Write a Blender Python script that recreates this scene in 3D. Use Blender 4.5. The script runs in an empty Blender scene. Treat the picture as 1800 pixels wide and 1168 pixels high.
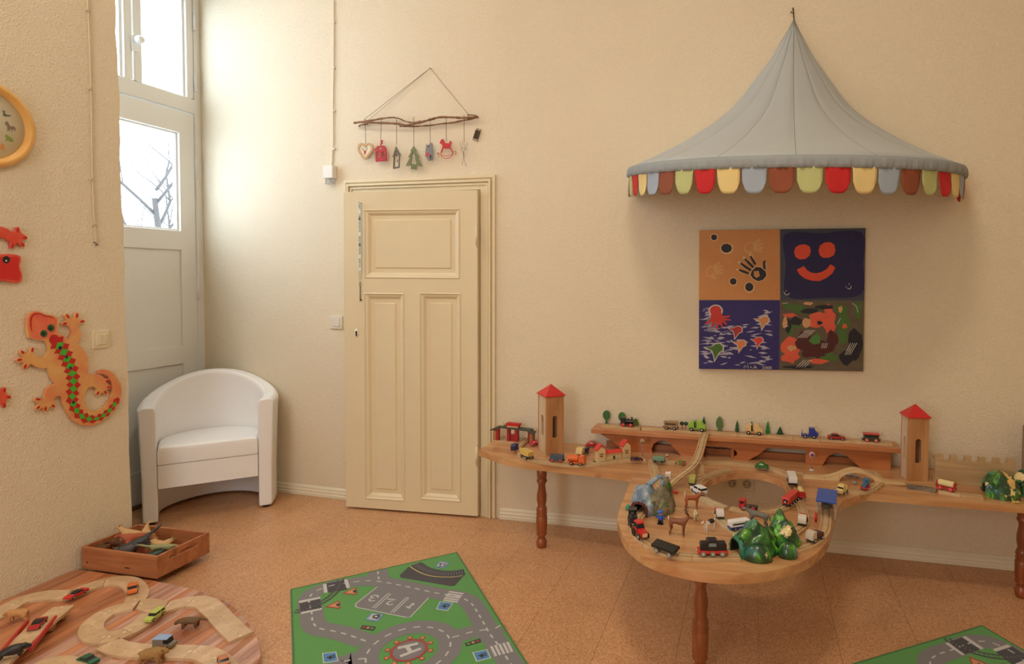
import bpy, bmesh, math, random
import numpy as np
from math import sin, cos, pi, radians, sqrt, atan2, hypot
from mathutils import Vector, Matrix
from mathutils.geometry import tessellate_polygon
random.seed(7)
S = bpy.context.scene
COL = S.collection

# ------------------------------------------------------------------ camera
F, PIT, YAW, ROL, CX, CY, CH = 1044.6, .0356, .2137, -.0079, 1097.2, 525.3, 1.42
_cy, _sy, _cp, _sp = cos(YAW), sin(YAW), cos(PIT), sin(PIT)
_fwd = np.array([-_sy*_cp, _cy*_cp, -_sp]); _rt = np.array([_cy, _sy, 0.]); _dn = np.cross(_fwd, _rt)
CAMM = np.array([cos(ROL)*_rt+sin(ROL)*_dn, -sin(ROL)*_rt+cos(ROL)*_dn, _fwd])
cam = bpy.data.cameras.new('camera'); camo = bpy.data.objects.new('camera', cam); COL.objects.link(camo)
cam.sensor_width = 36; cam.lens = F/1800*36; cam.shift_x = (900-CX)/1800; cam.shift_y = (CY-584)/1800
cam.clip_start = .05
R_ = Matrix(((CAMM[0][0], -CAMM[1][0], -CAMM[2][0], 0), (CAMM[0][1], -CAMM[1][1], -CAMM[2][1], 0), (CAMM[0][2], -CAMM[1][2], -CAMM[2][2], CH), (0, 0, 0, 1)))
camo.matrix_world = R_
S.camera = camo
S.view_settings.view_transform = 'Standard'; S.view_settings.look = 'None'
S.view_settings.exposure = 0.22; S.view_settings.gamma = 1; S.view_settings.use_curve_mapping = False

# ------------------------------------------------------------------ world and lights
w = bpy.data.worlds.new('world'); S.world = w; w.use_nodes = True
bg = w.node_tree.nodes['Background']; bg.inputs[0].default_value = (.70, .84, 1.0, 1); bg.inputs[1].default_value = 7.5
def area(name, loc, rot, sx, sy, power, color, portal=False):
    l = bpy.data.lights.new(name, 'AREA'); l.shape = 'RECTANGLE'; l.size = sx; l.size_y = sy; l.energy = power; l.color = color
    if portal: l.cycles.is_portal = True
    o = bpy.data.objects.new(name, l); COL.objects.link(o); o.location = loc; o.rotation_euler = rot
    return o
WARM = (1.0, .87, .70)
area('ceiling_panel_light', (-.25, .75, 3.88), (0, 0, 0), .6, .25, 27, WARM)
area('ceiling_panel_light', (-2.85, 1.5, 3.88), (0, 0, 0), .3, .3, 13, WARM)
area('ceiling_panel_light', (-.7, -1.2, 3.88), (0, 0, 0), 1.2, .5, 14, WARM)
area('ceiling_panel_light', (1.7, -.8, 3.88), (0, 0, 0), 1.2, .5, 3, WARM)
# daylight from the room's other windows, behind the photographer
area('rear_window_light', (-1.7, -2.2, 1.9), (radians(90), 0, radians(14)), 1.8, 1.8, 50, (.88, .94, 1.0))

# ------------------------------------------------------------------ picture point -> place in the room
def ray(x, y): return np.array([(x-CX)/F, (y-CY)/F, 1]) @ CAMM
O_ = np.array([0, 0, CH])
def atz(x, y, z): r = ray(x, y); return Vector(O_+(z-CH)/r[2]*r)
def aty(x, y, Y): r = ray(x, y); return Vector(O_+Y/r[1]*r)
def atx(x, y, X): r = ray(x, y); return Vector(O_+X/r[0]*r)
WY = 3.212; XL = -3.08; XD = -3.62; T = .48; P = .605; BZ = .035

# ------------------------------------------------------------------ materials
def lin(c):
    c = c/255.; return c/12.92 if c <= .04045 else ((c+.055)/1.055)**2.4
def rgb(r, g, b): return (lin(r), lin(g), lin(b), 1)
_M = {}
def newmat(key):
    m = bpy.data.materials.new(key); m.use_nodes = True; return m, m.node_tree, m.node_tree.nodes['Principled BSDF']
def mat(c, rough=.5, var=.06, scale=40, bump=0, bscale=200, metal=0, trans=0, coat=0, spec=.5, sheen=0, rnd=0):
    k = ('m', c, rough, var, scale, bump, bscale, metal, trans, coat, spec, sheen, rnd)
    if k in _M: return _M[k]
    m, nt, b = newmat('paint_%d_%d_%d' % c[:3]); L = nt.links.new
    tc = nt.nodes.new('ShaderNodeTexCoord'); n = nt.nodes.new('ShaderNodeTexNoise'); n.inputs['Scale'].default_value = scale; n.inputs['Detail'].default_value = 3
    L(tc.outputs['Object'], n.inputs['Vector'])
    mx = nt.nodes.new('ShaderNodeMix'); mx.data_type = 'RGBA'; col = rgb(*c)
    mx.inputs[6].default_value = tuple(v*(1-var) for v in col[:3])+(1,); mx.inputs[7].default_value = tuple(min(1, v*(1+var)) for v in col[:3])+(1,)
    L(n.outputs['Fac'], mx.inputs[0]); out = mx.outputs[2]
    if rnd:
        oi = nt.nodes.new('ShaderNodeObjectInfo'); h = nt.nodes.new('ShaderNodeHueSaturation'); mr = nt.nodes.new('ShaderNodeMapRange')
        mr.inputs['To Min'].default_value = 1-rnd; mr.inputs['To Max'].default_value = 1+rnd
        L(oi.outputs['Random'], mr.inputs[0]); L(mr.outputs[0], h.inputs['Value']); L(out, h.inputs['Color']); out = h.outputs[0]
    L(out, b.inputs['Base Color']); b.inputs['Roughness'].default_value = rough; b.inputs['Metallic'].default_value = metal
    b.inputs['Coat Weight'].default_value = coat; b.inputs['Transmission Weight'].default_value = trans; b.inputs['Specular IOR Level'].default_value = spec
    b.inputs['Sheen Weight'].default_value = sheen
    if bump:
        n2 = nt.nodes.new('ShaderNodeTexNoise'); n2.inputs['Scale'].default_value = bscale; n2.inputs['Detail'].default_value = 4; L(tc.outputs['Object'], n2.inputs['Vector'])
        bp = nt.nodes.new('ShaderNodeBump'); bp.inputs['Strength'].default_value = bump; bp.inputs['Distance'].default_value = .004
        L(n2.outputs['Fac'], bp.inputs['Height']); L(bp.outputs[0], b.inputs['Normal'])
    _M[k] = m; return m
def wood(c1, c2, sc=(3, 30, 30), rough=.45, rnd=0, coat=0, knots=0):
    k = ('w', c1, c2, sc, rough, rnd, coat, knots)
    if k in _M: return _M[k]
    m, nt, b = newmat('wood_%d_%d_%d' % c1); L = nt.links.new
    tc = nt.nodes.new('ShaderNodeTexCoord'); mp = nt.nodes.new('ShaderNodeMapping'); mp.inputs['Scale'].default_value = sc; L(tc.outputs['Object'], mp.inputs[0])
    n = nt.nodes.new('ShaderNodeTexNoise'); n.inputs['Scale'].default_value = 1; n.inputs['Detail'].default_value = 6; n.inputs['Distortion'].default_value = .6
    if rnd:
        oi = nt.nodes.new('ShaderNodeObjectInfo'); va = nt.nodes.new('ShaderNodeVectorMath'); va.operation = 'ADD'
        cmb = nt.nodes.new('ShaderNodeMath'); cmb.operation = 'MULTIPLY'; cmb.inputs[1].default_value = 37
        L(oi.outputs['Random'], cmb.inputs[0]); L(mp.outputs[0], va.inputs[0]); L(cmb.outputs[0], va.inputs[1]); L(va.outputs[0], n.inputs['Vector'])
    else: L(mp.outputs[0], n.inputs['Vector'])
    cr = nt.nodes.new('ShaderNodeValToRGB'); cr.color_ramp.elements[0].position = .32; cr.color_ramp.elements[1].position = .68
    cr.color_ramp.elements[0].color = rgb(*c1); cr.color_ramp.elements[1].color = rgb(*c2)
    L(n.outputs['Fac'], cr.inputs[0]); out = cr.outputs[0]
    if knots:
        v = nt.nodes.new('ShaderNodeTexVoronoi'); v.inputs['Scale'].default_value = knots; L(tc.outputs['Object'], v.inputs['Vector'])
        r2 = nt.nodes.new('ShaderNodeValToRGB'); r2.color_ramp.elements[0].position = .03; r2.color_ramp.elements[1].position = .09
        r2.color_ramp.elements[0].color = (.35, .3, .28, 1); r2.color_ramp.elements[1].color = (1, 1, 1, 1); L(v.outputs['Distance'], r2.inputs[0])
        mu = nt.nodes.new('ShaderNodeMix'); mu.data_type = 'RGBA'; mu.blend_type = 'MULTIPLY'; mu.inputs[0].default_value = .8
        L(out, mu.inputs[6]); L(r2.outputs[0], mu.inputs[7]); out = mu.outputs[2]
    if rnd:
        h = nt.nodes.new('ShaderNodeHueSaturation'); mr = nt.nodes.new('ShaderNodeMapRange')
        mr.inputs['To Min'].default_value = 1-rnd; mr.inputs['To Max'].default_value = 1+rnd
        L(oi.outputs['Random'], mr.inputs[0]); L(mr.outputs[0], h.inputs['Value']); L(out, h.inputs['Color']); out = h.outputs[0]
    L(out, b.inputs['Base Color']); b.inputs['Roughness'].default_value = rough; b.inputs['Coat Weight'].default_value = coat; b.inputs['Coat Roughness'].default_value = .25
    bp = nt.nodes.new('ShaderNodeBump'); bp.inputs['Strength'].default_value = .12; bp.inputs['Distance'].default_value = .002
    L(n.outputs['Fac'], bp.inputs['Height']); L(bp.outputs[0], b.inputs['Normal'])
    _M[k] = m; return m
def wallmat():
    m, nt, b = newmat('woodchip_wall'); L = nt.links.new
    tc = nt.nodes.new('ShaderNodeTexCoord')
    n = nt.nodes.new('ShaderNodeTexNoise'); n.inputs['Scale'].default_value = 1.3; n.inputs['Detail'].default_value = 5; L(tc.outputs['Object'], n.inputs['Vector'])
    mx = nt.nodes.new('ShaderNodeMix'); mx.data_type = 'RGBA'; mx.inputs[6].default_value = rgb(225, 210, 182); mx.inputs[7].default_value = rgb(235, 221, 194)
    L(n.outputs['Fac'], mx.inputs[0]); L(mx.outputs[2], b.inputs['Base Color']); b.inputs['Roughness'].default_value = .7; b.inputs['Specular IOR Level'].default_value = .25
    n2 = nt.nodes.new('ShaderNodeTexNoise'); n2.inputs['Scale'].default_value = 110; n2.inputs['Detail'].default_value = 3; L(tc.outputs['Object'], n2.inputs['Vector'])
    n3 = nt.nodes.new('ShaderNodeTexNoise'); n3.inputs['Scale'].default_value = 6; n3.inputs['Detail'].default_value = 4; L(tc.outputs['Object'], n3.inputs['Vector'])
    cr = nt.nodes.new('ShaderNodeValToRGB'); cr.color_ramp.elements[0].position = .48; cr.color_ramp.elements[1].position = .68; L(n2.outputs['Fac'], cr.inputs[0])
    ad = nt.nodes.new('ShaderNodeMath'); ad.operation = 'MULTIPLY_ADD'; ad.inputs[1].default_value = 1.5; L(n3.outputs['Fac'], ad.inputs[0]); L(cr.outputs[0], ad.inputs[2])
    bp = nt.nodes.new('ShaderNodeBump'); bp.inputs['Strength'].default_value = .45; bp.inputs['Distance'].default_value = .0035
    L(ad.outputs[0], bp.inputs['Height']); L(bp.outputs[0], b.inputs['Normal'])
    return m
def corkmat():
    m, nt, b = newmat('cork'); L = nt.links.new
    tc = nt.nodes.new('ShaderNodeTexCoord'); g = nt.nodes.new('ShaderNodeNewGeometry')
    v = nt.nodes.new('ShaderNodeTexVoronoi'); v.inputs['Scale'].default_value = 260; L(g.outputs['Position'], v.inputs['Vector'])
    n = nt.nodes.new('ShaderNodeTexNoise'); n.inputs['Scale'].default_value = 2.5; n.inputs['Detail'].default_value = 6; L(g.outputs['Position'], n.inputs['Vector'])
    cr = nt.nodes.new('ShaderNodeValToRGB'); e = cr.color_ramp.elements
    e[0].position = 0; e[0].color = rgb(172, 118, 78); e[1].position = 1; e[1].color = rgb(228, 182, 138)
    q = e.new(.35); q.color = rgb(202, 150, 106); q = e.new(.8); q.color = rgb(212, 162, 118)
    sp = nt.nodes.new('ShaderNodeSeparateColor'); L(v.outputs['Color'], sp.inputs[0]); L(sp.outputs[0], cr.inputs[0])
    mx = nt.nodes.new('ShaderNodeMix'); mx.data_type = 'RGBA'; mx.blend_type = 'MULTIPLY'; mx.inputs[0].default_value = .35
    L(cr.outputs[0], mx.inputs[6]); L(n.outputs['Fac'], mx.inputs[7])
    oi = nt.nodes.new('ShaderNodeObjectInfo'); h = nt.nodes.new('ShaderNodeHueSaturation'); mr = nt.nodes.new('ShaderNodeMapRange')
    mr.inputs['To Min'].default_value = 1.16; mr.inputs['To Max'].default_value = 1.22
    L(oi.outputs['Random'], mr.inputs[0]); L(mr.outputs[0], h.inputs['Value']); L(mx.outputs[2], h.inputs['Color']); L(h.outputs[0], b.inputs['Base Color'])
    b.inputs['Roughness'].default_value = .36; b.inputs['Specular IOR Level'].default_value = .6
    return m
def glassmat(tint=(.97, .99, 1, 1)):
    k = ('g', tint)
    if k in _M: return _M[k]
    m = bpy.data.materials.new('window_glass'); m.use_nodes = True; nt = m.node_tree; nt.nodes.clear()
    o = nt.nodes.new('ShaderNodeOutputMaterial'); mx = nt.nodes.new('ShaderNodeMixShader'); t = nt.nodes.new('ShaderNodeBsdfTransparent'); t.inputs[0].default_value = tint
    g = nt.nodes.new('ShaderNodeBsdfGlossy'); g.inputs['Roughness'].default_value = .02; lw = nt.nodes.new('ShaderNodeLayerWeight'); fr = nt.nodes.new('ShaderNodeMath'); fr.operation = 'MULTIPLY'; fr.inputs[1].default_value = .12; nt.links.new(lw.outputs['Facing'], fr.inputs[0])
    nt.links.new(fr.outputs[0], mx.inputs[0]); nt.links.new(t.outputs[0], mx.inputs[1]); nt.links.new(g.outputs[0], mx.inputs[2]); nt.links.new(mx.outputs[0], o.inputs[0])
    _M[k] = m; return m
WALL = wallmat(); CORK = corkmat()
CREAM = mat((228, 212, 176), .38, .03, 6, .05, 60)
TRIMW = mat((232, 222, 196), .4, .04, 8)
WHITE = mat((234, 232, 226), .35, .02, 8)
PINE = wood((178, 108, 62), (205, 143, 92), (2.5, 28, 28), .38, 0, .3, 5)
PINE2 = wood((174, 98, 52), (196, 124, 74), (2.5, 28, 28), .4, 0, .2, 4)
LEGW = wood((128, 62, 28), (158, 84, 40), (40, 40, 5), .28, 0, .5)
BEECH = wood((196, 162, 116), (216, 186, 142), (30, 30, 30), .5, .05)
TOYW = wood((186, 152, 110), (210, 178, 134), (12, 40, 40), .5, .06)
BLACK = mat((22, 21, 22), .35); GLASSB = mat((28, 30, 36), .15)
RED = mat((200, 30, 26), .35); GREY = mat((120, 122, 124), .5); CHROME = mat((190, 190, 190), .25, metal=1)

# ------------------------------------------------------------------ mesh tools
class MB:
    def __init__(s): s.v = []; s.f = []; s.m = []; s.sm = []
    def add(s, vs, fs, mi=0, sm=False):
        o = len(s.v); s.v += [tuple(v) for v in vs]; s.f += [tuple(i+o for i in f) for f in fs]; s.m += [mi]*len(fs); s.sm += [sm]*len(fs); return s
    def box(s, x0, y0, z0, x1, y1, z1, mi=0, M=None):
        v = [Vector((x, y, z)) for z in (z0, z1) for y in (y0, y1) for x in (x0, x1)]
        if M: v = [M @ q for q in v]
        return s.add(v, [(0, 2, 3, 1), (4, 5, 7, 6), (0, 1, 5, 4), (2, 6, 7, 3), (0, 4, 6, 2), (1, 3, 7, 5)], mi)
    def prism(s, loops, a, b, fn, mi=0):
        # loops: list of 2D loops (first outer); fn(p, h) -> 3D point, h in (a, b)
        if not isinstance(loops[0][0], (tuple, list, Vector)): loops = [loops]
        L = [[Vector((p[0], p[1], 0)) for p in l] for l in loops]
        for i_, l in enumerate(L):
            if sum(a_.x*b_.y-b_.x*a_.y for a_, b_ in zip(l, l[1:]+l[:1])) < 0: L[i_] = l[::-1]
        ar = sum(l0.x*l1.y-l1.x*l0.y for l0, l1 in zip(L[0], L[0][1:]+L[0][:1]))
        flat = [p for l in L for p in l]; n = len(flat); tris = tessellate_polygon(L)
        vs = [fn((p.x, p.y), a) for p in flat]+[fn((p.x, p.y), b) for p in flat]; fs = []
        for t in tris:
            t = list(t); p0, p1, p2 = [flat[i] for i in t]
            if (p1.x-p0.x)*(p2.y-p0.y)-(p1.y-p0.y)*(p2.x-p0.x) < 0: t = t[::-1]
            fs.append(tuple(t[::-1])); fs.append(tuple(i+n for i in t))
        o = 0
        for l in L:
            k = len(l)
            for i in range(k):
                j = (i+1) % k; fs.append((o+i, o+j, o+j+n, o+i+n))
            o += k
        return s.add(vs, fs, mi)
    def lathe(s, prof, seg=16, c=(0, 0, 0), mi=0, M=None, sm=True):
        vs = []; fs = []
        for r, z in prof:
            for i in range(seg):
                a = 2*pi*i/seg; q = Vector((c[0]+r*cos(a), c[1]+r*sin(a), c[2]+z)); vs.append(M @ q if M else q)
        for k in range(len(prof)-1):
            for i in range(seg):
                j = (i+1) % seg; fs.append((k*seg+i, k*seg+j, (k+1)*seg+j, (k+1)*seg+i))
        fs.append(tuple(range(seg))[::-1]); fs.append(tuple(range((len(prof)-1)*seg, len(prof)*seg)))
        return s.add(vs, fs, mi, sm)
    def cyl(s, p0, p1, r0, r1=None, seg=12, mi=0, sm=True):
        p0 = Vector(p0); p1 = Vector(p1); r1 = r0 if r1 is None else r1; d = p1-p0
        M = Matrix.Translation(p0) @ d.to_track_quat('Z', 'Y').to_matrix().to_4x4()
        return s.lathe([(r0, 0), (r1, d.length)], seg, (0, 0, 0), mi, M, sm)
    def ball(s, c, r, seg=10, rings=6, mi=0):
        rx, ry, rz = (r, r, r) if not isinstance(r, tuple) else r
        vs = [(c[0], c[1], c[2]-rz)]; fs = []
        for k in range(1, rings):
            t = -pi/2+pi*k/rings
            for i in range(seg): a = 2*pi*i/seg; vs.append((c[0]+rx*cos(t)*cos(a), c[1]+ry*cos(t)*sin(a), c[2]+rz*sin(t)))
        vs.append((c[0], c[1], c[2]+rz)); n = len(vs)-1
        for i in range(seg):
            j = (i+1) % seg; fs.append((0, 1+j, 1+i)); fs.append((n, n-seg+i, n-seg+j))
            for k in range(rings-2): fs.append((1+k*seg+i, 1+k*seg+j, 1+(k+1)*seg+j, 1+(k+1)*seg+i))
        return s.add(vs, fs, mi, True)
    def tube(s, pts, r, seg=6, mi=0):
        pts = [Vector(p) for p in pts]; n = len(pts); vs = []; fs = []; up = Vector((.13, .21, .97))
        for i, p in enumerate(pts):
            d = (pts[min(i+1, n-1)]-pts[max(i-1, 0)]).normalized(); a = d.cross(up)
            if a.length < .05: a = d.cross(Vector((1, 0, 0)))
            a.normalize(); b = d.cross(a); rr = r[i] if isinstance(r, (list, tuple)) else r
            vs += [p+rr*(cos(2*pi*k/seg)*a+sin(2*pi*k/seg)*b) for k in range(seg)]
        for i in range(n-1):
            for k in range(seg):
                j = (k+1) % seg; fs.append((i*seg+k, i*seg+j, (i+1)*seg+j, (i+1)*seg+k))
        fs.append(tuple(range(seg))[::-1]); fs.append(tuple(range((n-1)*seg, n*seg)))
        return s.add(vs, fs, mi, True)
    def mesh(s, name, mats):
        me = bpy.data.meshes.new(name); me.from_pydata(s.v, [], s.f)
        for m in (mats if isinstance(mats, (list, tuple)) else [mats]): me.materials.append(m)
        me.polygons.foreach_set('material_index', s.m); me.polygons.foreach_set('use_smooth', s.sm)
        bm = bmesh.new(); bm.from_mesh(me); bmesh.ops.recalc_face_normals(bm, faces=bm.faces); bm.to_mesh(me); bm.free()
        return me
    def build(s, name, mats, parent=None, bevel=0, label=None, seg=2, sub=0):
        o = bpy.data.objects.new(name, s.mesh(name, mats)); COL.objects.link(o); o.parent = parent
        if bevel:
            b = o.modifiers.new('bevel', 'BEVEL'); b.width = bevel; b.segments = seg; b.limit_method = 'ANGLE'; b.angle_limit = .6
            for p in o.data.polygons: p.use_smooth = True
            wn = o.modifiers.new('wn', 'WEIGHTED_NORMAL')
        if sub:
            m = o.modifiers.new('sub', 'SUBSURF'); m.levels = sub; m.render_levels = sub
        if label: o['label'] = label
        return o
def tag(o, label, cat, group=None):
    o['label'] = label; o['category'] = cat
    if group: o['group'] = group
    return o
def thing(name, loc, rz=0, label=None, cat=None, group=None):
    o = bpy.data.objects.new(name, None); o.empty_display_size = .02; COL.objects.link(o); o.location = loc; o.rotation_euler = (0, 0, rz)
    if label: tag(o, label, cat, group)
    return o
def struct(o): o['kind'] = 'structure'; return o
def xy(p, h): return Vector((p[0], p[1], h))
def xz(p, h): return Vector((p[0], h, p[1]))
def smooth(pts, n=6, closed=False):
    pts = [Vector(p) for p in pts]; N = len(pts); out = []
    for i in range(N if closed else N-1):
        if closed: p0, p1, p2, p3 = (pts[(i+k-1) % N] for k in range(4))
        else: p0, p1, p2, p3 = pts[max(i-1, 0)], pts[i], pts[i+1], pts[min(i+2, N-1)]
        for k in range(n):
            t = k/n; out.append(.5*((2*p1)+(p2-p0)*t+(2*p0-5*p1+4*p2-p3)*t*t+(3*p1-p0-3*p2+p3)*t**3))
    if not closed: out.append(pts[-1])
    return out
def resample(pts, step):
    pts = [Vector(p) for p in pts]; L = [0]
    for a, b in zip(pts, pts[1:]): L.append(L[-1]+(b-a).length)
    n = max(1, round(L[-1]/step)); out = []; k = 0
    for i in range(n+1):
        d = L[-1]*i/n
        while k < len(L)-2 and L[k+1] < d: k += 1
        t = (d-L[k])/max(1e-9, L[k+1]-L[k]); out.append(pts[k].lerp(pts[k+1], min(1, max(0, t))))
    return out
def circle(cx, cy, r, n=24, ry=None, a0=0, a1=2*pi): return [(cx+r*cos(a0+(a1-a0)*i/n), cy+(ry or r)*sin(a0+(a1-a0)*i/n)) for i in range(n)]

# ================================================================== ROOM
XR, YB, ZC = 2.6, -2.3, 3.95
KX = -1.461; LY = 3.218; LA = atan2(3.313-3.218, 2.2)        # the wall left of x=KX runs back at a slight angle
def wally(x): return LY+(KX-x)*math.tan(LA) if x < KX else WY
b = MB(); b.box(-3.9, YB-.1, -.12, XR+.1, 3.6, -.0045); b.box(-3.9, YB-.1, -.0044, XR+.1, 3.34-.3035*11-.0006, 0, 1); fl = struct(b.build('floor', [mat((120, 84, 60), .8), CORK]))
tile = MB().box(-.1512, -.1512, -.0045, .1512, .1512, 0).mesh('cork_tile', CORK)
# 303 mm tiles, joints running towards the back wall
n = 0
for i in range(21):
    for j in range(11):
        x = -3.62+.1512+.3035*i; y = 3.34-.1512-.3035*j
        if x-.15 > XR: continue
        o = bpy.data.objects.new('cork_tile', tile); COL.objects.link(o); o.parent = fl; o.location = (x+.02, y, 0); n += 1
        if y < -2.2: break
b = MB(); b.box(-3.9, YB-.1, ZC, XR+.1, 3.6, ZC+.1); struct(b.build('ceiling', mat((235, 232, 224), .8)))
b = MB(); b.prism([(KX, WY), (KX, 3.55), (XR+.1, 3.55), (XR+.1, WY)], -.1, ZC, xy); b.prism([(-3.69, wally(-3.69)), (-3.69, 3.45), (KX, 3.6), (KX, LY)], -.1, ZC, xy)
struct(b.build('wall_back', WALL))
b = MB(); b.box(XR, YB-.1, -.1, XR+.1, 3.6, ZC); struct(b.build('wall_right', WALL))
b = MB(); b.box(-3.9, YB-.1, -.1, XR+.1, YB, ZC); struct(b.build('wall_front', WALL))
# near left wall ends in a slightly uneven plastered edge at the niche
EY = atx(230.5, 800, XL).y
edge = []
for i in range(40):
    z = -.1+(ZC+.1)*i/39; edge.append((EY-.004-.022*max(0, (z-.5))/2.4+.0035*sin(z*9)+.002*sin(z*31), z))
b = MB(); b.prism([(YB, -.1)]+edge+[(YB, ZC)], XL, XL-.13, lambda p, h: Vector((h, p[0], p[1]))); struct(b.build('wall_left', WALL, bevel=.004))
# outer wall with the window bay
oy0, oy1, oz1 = 1.98, wally(-3.6)-.02, 3.55
b = MB(); b.prism([[(YB, -.1), (YB, ZC), (3.6, ZC), (3.6, -.1)], [(oy0, 0.0), (oy1, 0.0), (oy1, oz1), (oy0, oz1)]], XD-.01, XD-.09, lambda p, h: Vector((h, p[0], p[1])))
struct(b.build('wall_bay', WALL))

# ---- balcony door and the window above it
def XYZ(p, h): return Vector((h, p[0], p[1]))       # plan in the y-z plane, h = x
gT = [atx(*p, XD) for p in ((315, 233), (317, 406))]
gy1 = gT[0].y; gzT = gT[0].z; gzB = gT[1].z; lower_z1 = atx(333, 200, XD).z; ly1 = atx(342, 300, XD).y
pT = atx(318, 440, XD); pB = atx(318, 608, XD)
def leaf(y0, y1, name):
    d = thing(name, (0, 0, 0)); struct(d)
    gy0 = y0+(y1-gy1)
    fr = MB(); g = ly1-gy1
    fr.prism([[(y0, .02), (y1, .02), (y1, lower_z1), (y0, lower_z1)], [(y0+g, gzB), (y1-g, gzB), (y1-g, gzT), (y0+g, gzT)], [(y0+g, pB.z), (y1-g, pB.z), (y1-g, pT.z), (y0+g, pT.z)], [(y0+g, .22), (y1-g, .22), (y1-g, pB.z-.12), (y0+g, pB.z-.12)]], XD, XD-.05, XYZ)
    fr.build('frame', WHITE, d, bevel=.004)
    for z0, z1 in ((pB.z, pT.z), (.22, pB.z-.12)):
        q = MB(); q.prism([(y0+g-.002, z0-.002), (y1-g+.002, z0-.002), (y1-g+.002, z1+.002), (y0+g-.002, z1+.002)], XD-.012, XD-.035, XYZ)
        q.build('panel', WHITE, d, bevel=.003)
    q = MB(); q.prism([[(y0+g-.002, gzB-.002), (y1-g+.002, gzB-.002), (y1-g+.002, gzT+.002), (y0+g-.002, gzT+.002)], [(y0+g+.012, gzB+.012), (y1-g-.012, gzB+.012), (y1-g-.012, gzT-.012), (y0+g+.012, gzT-.012)]], XD-.018, XD-.045, XYZ)
    q.build('glazing_bead', WHITE, d, bevel=.002)
    q = MB(); q.prism([(y0+g, gzB), (y1-g, gzB), (y1-g, gzT), (y0+g, gzT)], XD-.03, XD-.033, XYZ); q.build('pane', glassmat(), d)
    return d
my = atx(235, 150, XD).y
dr = leaf(2.36, ly1, 'door_1'); leaf(2.36-.33, 2.352, 'door_2')
for z in (2.05, 1.25, .45):
    q = MB(); q.cyl((XD+.006, ly1+.006, z), (XD+.006, ly1+.006, z+.14), .008, mi=0); q.build('hinge', WHITE, dr)
# outer frame and transom
b = MB(); b.prism([[(oy0-.02, -.02), (oy1+.03, -.02), (oy1+.03, oz1+.02), (oy0-.02, oz1+.02)], [(oy0+.04, .0), (ly1+.006, .0), (ly1+.006, lower_z1+.006), (oy0+.04, lower_z1+.006)], [(oy0+.04, lower_z1+.10), (ly1+.006, lower_z1+.10), (ly1+.006, 3.42), (oy0+.04, 3.42)]], XD+.004, XD-.06, XYZ)
struct(b.build('trim_1', WHITE, bevel=.006))
wz0 = lower_z1+.104; win = thing('window_1', (0, 0, 0)); struct(win)
g1 = atx(327, 100, XD).y; g0 = atx(249, 100, XD).y; gz = atx(328, 178, XD).z; z1w = 3.41
for (y0, y1) in ((my+.006, ly1+.002), (my-(ly1-my), my-.006)):
    e = ly1-g1; q = MB(); q.prism([[(y0, wz0), (y1, wz0), (y1, z1w), (y0, z1w)], [(y0+e, gz), (y1-e, gz), (y1-e, 3.2), (y0+e, 3.2)]], XD+.002, XD-.045, XYZ)
    sh = q.build('sash', WHITE, win, bevel=.005)
    q = MB(); q.prism([[(y0+e-.002, gz-.002), (y1-e+.002, gz-.002), (y1-e+.002, 3.202), (y0+e-.002, 3.202)], [(y0+e+.014, gz+.014), (y1-e-.014, gz+.014), (y1-e-.014, 3.186), (y0+e+.014, 3.186)]], XD-.016, XD-.04, XYZ)
    q.build('glazing_bead', WHITE, sh, bevel=.002)
    q = MB(); q.prism([(y0+e, gz), (y1-e, gz), (y1-e, 3.2), (y0+e, 3.2)], XD-.028, XD-.031, XYZ); q.build('pane', glassmat(), sh)
q = MB(); k = atx(234, 66, XD+.03); q.lathe([(.008, 0), (.008, .015), (.022, .022), (.026, .04), (.018, .055), (.004, .058)], 12, M=Matrix.Translation((XD, my+.012, k.z)) @ Matrix.Rotation(radians(90), 4, 'Y'))
q.box(XD, my-.012, k.z-.07, XD+.012, my+.024, k.z+.02); q.build('window_latch', mat((240, 240, 238), .2), win, bevel=.002)
q = MB()
for z in (2.62, 3.02): q.cyl((XD+.01, ly1+.008, z), (XD+.01, ly1+.008, z+.12), .008)
q.build('hinge', WHITE, win)

q = MB(); q.box(XD-.09, oy0, -.004, XD+.012, oy1+.02, .022); struct(q.build('trim_2', mat((120, 100, 80), .6), bevel=.002))
# ---- skirting boards
def skirt(x0, x1, off, name):
    q = MB(); n_ = Vector((0, 0, 0)); pr = [(0, 0), (.016, 0), (.016, .018), (.012, .024), (.014, .032), (.009, .045), (.010, .052), (.004, .062), (0, .064)]
    vs = []; fs = []
    for x in (x0, x1):
        for d, z in pr: vs.append((x, wally(x)-d-.0005, z+.001))
    k = len(pr)
    for i in range(k-1): fs.append((i, i+1, i+1+k, i+k))
    fs += [tuple(range(k)), tuple(range(k, 2*k))[::-1], (k-1, 0, k, 2*k-1)]
    q.add(vs, fs); return struct(q.build(name, TRIMW))
skirt(atz(875, 913, 0).x+.012, 1.95, 0, 'baseboard_back'); skirt(-3.6, atz(611, 879, 0).x, 0, 'baseboard_left')

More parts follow.
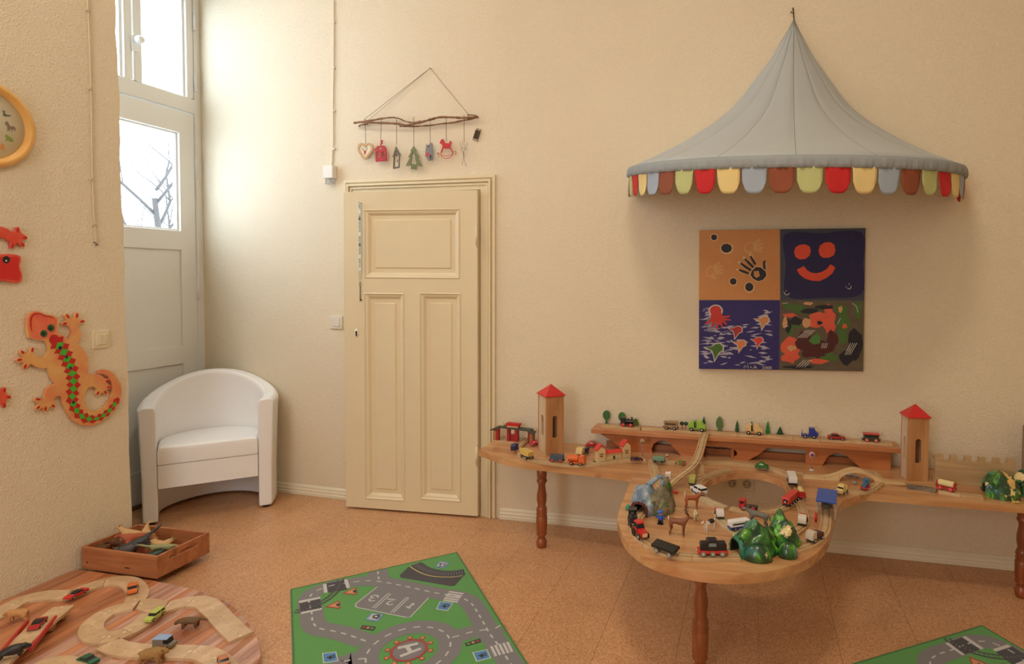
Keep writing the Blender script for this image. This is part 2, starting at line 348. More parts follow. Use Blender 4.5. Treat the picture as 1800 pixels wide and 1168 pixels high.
# ================================================================== panelled inner door (ajar)
UD = Vector((cos(LA), -sin(LA), 0)); ND = Vector((-sin(LA), -cos(LA), 0))     # along the wall, and out of it
OD = Vector((KX, LY, 0))
def wl(x, y, off=0):      # picture point -> (u, z) on the left piece of the back wall
    r = Vector(ray(x, y)); p0 = Vector(O_); o = OD+ND*off; t = (o-p0).dot(ND)/r.dot(ND); p = p0+r*t
    return ((p-OD).dot(UD), p.z)
door = thing('door_3', OD, -LA); struct(door)
uL = wl(610, 600)[0]; uR = wl(873, 620)[0]; zt = wl(740, 313)[1]; dL = wl(628.5, 600)[0]; dR = wl(845.3, 600)[0]; dz = wl(740, 338.5)[1]
q = MB(); q.prism([(uL, 0), (dL-.004, 0), (dL-.004, dz+.004), (dR+.004, dz+.004), (dR+.004, 0), (uR, 0), (uR, zt), (uL, zt)], -.012, .003, xz)
fr = q.build('door_frame', CREAM, door, bevel=.002)
def ringstrip(m, k0, k1, d0, d1, mi=0):
    a = [(uL+k0, 0), (uL+k0, zt-k0), (uR-k0, zt-k0), (uR-k0, 0)]; c = [(uL+k1, 0), (uL+k1, zt-k1), (uR-k1, zt-k1), (uR-k1, 0)]
    m.prism(a+c[::-1], d0, d1, xz)
q = MB(); ringstrip(q, .0, .018, -.022, -.01); q.build('architrave_moulding', CREAM, fr, bevel=.003)
q = MB(); ringstrip(q, .026, .040, -.028, -.01); ringstrip(q, .045, .058, -.020, -.01); q.build('architrave_moulding', CREAM, fr, bevel=.003)
leafT = thing('door_leaf', (dR, -.012, 0)); leafT.parent = door; leafT.rotation_euler = (0, 0, radians(5.6))
W_ = dR-dL-.002; H_ = dz-.003
ang = radians(5.6)
# leaf coordinates: x from -W_ to 0, -y towards the room
def lf(x, y):
    u, z = wl(x, y, .03); d = (dR-u); return (-d/ cos(ang)*.985, z)
P3 = [(lf(652, 371), lf(811, 491)), (lf(652, 514), lf(720, 876)), (lf(743, 514), lf(813, 881))]
P3 = [((a[0], a[1]), (c[0], c[1])) for a, c in P3]
holes = [[(a[0], c[1]), (c[0], c[1]), (c[0], a[1]), (a[0], a[1])] for a, c in P3]
q = MB(); q.prism([[(-W_, .012), (-.001, .012), (-.001, H_), (-W_, H_)]]+holes, 0, -.032, xz); lfm = q.build('door_stiles', CREAM, leafT, bevel=.0015)
for (x0, z1), (x1, z0) in P3:
    q = MB(); e = .034; f = .085
    def ring(k, y): return [Vector((x0+k, y, z0+k)), Vector((x1-k, y, z0+k)), Vector((x1-k, y, z1-k)), Vector((x0+k, y, z1-k))]
    rs = [ring(0, -.032), ring(.006, -.036), ring(.012, -.030), ring(.024, -.026), ring(.034, -.016), ring(.036, -.014), ring(.060, -.014), ring(.066, -.020)]
    vs = [p for r_ in rs for p in r_]; fs = []
    for k in range(len(rs)-1):
        for i in range(4): fs.append((4*k+i, 4*k+(i+1) % 4, 4*k+4+(i+1) % 4, 4*k+4+i))
    fs.append(tuple(range(len(vs)-4, len(vs)))); vs += ring(0, -.004); m_ = len(vs)-4
    for i in range(4): fs.append((i, (i+1) % 4, m_+(i+1) % 4, m_+i))
    fs.append((m_, m_+1, m_+2, m_+3)); q.add(vs, fs); q.build('door_panel', CREAM, leafT)
kx, kz = lf(641, 583)
q = MB(); q.lathe([(.0005, 0), (.019, 0), (.019, .002), (.012, .004), (.0005, .004)], 20, M=Matrix.Translation((kx, -.032, kz)) @ Matrix.Rotation(radians(90), 4, 'X') @ Matrix.Diagonal((.8, 1.35, 1, 1)))
es = q.build('key_escutcheon', TRIMW, leafT)
q = MB(); q.prism(circle(kx, kz+.004, .0065, 12), -.0363, -.0368, xz); q.prism([(kx-.004, kz), (kx+.004, kz), (kx+.006, kz-.018), (kx-.005, kz-.018)], -.0363, -.0369, xz); q.build('keyhole', BLACK, es)
for zz in (lf(843, 415)[1], lf(843, 800)[1]):
    q = MB(); q.cyl((-.004, -.036, zz-.055), (-.004, -.036, zz+.055), .008); q.cyl((-.004, -.036, zz-.066), (-.004, -.036, zz-.055), .002, .008); q.cyl((-.004, -.036, zz+.055), (-.004, -.036, zz+.066), .008, .002); q.build('hinge', CREAM, leafT)
# lanyard with a key hanging from a nail on the leaf
q0 = OD+UD*wl(632, 360, .08)[0]; xx = wl(632, 360, .1)
lan = thing('lanyard', OD+UD*wl(632.5, 360, .125)[0]+ND*.128, -LA, 'white printed lanyard with a key hanging on the cream door', 'lanyard')
za, zb, zc, zk = [wl(632, y_, .125)[1] for y_ in (356, 476, 490, 529)]
q = MB(); q.box(-.0085, -.001, zb, .0085, .001, za); q.build('strap', mat((222, 222, 214), .7), lan)
q = MB()
for k in range(34):
    z = zb+.02+(za-zb-.04)*k/33
    if k % 12 in (5, 6): continue
    q.box(-.006+random.random()*.003, -.0016, z, .0005+random.random()*.003, -.0009, z+.006)
q.build('lettering', mat((60, 66, 60), .7), lan)['kind'] = 'stuff'
q = MB()
for k in range(34):
    z = zb+.02+(za-zb-.04)*k/33
    if k % 12 in (5, 6): continue
    q.box(.0045, -.0016, z, .0068, -.0009, z+.009)
q.build('green_line', mat((120, 170, 80), .7), lan)['kind'] = 'stuff'
q = MB()
for fz in (.76, .38):
    z = zb+(za-zb)*fz
    for a, c in ((-.006, -.006), (.001, -.006), (-.006, .001), (.001, .001)): q.box(a, -.0018, z+c, a+.006, -.0009, z+c+.006)
q.build('emblem', mat((40, 52, 96), .6), lan)['kind'] = 'stuff'
q = MB(); q.tube([(.008*cos(t), 0, (zb+zc)/2+(zb-zc)/2*sin(t)) for t in np.linspace(-pi/2, 3*pi/2, 17)], .0013); q.tube([(.004*cos(t), 0, zc-.012+.012*sin(t)) for t in np.linspace(0, 2*pi, 13)], .001); q.build('ring', CHROME, lan)
q = MB(); q.tube([(.007*cos(t), 0, zc-.034+.010*sin(t)) for t in np.linspace(0, 2*pi, 13)], .0016); q.cyl((0, 0, zc-.044), (0, 0, zk), .0024); q.box(0, -.001, zk, .009, .001, zk+.010); q.build('key', mat((70, 62, 52), .35, metal=.8), lan)
q = MB(); q.cyl((.004, .0, za-.004), (.004, .032, za-.006), .002); q.tube([(.004, 0, za-.006), (0, -.003, za), (-.004, 0, za-.004), (-.004, 0, za-.02)], .0015); q.build('nail', BLACK, lan)

# ================================================================== on the near left wall
def LW(p, h):             # picture point on the left wall, h metres out from it
    v = atx(p[0], p[1], XL); return Vector((XL+h, v.y, v.z))
def c2(p): return (p[0]/2.655, 360+p[1]/2.655)
PLY = wood((196, 140, 86), (214, 160, 104), (30, 30, 30))
def gmat(c1, c2_, sc):
    m = wood(c1, c2_, (sc, sc, sc), .35, 0, .4); return m
gecko = thing('wooden_gecko', LW(c2((330, 760)), 0), 0, 'orange wooden gecko with red and green zigzag back beside the double light switch', 'wall decoration')
def GL(o, p, h): return LW(p, h)-Vector(o.location)
out = [(160, 632), (120, 620), (112, 580), (114, 530), (124, 508), (145, 498), (168, 498), (200, 512), (238, 516), (256, 532), (255, 560), (252, 582), (262, 603), (285, 615), (308, 630), (320, 612), (323, 590), (314, 570), (298, 562), (275, 562), (273, 554), (290, 547), (299, 540), (287, 518), (296, 508), (314, 522), (324, 534), (334, 528), (341, 504), (354, 505), (353, 534), (380, 538), (383, 547), (362, 554), (352, 562), (354, 578), (366, 600), (364, 625), (346, 645), (372, 670), (394, 705), (401, 745), (396, 795), (425, 789), (455, 795), (478, 812), (497, 810), (500, 820), (484, 832), (507, 847), (505, 859), (484, 862), (490, 882), (478, 888), (464, 876), (450, 890), (434, 886), (440, 862), (424, 848), (402, 852), (386, 870), (378, 900), (382, 935), (408, 960), (440, 963), (478, 942), (503, 905), (513, 868), (508, 828), (490, 800), (466, 790), (446, 788), (446, 774), (470, 768), (500, 775), (530, 800), (550, 835), (556, 875), (545, 925), (512, 972), (462, 1010), (410, 1034), (362, 1028), (322, 1002), (297, 962), (280, 925), (273, 893), (248, 894), (236, 915), (244, 935), (238, 948), (220, 942), (206, 966), (194, 966), (188, 946), (162, 960), (152, 951), (170, 930), (148, 914), (152, 901), (175, 903), (190, 912), (196, 885), (207, 858), (225, 842), (245, 836), (222, 800), (210, 762), (185, 766), (155, 757), (130, 742), (110, 762), (98, 768), (92, 757), (102, 738), (68, 736), (60, 726), (70, 716), (95, 712), (79, 692), (84, 679), (98, 684), (112, 700), (126, 688), (132, 666), (145, 667), (143, 694), (165, 712), (195, 710), (212, 690), (210, 655), (195, 634)]
q = MB(); q.prism([c2(p) for p in out], .004, .018, lambda p, h: GL(gecko, p, h)); q.build('body', gmat((222, 128, 82), (224, 176, 104), 9), gecko, bevel=.003)
def gdec(o, name, polys, m, h0=.0181, h1=.0188):
    for pl in polys: q = MB(); q.prism([c2(p) for p in pl], h0, h1, lambda p, h: GL(o, p, h)); q.build(name, m, o)
GR = mat((190, 28, 30), .3, .1, 20); GO = mat((226, 92, 62), .3, .15, 15)
gdec(gecko, 'head_paint', [[(166, 628), (124, 616), (118, 580), (120, 532), (130, 512), (148, 504), (168, 504), (198, 518), (236, 522), (250, 536), (248, 562), (244, 590), (225, 612), (200, 626)]], gmat((226, 84, 62), (232, 124, 84), 9))
sp = smooth([(238, 632, 0), (268, 664, 0), (293, 710, 0), (314, 760, 0), (325, 806, 0), (328, 850, 0), (322, 890, 0), (326, 925, 0), (345, 965, 0), (372, 990, 0), (405, 1000, 0), (440, 997, 0), (480, 975, 0), (512, 942, 0), (538, 902, 0)], 8)
sp = resample(sp, 9)
l = []; r_ = []
for i, p in enumerate(sp):
    d = (sp[min(i+1, len(sp)-1)]-sp[max(0, i-1)]).normalized(); nn = Vector((-d.y, d.x, 0)); f = 1-i/len(sp)
    wd = (.42+.58*f)*(44 if i % 4 == 2 else (30 if i % 2 else 22)) if i > 0 else 14
    if i > len(sp)*.72: wd *= .75
    l.append((p+nn*wd)[:2]); r_.append((p-nn*wd)[:2])
q = MB()
for i in range(len(l)-1): q.prism([c2(l[i]), c2(l[i+1]), c2(r_[i+1]), c2(r_[i])], .0189, .0194, lambda p, h: GL(gecko, p, h))
q.build('zigzag', GR, gecko)
gdec(gecko, 'zigzag', [circle(238, 630, 24, 14)], GR, .0189, .0193)
dm = []
for i in range(4, len(sp)-3, 4):
    p = sp[i]; d = (sp[i+2]-sp[i-2]).normalized(); nn = Vector((-d.y, d.x, 0)); f = .3+.7*(1-i/len(sp)); a = 17; bq = 27*f if i < len(sp)*.7 else 9
    dm.append([(p+d*a)[:2], (p+nn*bq)[:2], (p-d*a)[:2], (p-nn*bq)[:2]])
gdec(gecko, 'diamond', dm, mat((70, 180, 50), .3), .0195, .0199)
gdec(gecko, 'dot', [circle(265, 668, 9, 10), circle(294, 711, 7, 10), circle(314, 762, 7, 10), circle(327, 922, 7, 10)], mat((24, 34, 70), .3), .02, .0204)
gdec(gecko, 'eye', [circle(222, 575, 17, 16), circle(189, 602, 17, 16)], mat((40, 96, 50), .3), .0189, .0196)
gdec(gecko, 'pupil', [circle(220, 577, 8, 12), circle(187, 603, 8, 12)], mat((14, 16, 18), .15), .0197, .0206)
gdec(gecko, 'mouth_line', [[(168, 506), (196, 517), (225, 520), (240, 534), (232, 530), (222, 525), (192, 522), (168, 511), (150, 512), (136, 522), (130, 545), (131, 580), (138, 598), (130, 586), (124, 560), (126, 530), (136, 512), (150, 505)]], GR, .0195, .0199)
def stroke(a, b_, w0=5):
    d = Vector((b_[0]-a[0], b_[1]-a[1])).normalized(); nn = Vector((-d.y, d.x))*w0
    a = Vector(a); b_ = Vector(b_); return [tuple(a+nn*.4), tuple((a+b_)/2+nn), tuple(b_+nn*.4), tuple(b_-nn*.4), tuple((a+b_)/2-nn), tuple(a-nn*.4)]
tips = [((296, 512), (308, 530)), ((347, 508), (343, 528)), (((379, 543)), (360, 547)), ((278, 558), (298, 552)), ((139, 668), (135, 688)), ((84, 682), (98, 696)), ((64, 726), (88, 722)), ((98, 764), (108, 745)), ((152, 906), (174, 910)), ((156, 952), (172, 940)), ((196, 962), (200, 942)), ((242, 943), (226, 935)), ((496, 815), (480, 828)), ((504, 853), (486, 850)), ((482, 884), (474, 868)), ((438, 886), (448, 872))]
gdec(gecko, 'toe_nail', [stroke(a, c, 6) for a, c in tips], GR)
# red gecko, most of it left of the picture
gk = thing('wooden_gecko', LW((-20, 500), 0), 0, 'red wooden gecko cut off by the left edge of the picture, head and hand showing', 'wall decoration')
out = [(-30, 232), (30, 230), (62, 233), (82, 240), (86, 262), (79, 285), (84, 305), (92, 330), (90, 352), (72, 368), (45, 364), (10, 358), (-30, 352), (-70, 372), (-110, 430), (-140, 520), (-150, 640), (-140, 740), (-110, 800), (-70, 830), (-30, 850), (-8, 872), (5, 852), (15, 854), (14, 880), (38, 893), (38, 904), (16, 908), (14, 945), (4, 950), (-6, 930), (-60, 900), (-110, 880), (-170, 900), (-230, 980), (-330, 1010), (-340, 990), (-250, 940), (-210, 860), (-250, 700), (-260, 560), (-230, 430), (-190, 330), (-200, 280), (-190, 180), (-140, 120), (-60, 100), (-10, 102), (20, 112), (42, 126), (60, 122), (64, 105), (76, 104), (84, 130), (113, 148), (117, 156), (108, 164), (86, 163), (104, 190), (98, 199), (86, 195), (66, 178), (46, 206), (34, 205), (36, 176), (10, 160), (-20, 152), (-80, 160), (-110, 200), (-80, 240)]
q = MB(); q.prism([c2(p) for p in out], .004, .018, lambda p, h: GL(gk, p, h)); q.build('body', gmat((214, 54, 40), (226, 92, 60), 9), gk, bevel=.003)
gdec(gk, 'head_paint', [[(-20, 244), (60, 242), (74, 250), (70, 285), (82, 330), (70, 356), (30, 350), (-20, 346)]], mat((206, 34, 34), .3, .1, 20))
gdec(gk, 'eye', [circle(13, 257, 17, 16)], BLACK, .0189, .0196)
gdec(gk, 'pupil', [circle(12, 262, 4, 10)], mat((230, 230, 230), .2), .0197, .0206)
gdec(gk, 'toe_nail', [stroke((68, 108), (66, 130), 6), stroke((112, 156), (92, 154), 6), stroke((98, 194), (84, 178), 6), stroke((40, 202), (46, 182), 6), stroke((8, 856), (4, 874), 6), stroke((36, 898), (16, 898), 6), stroke((8, 946), (4, 926), 6)], GR)

# wall clock with a yellow wooden rim
ck = thing('wall_clock', (XL, 1.826, 2.027), 0, 'round wall clock with yellow wooden rim and painted animals on the face', 'clock')
MX = Matrix.Rotation(radians(90), 4, 'Y')
q = MB(); R0 = .181; pr = [(R0-.036, .002), (R0-.002, .002), (R0, .012), (R0-.006, .028), (R0-.018, .034), (R0-.028, .030), (R0-.032, .022), (R0-.034, .022), (R0-.036, .012)]
vs = []; fs = []; sg = 64; k_ = len(pr)
for i in range(sg):
    a = 2*pi*i/sg
    for r, z in pr: vs.append((z, r*cos(a), r*sin(a)))
for i in range(sg):
    for k in range(k_): fs.append((i*k_+k, i*k_+(k+1) % k_, ((i+1) % sg)*k_+(k+1) % k_, ((i+1) % sg)*k_+k))
q.add(vs, fs, 0, True); q.build('rim', wood((220, 164, 84), (230, 178, 100), (8, 8, 8), .35), ck)
q = MB(); q.cyl((.004, 0, 0), (.010, 0, 0), R0-.034, seg=48); fc = q.build('clock_face', mat((226, 222, 200), .5), ck)
def ckd(name, polys, c):
    q = MB()
    for pl in polys: q.prism(pl, .0101, .0107, lambda p, h: Vector((h, p[0], p[1])))
    q.build(name, mat(c, .6), fc)
def ckp(x, y): v = atx(x, y, XL+.01); return (v.y-1.826, v.z-2.027)
def k5(x, y): return ckp(x/7.3, 140+y/7.3)
ckd('duck_picture', [[k5(*p) for p in ((30, 400), (50, 395), (68, 410), (62, 430), (90, 452), (125, 455), (148, 462), (120, 476), (60, 476), (36, 460), (40, 430))]], (110, 116, 84))
ckd('donkey_picture', [[k5(*p) for p in ((64, 556), (90, 530), (96, 545), (108, 548), (112, 570), (135, 600), (180, 600), (200, 630), (202, 660), (190, 662), (180, 640), (165, 640), (155, 668), (146, 668), (146, 640), (120, 640), (130, 668), (122, 670), (106, 640), (98, 664), (92, 662), (95, 620), (88, 590), (70, 582))]], (134, 116, 96))
ckd('frog_picture', [[k5(*p) for p in ((62, 716), (80, 708), (110, 726), (130, 735), (165, 765), (174, 800), (130, 800), (110, 785), (62, 780), (85, 760), (68, 740))]], (128, 150, 76))
ckd('fox_picture', [[k5(*p) for p in ((-10, 870), (28, 825), (54, 835), (56, 918), (40, 918), (36, 890), (10, 890), (-10, 910))]], (206, 140, 76))
ckd('numeral_mark', [circle(.1*cos(a), .1*sin(a), .008, 8) for a in np.linspace(1.9, 4.6, 7)], (120, 100, 80))
ckd('hand', [[(-.004, -.02), (.004, -.02), (.003, .07), (-.003, .07)], [(-.02, -.005), (-.02, .005), (.05, .018), (.052, .012)]], (40, 36, 34))

# double rocker switch on the left wall
def sw(name, px, py, wd, ht, rockers, face, label):
    if face == 'L':
        o = thing(name, LW((px, py), 0), 0, label, 'light switch'); f = lambda p, h: Vector((h, p[0], p[1]))
    else:
        u, z = wl(px, py); o = thing(name, OD+UD*u+Vector((0, 0, z)), -LA, label, 'light switch'); f = lambda p, h: Vector((p[0], -h, p[1]))
    m = mat((226, 214, 180) if face == 'L' else (226, 218, 200), .35)
    q = MB(); q.prism([(-wd/2, -ht/2), (wd/2, -ht/2), (wd/2, ht/2), (-wd/2, ht/2)], .0005, .009, f); q.build('plate', m, o, bevel=.002)
    k = wd*.62/rockers
    for i in range(rockers):
        x = -wd*.31+k*i
        q = MB(); q.prism([(x+.0006, -ht*.31), (x+k-.0006, -ht*.31), (x+k-.0006, ht*.31), (x+.0006, ht*.31)], .0085, .0135, f); q.build('rocker', m, o, bevel=.0015)
a = LW((161, 596), 0); c = LW((190, 596), 0)
sw('light_switch', 175.5, 597, (c-a).length, .083, 2, 'L', 'cream double rocker light switch on the near left wall')
sw('light_switch', 592.5, 567, wl(603, 567)[0]-wl(582.5, 567)[0], .080, 1, 'B', 'white single rocker light switch left of the cream door frame')
# surface cables
cb = thing('wall_cable', LW((155, 0), 0), 0, 'cream surface cable clipped down the near left wall, loose end', 'cable')
cw = [(150, -40), (152.5, 0), (156, 80), (158, 155), (160, 240), (161, 315), (164, 380), (167, 420), (166.5, 428)]
q = MB(); q.tube([GL(cb, p, .005) for p in smooth([(a, c, 0) for a, c in cw], 3) for p in [(p[0], p[1])]], .0035); q.build('sheath', mat((216, 200, 168), .5), cb)
q = MB()
for (x, y) in ((154, 18), (158, 156), (160.5, 315), (165, 395)):
    p = GL(cb, (x, y), .004); q.box(p.x-.004, p.y-.009, p.z-.006, p.x+.006, p.y+.007, p.z+.004)
q.build('clip', mat((200, 186, 156), .5), cb, bevel=.001)
q = MB(); p = GL(cb, (167, 428), .006); q.tube([p, p+Vector((.006, .006, -.006)), p+Vector((.004, -.006, -.012))], .003); q.tube([p, p+Vector((.004, -.012, .006))], .002); q.build('bare_end', mat((110, 96, 76), .5), cb)
def WB(u, z, h): return OD+UD*u+ND*h+Vector((0, 0, z))
def WBp(x, y, h): u, z = wl(x, y); return WB(u, z, h)
cb2 = thing('wall_cable', WBp(588, 0, 0), 0, 'white surface cable running down the back wall to the small socket box', 'cable')
q = MB(); q.tube([WBp(x, y, .006)-cb2.location for x, y in ((587, -40), (588, 0), (588, 100), (586.5, 180), (587, 250), (585, 292))], .004); q.build('sheath', mat((228, 220, 200), .5), cb2)
q = MB()
for y in (40, 120, 195, 262):
    p = WBp(588, y, .006)-cb2.location; q.box(p.x-.008, p.y-.006, p.z-.006, p.x+.010, p.y+.005, p.z+.005)
q.build('clip', mat((222, 212, 190), .5), cb2, bevel=.001)
u0, z0 = wl(584, 305); sb = thing('socket_box', WB(u0, z0, 0), -LA, 'small white socket box with clear plastic cap at the end of the cable', 'socket')
q = MB(); q.box(-.036, -.04, -.036, .036, -.0008, .044); q.build('housing', mat((236, 232, 222), .4), sb, bevel=.004)
q = MB(); q.box(-.026, -.032, -.072, -.006, -.010, -.036); q.box(.004, -.032, -.066, .026, -.010, -.036); q.build('clear_cap', mat((225, 228, 230), .08, trans=.85), sb, bevel=.004)

# ================================================================== painting on the right of the back wall
PF = WY-.026
def P7(x, y): return (1200+x/3.894, 380+y/3.894)
def PW(p, h): v = aty(p[0], p[1], PF); return Vector((v.x, PF-h, v.z))
cor = [P7(*p) for p in ((113, 97), (1252, 82), (1235, 1065), (110, 1047))]
ctr = PW(P7(668, 576), 0)
pt = thing('painting', (ctr.x, WY-.0005, ctr.z), 0, 'square canvas of four childrens paintings with handprints, smiling face and sea animals', 'painting')
def PL(p, h): return PW(P7(*p), h)-Vector(pt.location)
q = MB(); q.prism([(113, 97), (1252, 82), (1235, 1065), (110, 1047)], -.024, 0, PL); q.build('canvas', mat((190, 150, 100), .8, .05, 30, .2, 400), pt, bevel=.001)
def pd(name, polys, c, layer=1, rough=.6, var=.15):
    m = c if not isinstance(c, tuple) else mat(c, rough, var, 25, .3, 120)
    if name == 'foam_brushwork':
        q = MB()
        for i, pl in enumerate(polys): q.prism(pl, .0002, .0004*layer+.0002+i*1e-6, PL)
        o = q.build(name, m, pt); o['kind'] = 'stuff'; return o
    for i, pl in enumerate(polys): q = MB(); q.prism(pl, .0002, .0004*layer+.0002+i*3e-5, PL); q.build(name, m, pt)
NAVY = (26, 22, 74); ORG = (226, 78, 44)
pd('orange_square', [[(114, 98), (665, 91), (667, 574), (113, 575)]], (206, 142, 80), 1, var=.08)
pd('grey_blue_square', [[(666, 91), (1251, 83), (1243, 582), (668, 578)]], (62, 68, 82), 1)
pd('navy_square', [[(113, 576), (667, 576), (660, 1053), (111, 1046)]], (42, 34, 104), 1)
pd('abstract_square', [[(668, 578), (1243, 583), (1235, 1064), (660, 1054)]], (96, 84, 64), 1, var=.3)
pd('dark_field', [smooth([(700, 125, 0), (950, 118, 0), (1225, 112, 0), (1235, 330, 0), (1222, 535, 0), (960, 560, 0), (712, 548, 0), (705, 330, 0)], 4, True)], NAVY, 2)
pd('face_eye', [[(762, 245), (772, 215), (800, 198), (838, 194), (868, 208), (878, 240), (868, 272), (840, 294), (800, 298), (772, 280)], [(930, 235), (940, 202), (970, 182), (1010, 178), (1038, 196), (1046, 236), (1034, 270), (1000, 286), (960, 286), (938, 268)]], ORG, 3, var=.05)
pd('smile', [[(780, 368), (830, 342), (850, 370), (880, 388), (915, 392), (950, 384), (985, 364), (1012, 330), (1045, 352), (1025, 392), (985, 424), (935, 446), (880, 442), (835, 428), (800, 400)]], ORG, 3, var=.05)
WHT = mat((222, 216, 204), .6)
def strokes(name, lines, wd, m, layer=4, par=None, fn=PL):
    q = MB()
    for ln in lines:
        ln = [Vector((p[0], p[1])) for p in ln]; l = []; r = []
        for i, p in enumerate(ln):
            d = (ln[min(i+1, len(ln)-1)]-ln[max(0, i-1)]).normalized(); nn = Vector((-d.y, d.x))*wd/2; l.append(tuple(p+nn)); r.append(tuple(p-nn))
        for i in range(len(l)-1): q.prism([l[i], l[i+1], r[i+1], r[i]], .0002, .0004*layer+.0002, fn)
    o = q.build(name, m, par or pt); o['kind'] = 'stuff'; return o
strokes('small_smile', [[(694, 520), (700, 534), (715, 542), (730, 532)], [(708, 508), (709, 516)], [(726, 530), (731, 528)], [(1126, 494), (1140, 500), (1152, 492), (1152, 478)], [(1138, 462), (1140, 470)], [(1116, 484), (1121, 488)]], 4, WHT)
def hand(cx, cy, s, ang, m, name, fing=True, lay=3):
    ca, sa = cos(ang), sin(ang); Tt = lambda p: (cx+s*(p[0]*ca-p[1]*sa), cy+s*(p[0]*sa+p[1]*ca)); pl = []
    pl.append([Tt(p) for p in ((-.5, -.1), (-.4, -.45), (-.1, -.55), (.3, -.5), (.5, -.2), (.5, .25), (.3, .5), (-.1, .5), (-.4, .3))])
    if fing:
        for fx, fl in ((-.42, .75), (-.12, .95), (.18, .9), (.45, .7)):
            e = (fx*1.5, -.6-fl); b_ = (fx*.95, -.62); pl.append([Tt(p) for p in ((b_[0]-.09, b_[1]), ((b_[0]+e[0])/2-.1, (b_[1]+e[1])/2), (e[0]-.06, e[1]), (e[0]+.08, e[1]), ((b_[0]+e[0])/2+.1, (b_[1]+e[1])/2), (b_[0]+.09, b_[1]))])
        pl.append([Tt(p) for p in ((.55, .0), (.95, -.35), (1.05, -.25), (.62, .2))])
    return pl
DK = (32, 30, 36); CRM = mat((226, 186, 134), .6)
pd('handprint', hand(520, 400, 105, radians(-52), None, ''), CRM, 2)
pd('handprint', hand(520, 400, 94, radians(-52), None, ''), DK, 3)
pd('handprint', [[(486, 378), (520, 375), (528, 410), (505, 425), (488, 410)]], (206, 142, 80), 4)
pd('paw_print', [circle(215, 146, 27, 12), circle(302, 222, 46, 14, 40), circle(346, 448, 30, 12), circle(456, 488, 36, 12, 38), [(556, 300), (566, 288), (570, 315), (562, 334), (554, 320)]], CRM, 2)
pd('paw_print', [circle(215, 146, 21, 9), circle(300, 220, 38, 9, 32), circle(346, 448, 24, 9), circle(456, 486, 29, 9, 31), [(558, 304), (565, 292), (568, 314), (562, 328)]], DK, 3)
def outline(pl): return [pl[k]+[pl[k][0]] for k in range(len(pl))] if False else [list(p)+[p[0]] for p in pl]
strokes('pale_handprint', outline(hand(455, 215, 62, radians(80), None, '')), 3.5, CRM, 3)
strokes('pale_handprint', outline(hand(190, 380, 58, radians(70), None, '')), 3, CRM, 3)
# sea animals
LAV = mat((176, 170, 186), .7, .2, 60)
random.seed(3); pl = []
for i in range(150):
    x = random.uniform(145, 600); y = random.uniform(625, 1020)
    if (x-300)**2+(y-690)**2 < 70**2 or (300 < x < 500 and y < 740): continue
    wv = random.uniform(10, 46); h = random.uniform(3, 9); s = random.uniform(-.3, .3)*wv
    pl.append([(x-wv, y-s), (x, y-h-s*.3), (min(618, x+wv), y+s), (x, y+h)])
for i in range(26): x = 140+random.random()*40; y = 640+i*6; pl.append([(x, y), (x+60, y-3), (x+62, y), (x, y+3)])
pd('foam_brushwork', pl, LAV, 2)
def fish(cx, cy, s, ang):
    ca, sa = cos(ang), sin(ang); return [(cx+s*(p[0]*ca-p[1]*sa), cy+s*(p[0]*sa+p[1]*ca)) for p in ((-1.25, -.1), (-.55, -.15), (-.1, -.45), (.35, -.5), (.68, -.2), (.66, .25), (.3, .45), (0, .95), (-.2, 1.3), (-.32, .7), (-.5, .25))]
FC = [(232, 905, 62, 0, (70, 112, 40)), (372, 778, 48, .1, (172, 46, 44)), (400, 872, 46, .1, (218, 134, 80)), (520, 850, 42, .05, (220, 62, 48)), (555, 712, 50, .05, (206, 140, 84))]
pd('fish_outline', [fish(x, y, s*1.2, a) for x, y, s, a, c in FC]+[circle(226, 650, 50, 16, 44)], mat((206, 200, 196), .7), 3)
for x, y, s, a, c in FC: pd('fish', [fish(x, y, s, a)], c, 4)
pd('octopus', [circle(226, 648, 40, 16, 34), [(195, 640), (260, 640), (272, 685), (330, 680), (320, 692), (280, 700), (330, 708), (332, 716), (286, 716), (305, 742), (298, 746), (268, 724), (276, 762), (268, 764), (250, 730), (238, 776), (226, 776), (228, 730), (200, 762), (192, 758), (206, 722), (158, 742), (154, 732), (192, 705)]], (200, 52, 42), 4)
strokes('signature', [[(420, 1044), (424, 1022), (434, 1036), (446, 1022), (450, 1044)], [(462, 1036), (472, 1036)], [(467, 1030), (467, 1042)], [(482, 1046), (496, 1022), (508, 1046)], [(487, 1038), (503, 1038)],
    [(545, 1034), (554, 1030), (556, 1038), (544, 1047), (558, 1047)]]+[[(cx+6*cos(t), 1039+8*sin(t)) for t in np.linspace(0, 2*pi, 9)] for cx in (570, 586, 602)], 3, WHT)
# abstract quarter: seeded brush strokes plus the large shapes seen
random.seed(11)
def blob(cx, cy, rx, ry, n=11, j=.3): return [(cx+rx*cos(2*pi*i/n)*random.uniform(1-j, 1+j), cy+ry*sin(2*pi*i/n)*random.uniform(1-j, 1+j)) for i in range(n)]
def clampq(pl): return [(min(1234, max(672, x)), min(1050, max(588, y))) for x, y in pl]
pd('brush_patch', [clampq(blob(*a)) for a in ((800, 640, 70, 26), (1090, 640, 50, 30), (1100, 720, 44, 60), (730, 620, 50, 20), (780, 740, 40, 34), (1090, 810, 40, 60), (900, 690, 40, 50), (1200, 640, 26, 60), (1010, 970, 60, 26), (730, 780, 30, 40))], (72, 108, 44), 2)
pd('brush_patch', [clampq(blob(*a)) for a in ((920, 690, 60, 30), (1000, 730, 50, 80), (910, 740, 50, 30), (740, 900, 70, 60), (730, 970, 60, 40), (930, 995, 60, 18), (735, 680, 44, 14), (1108, 755, 18, 20), (1000, 650, 26, 40))], (222, 92, 62), 3)
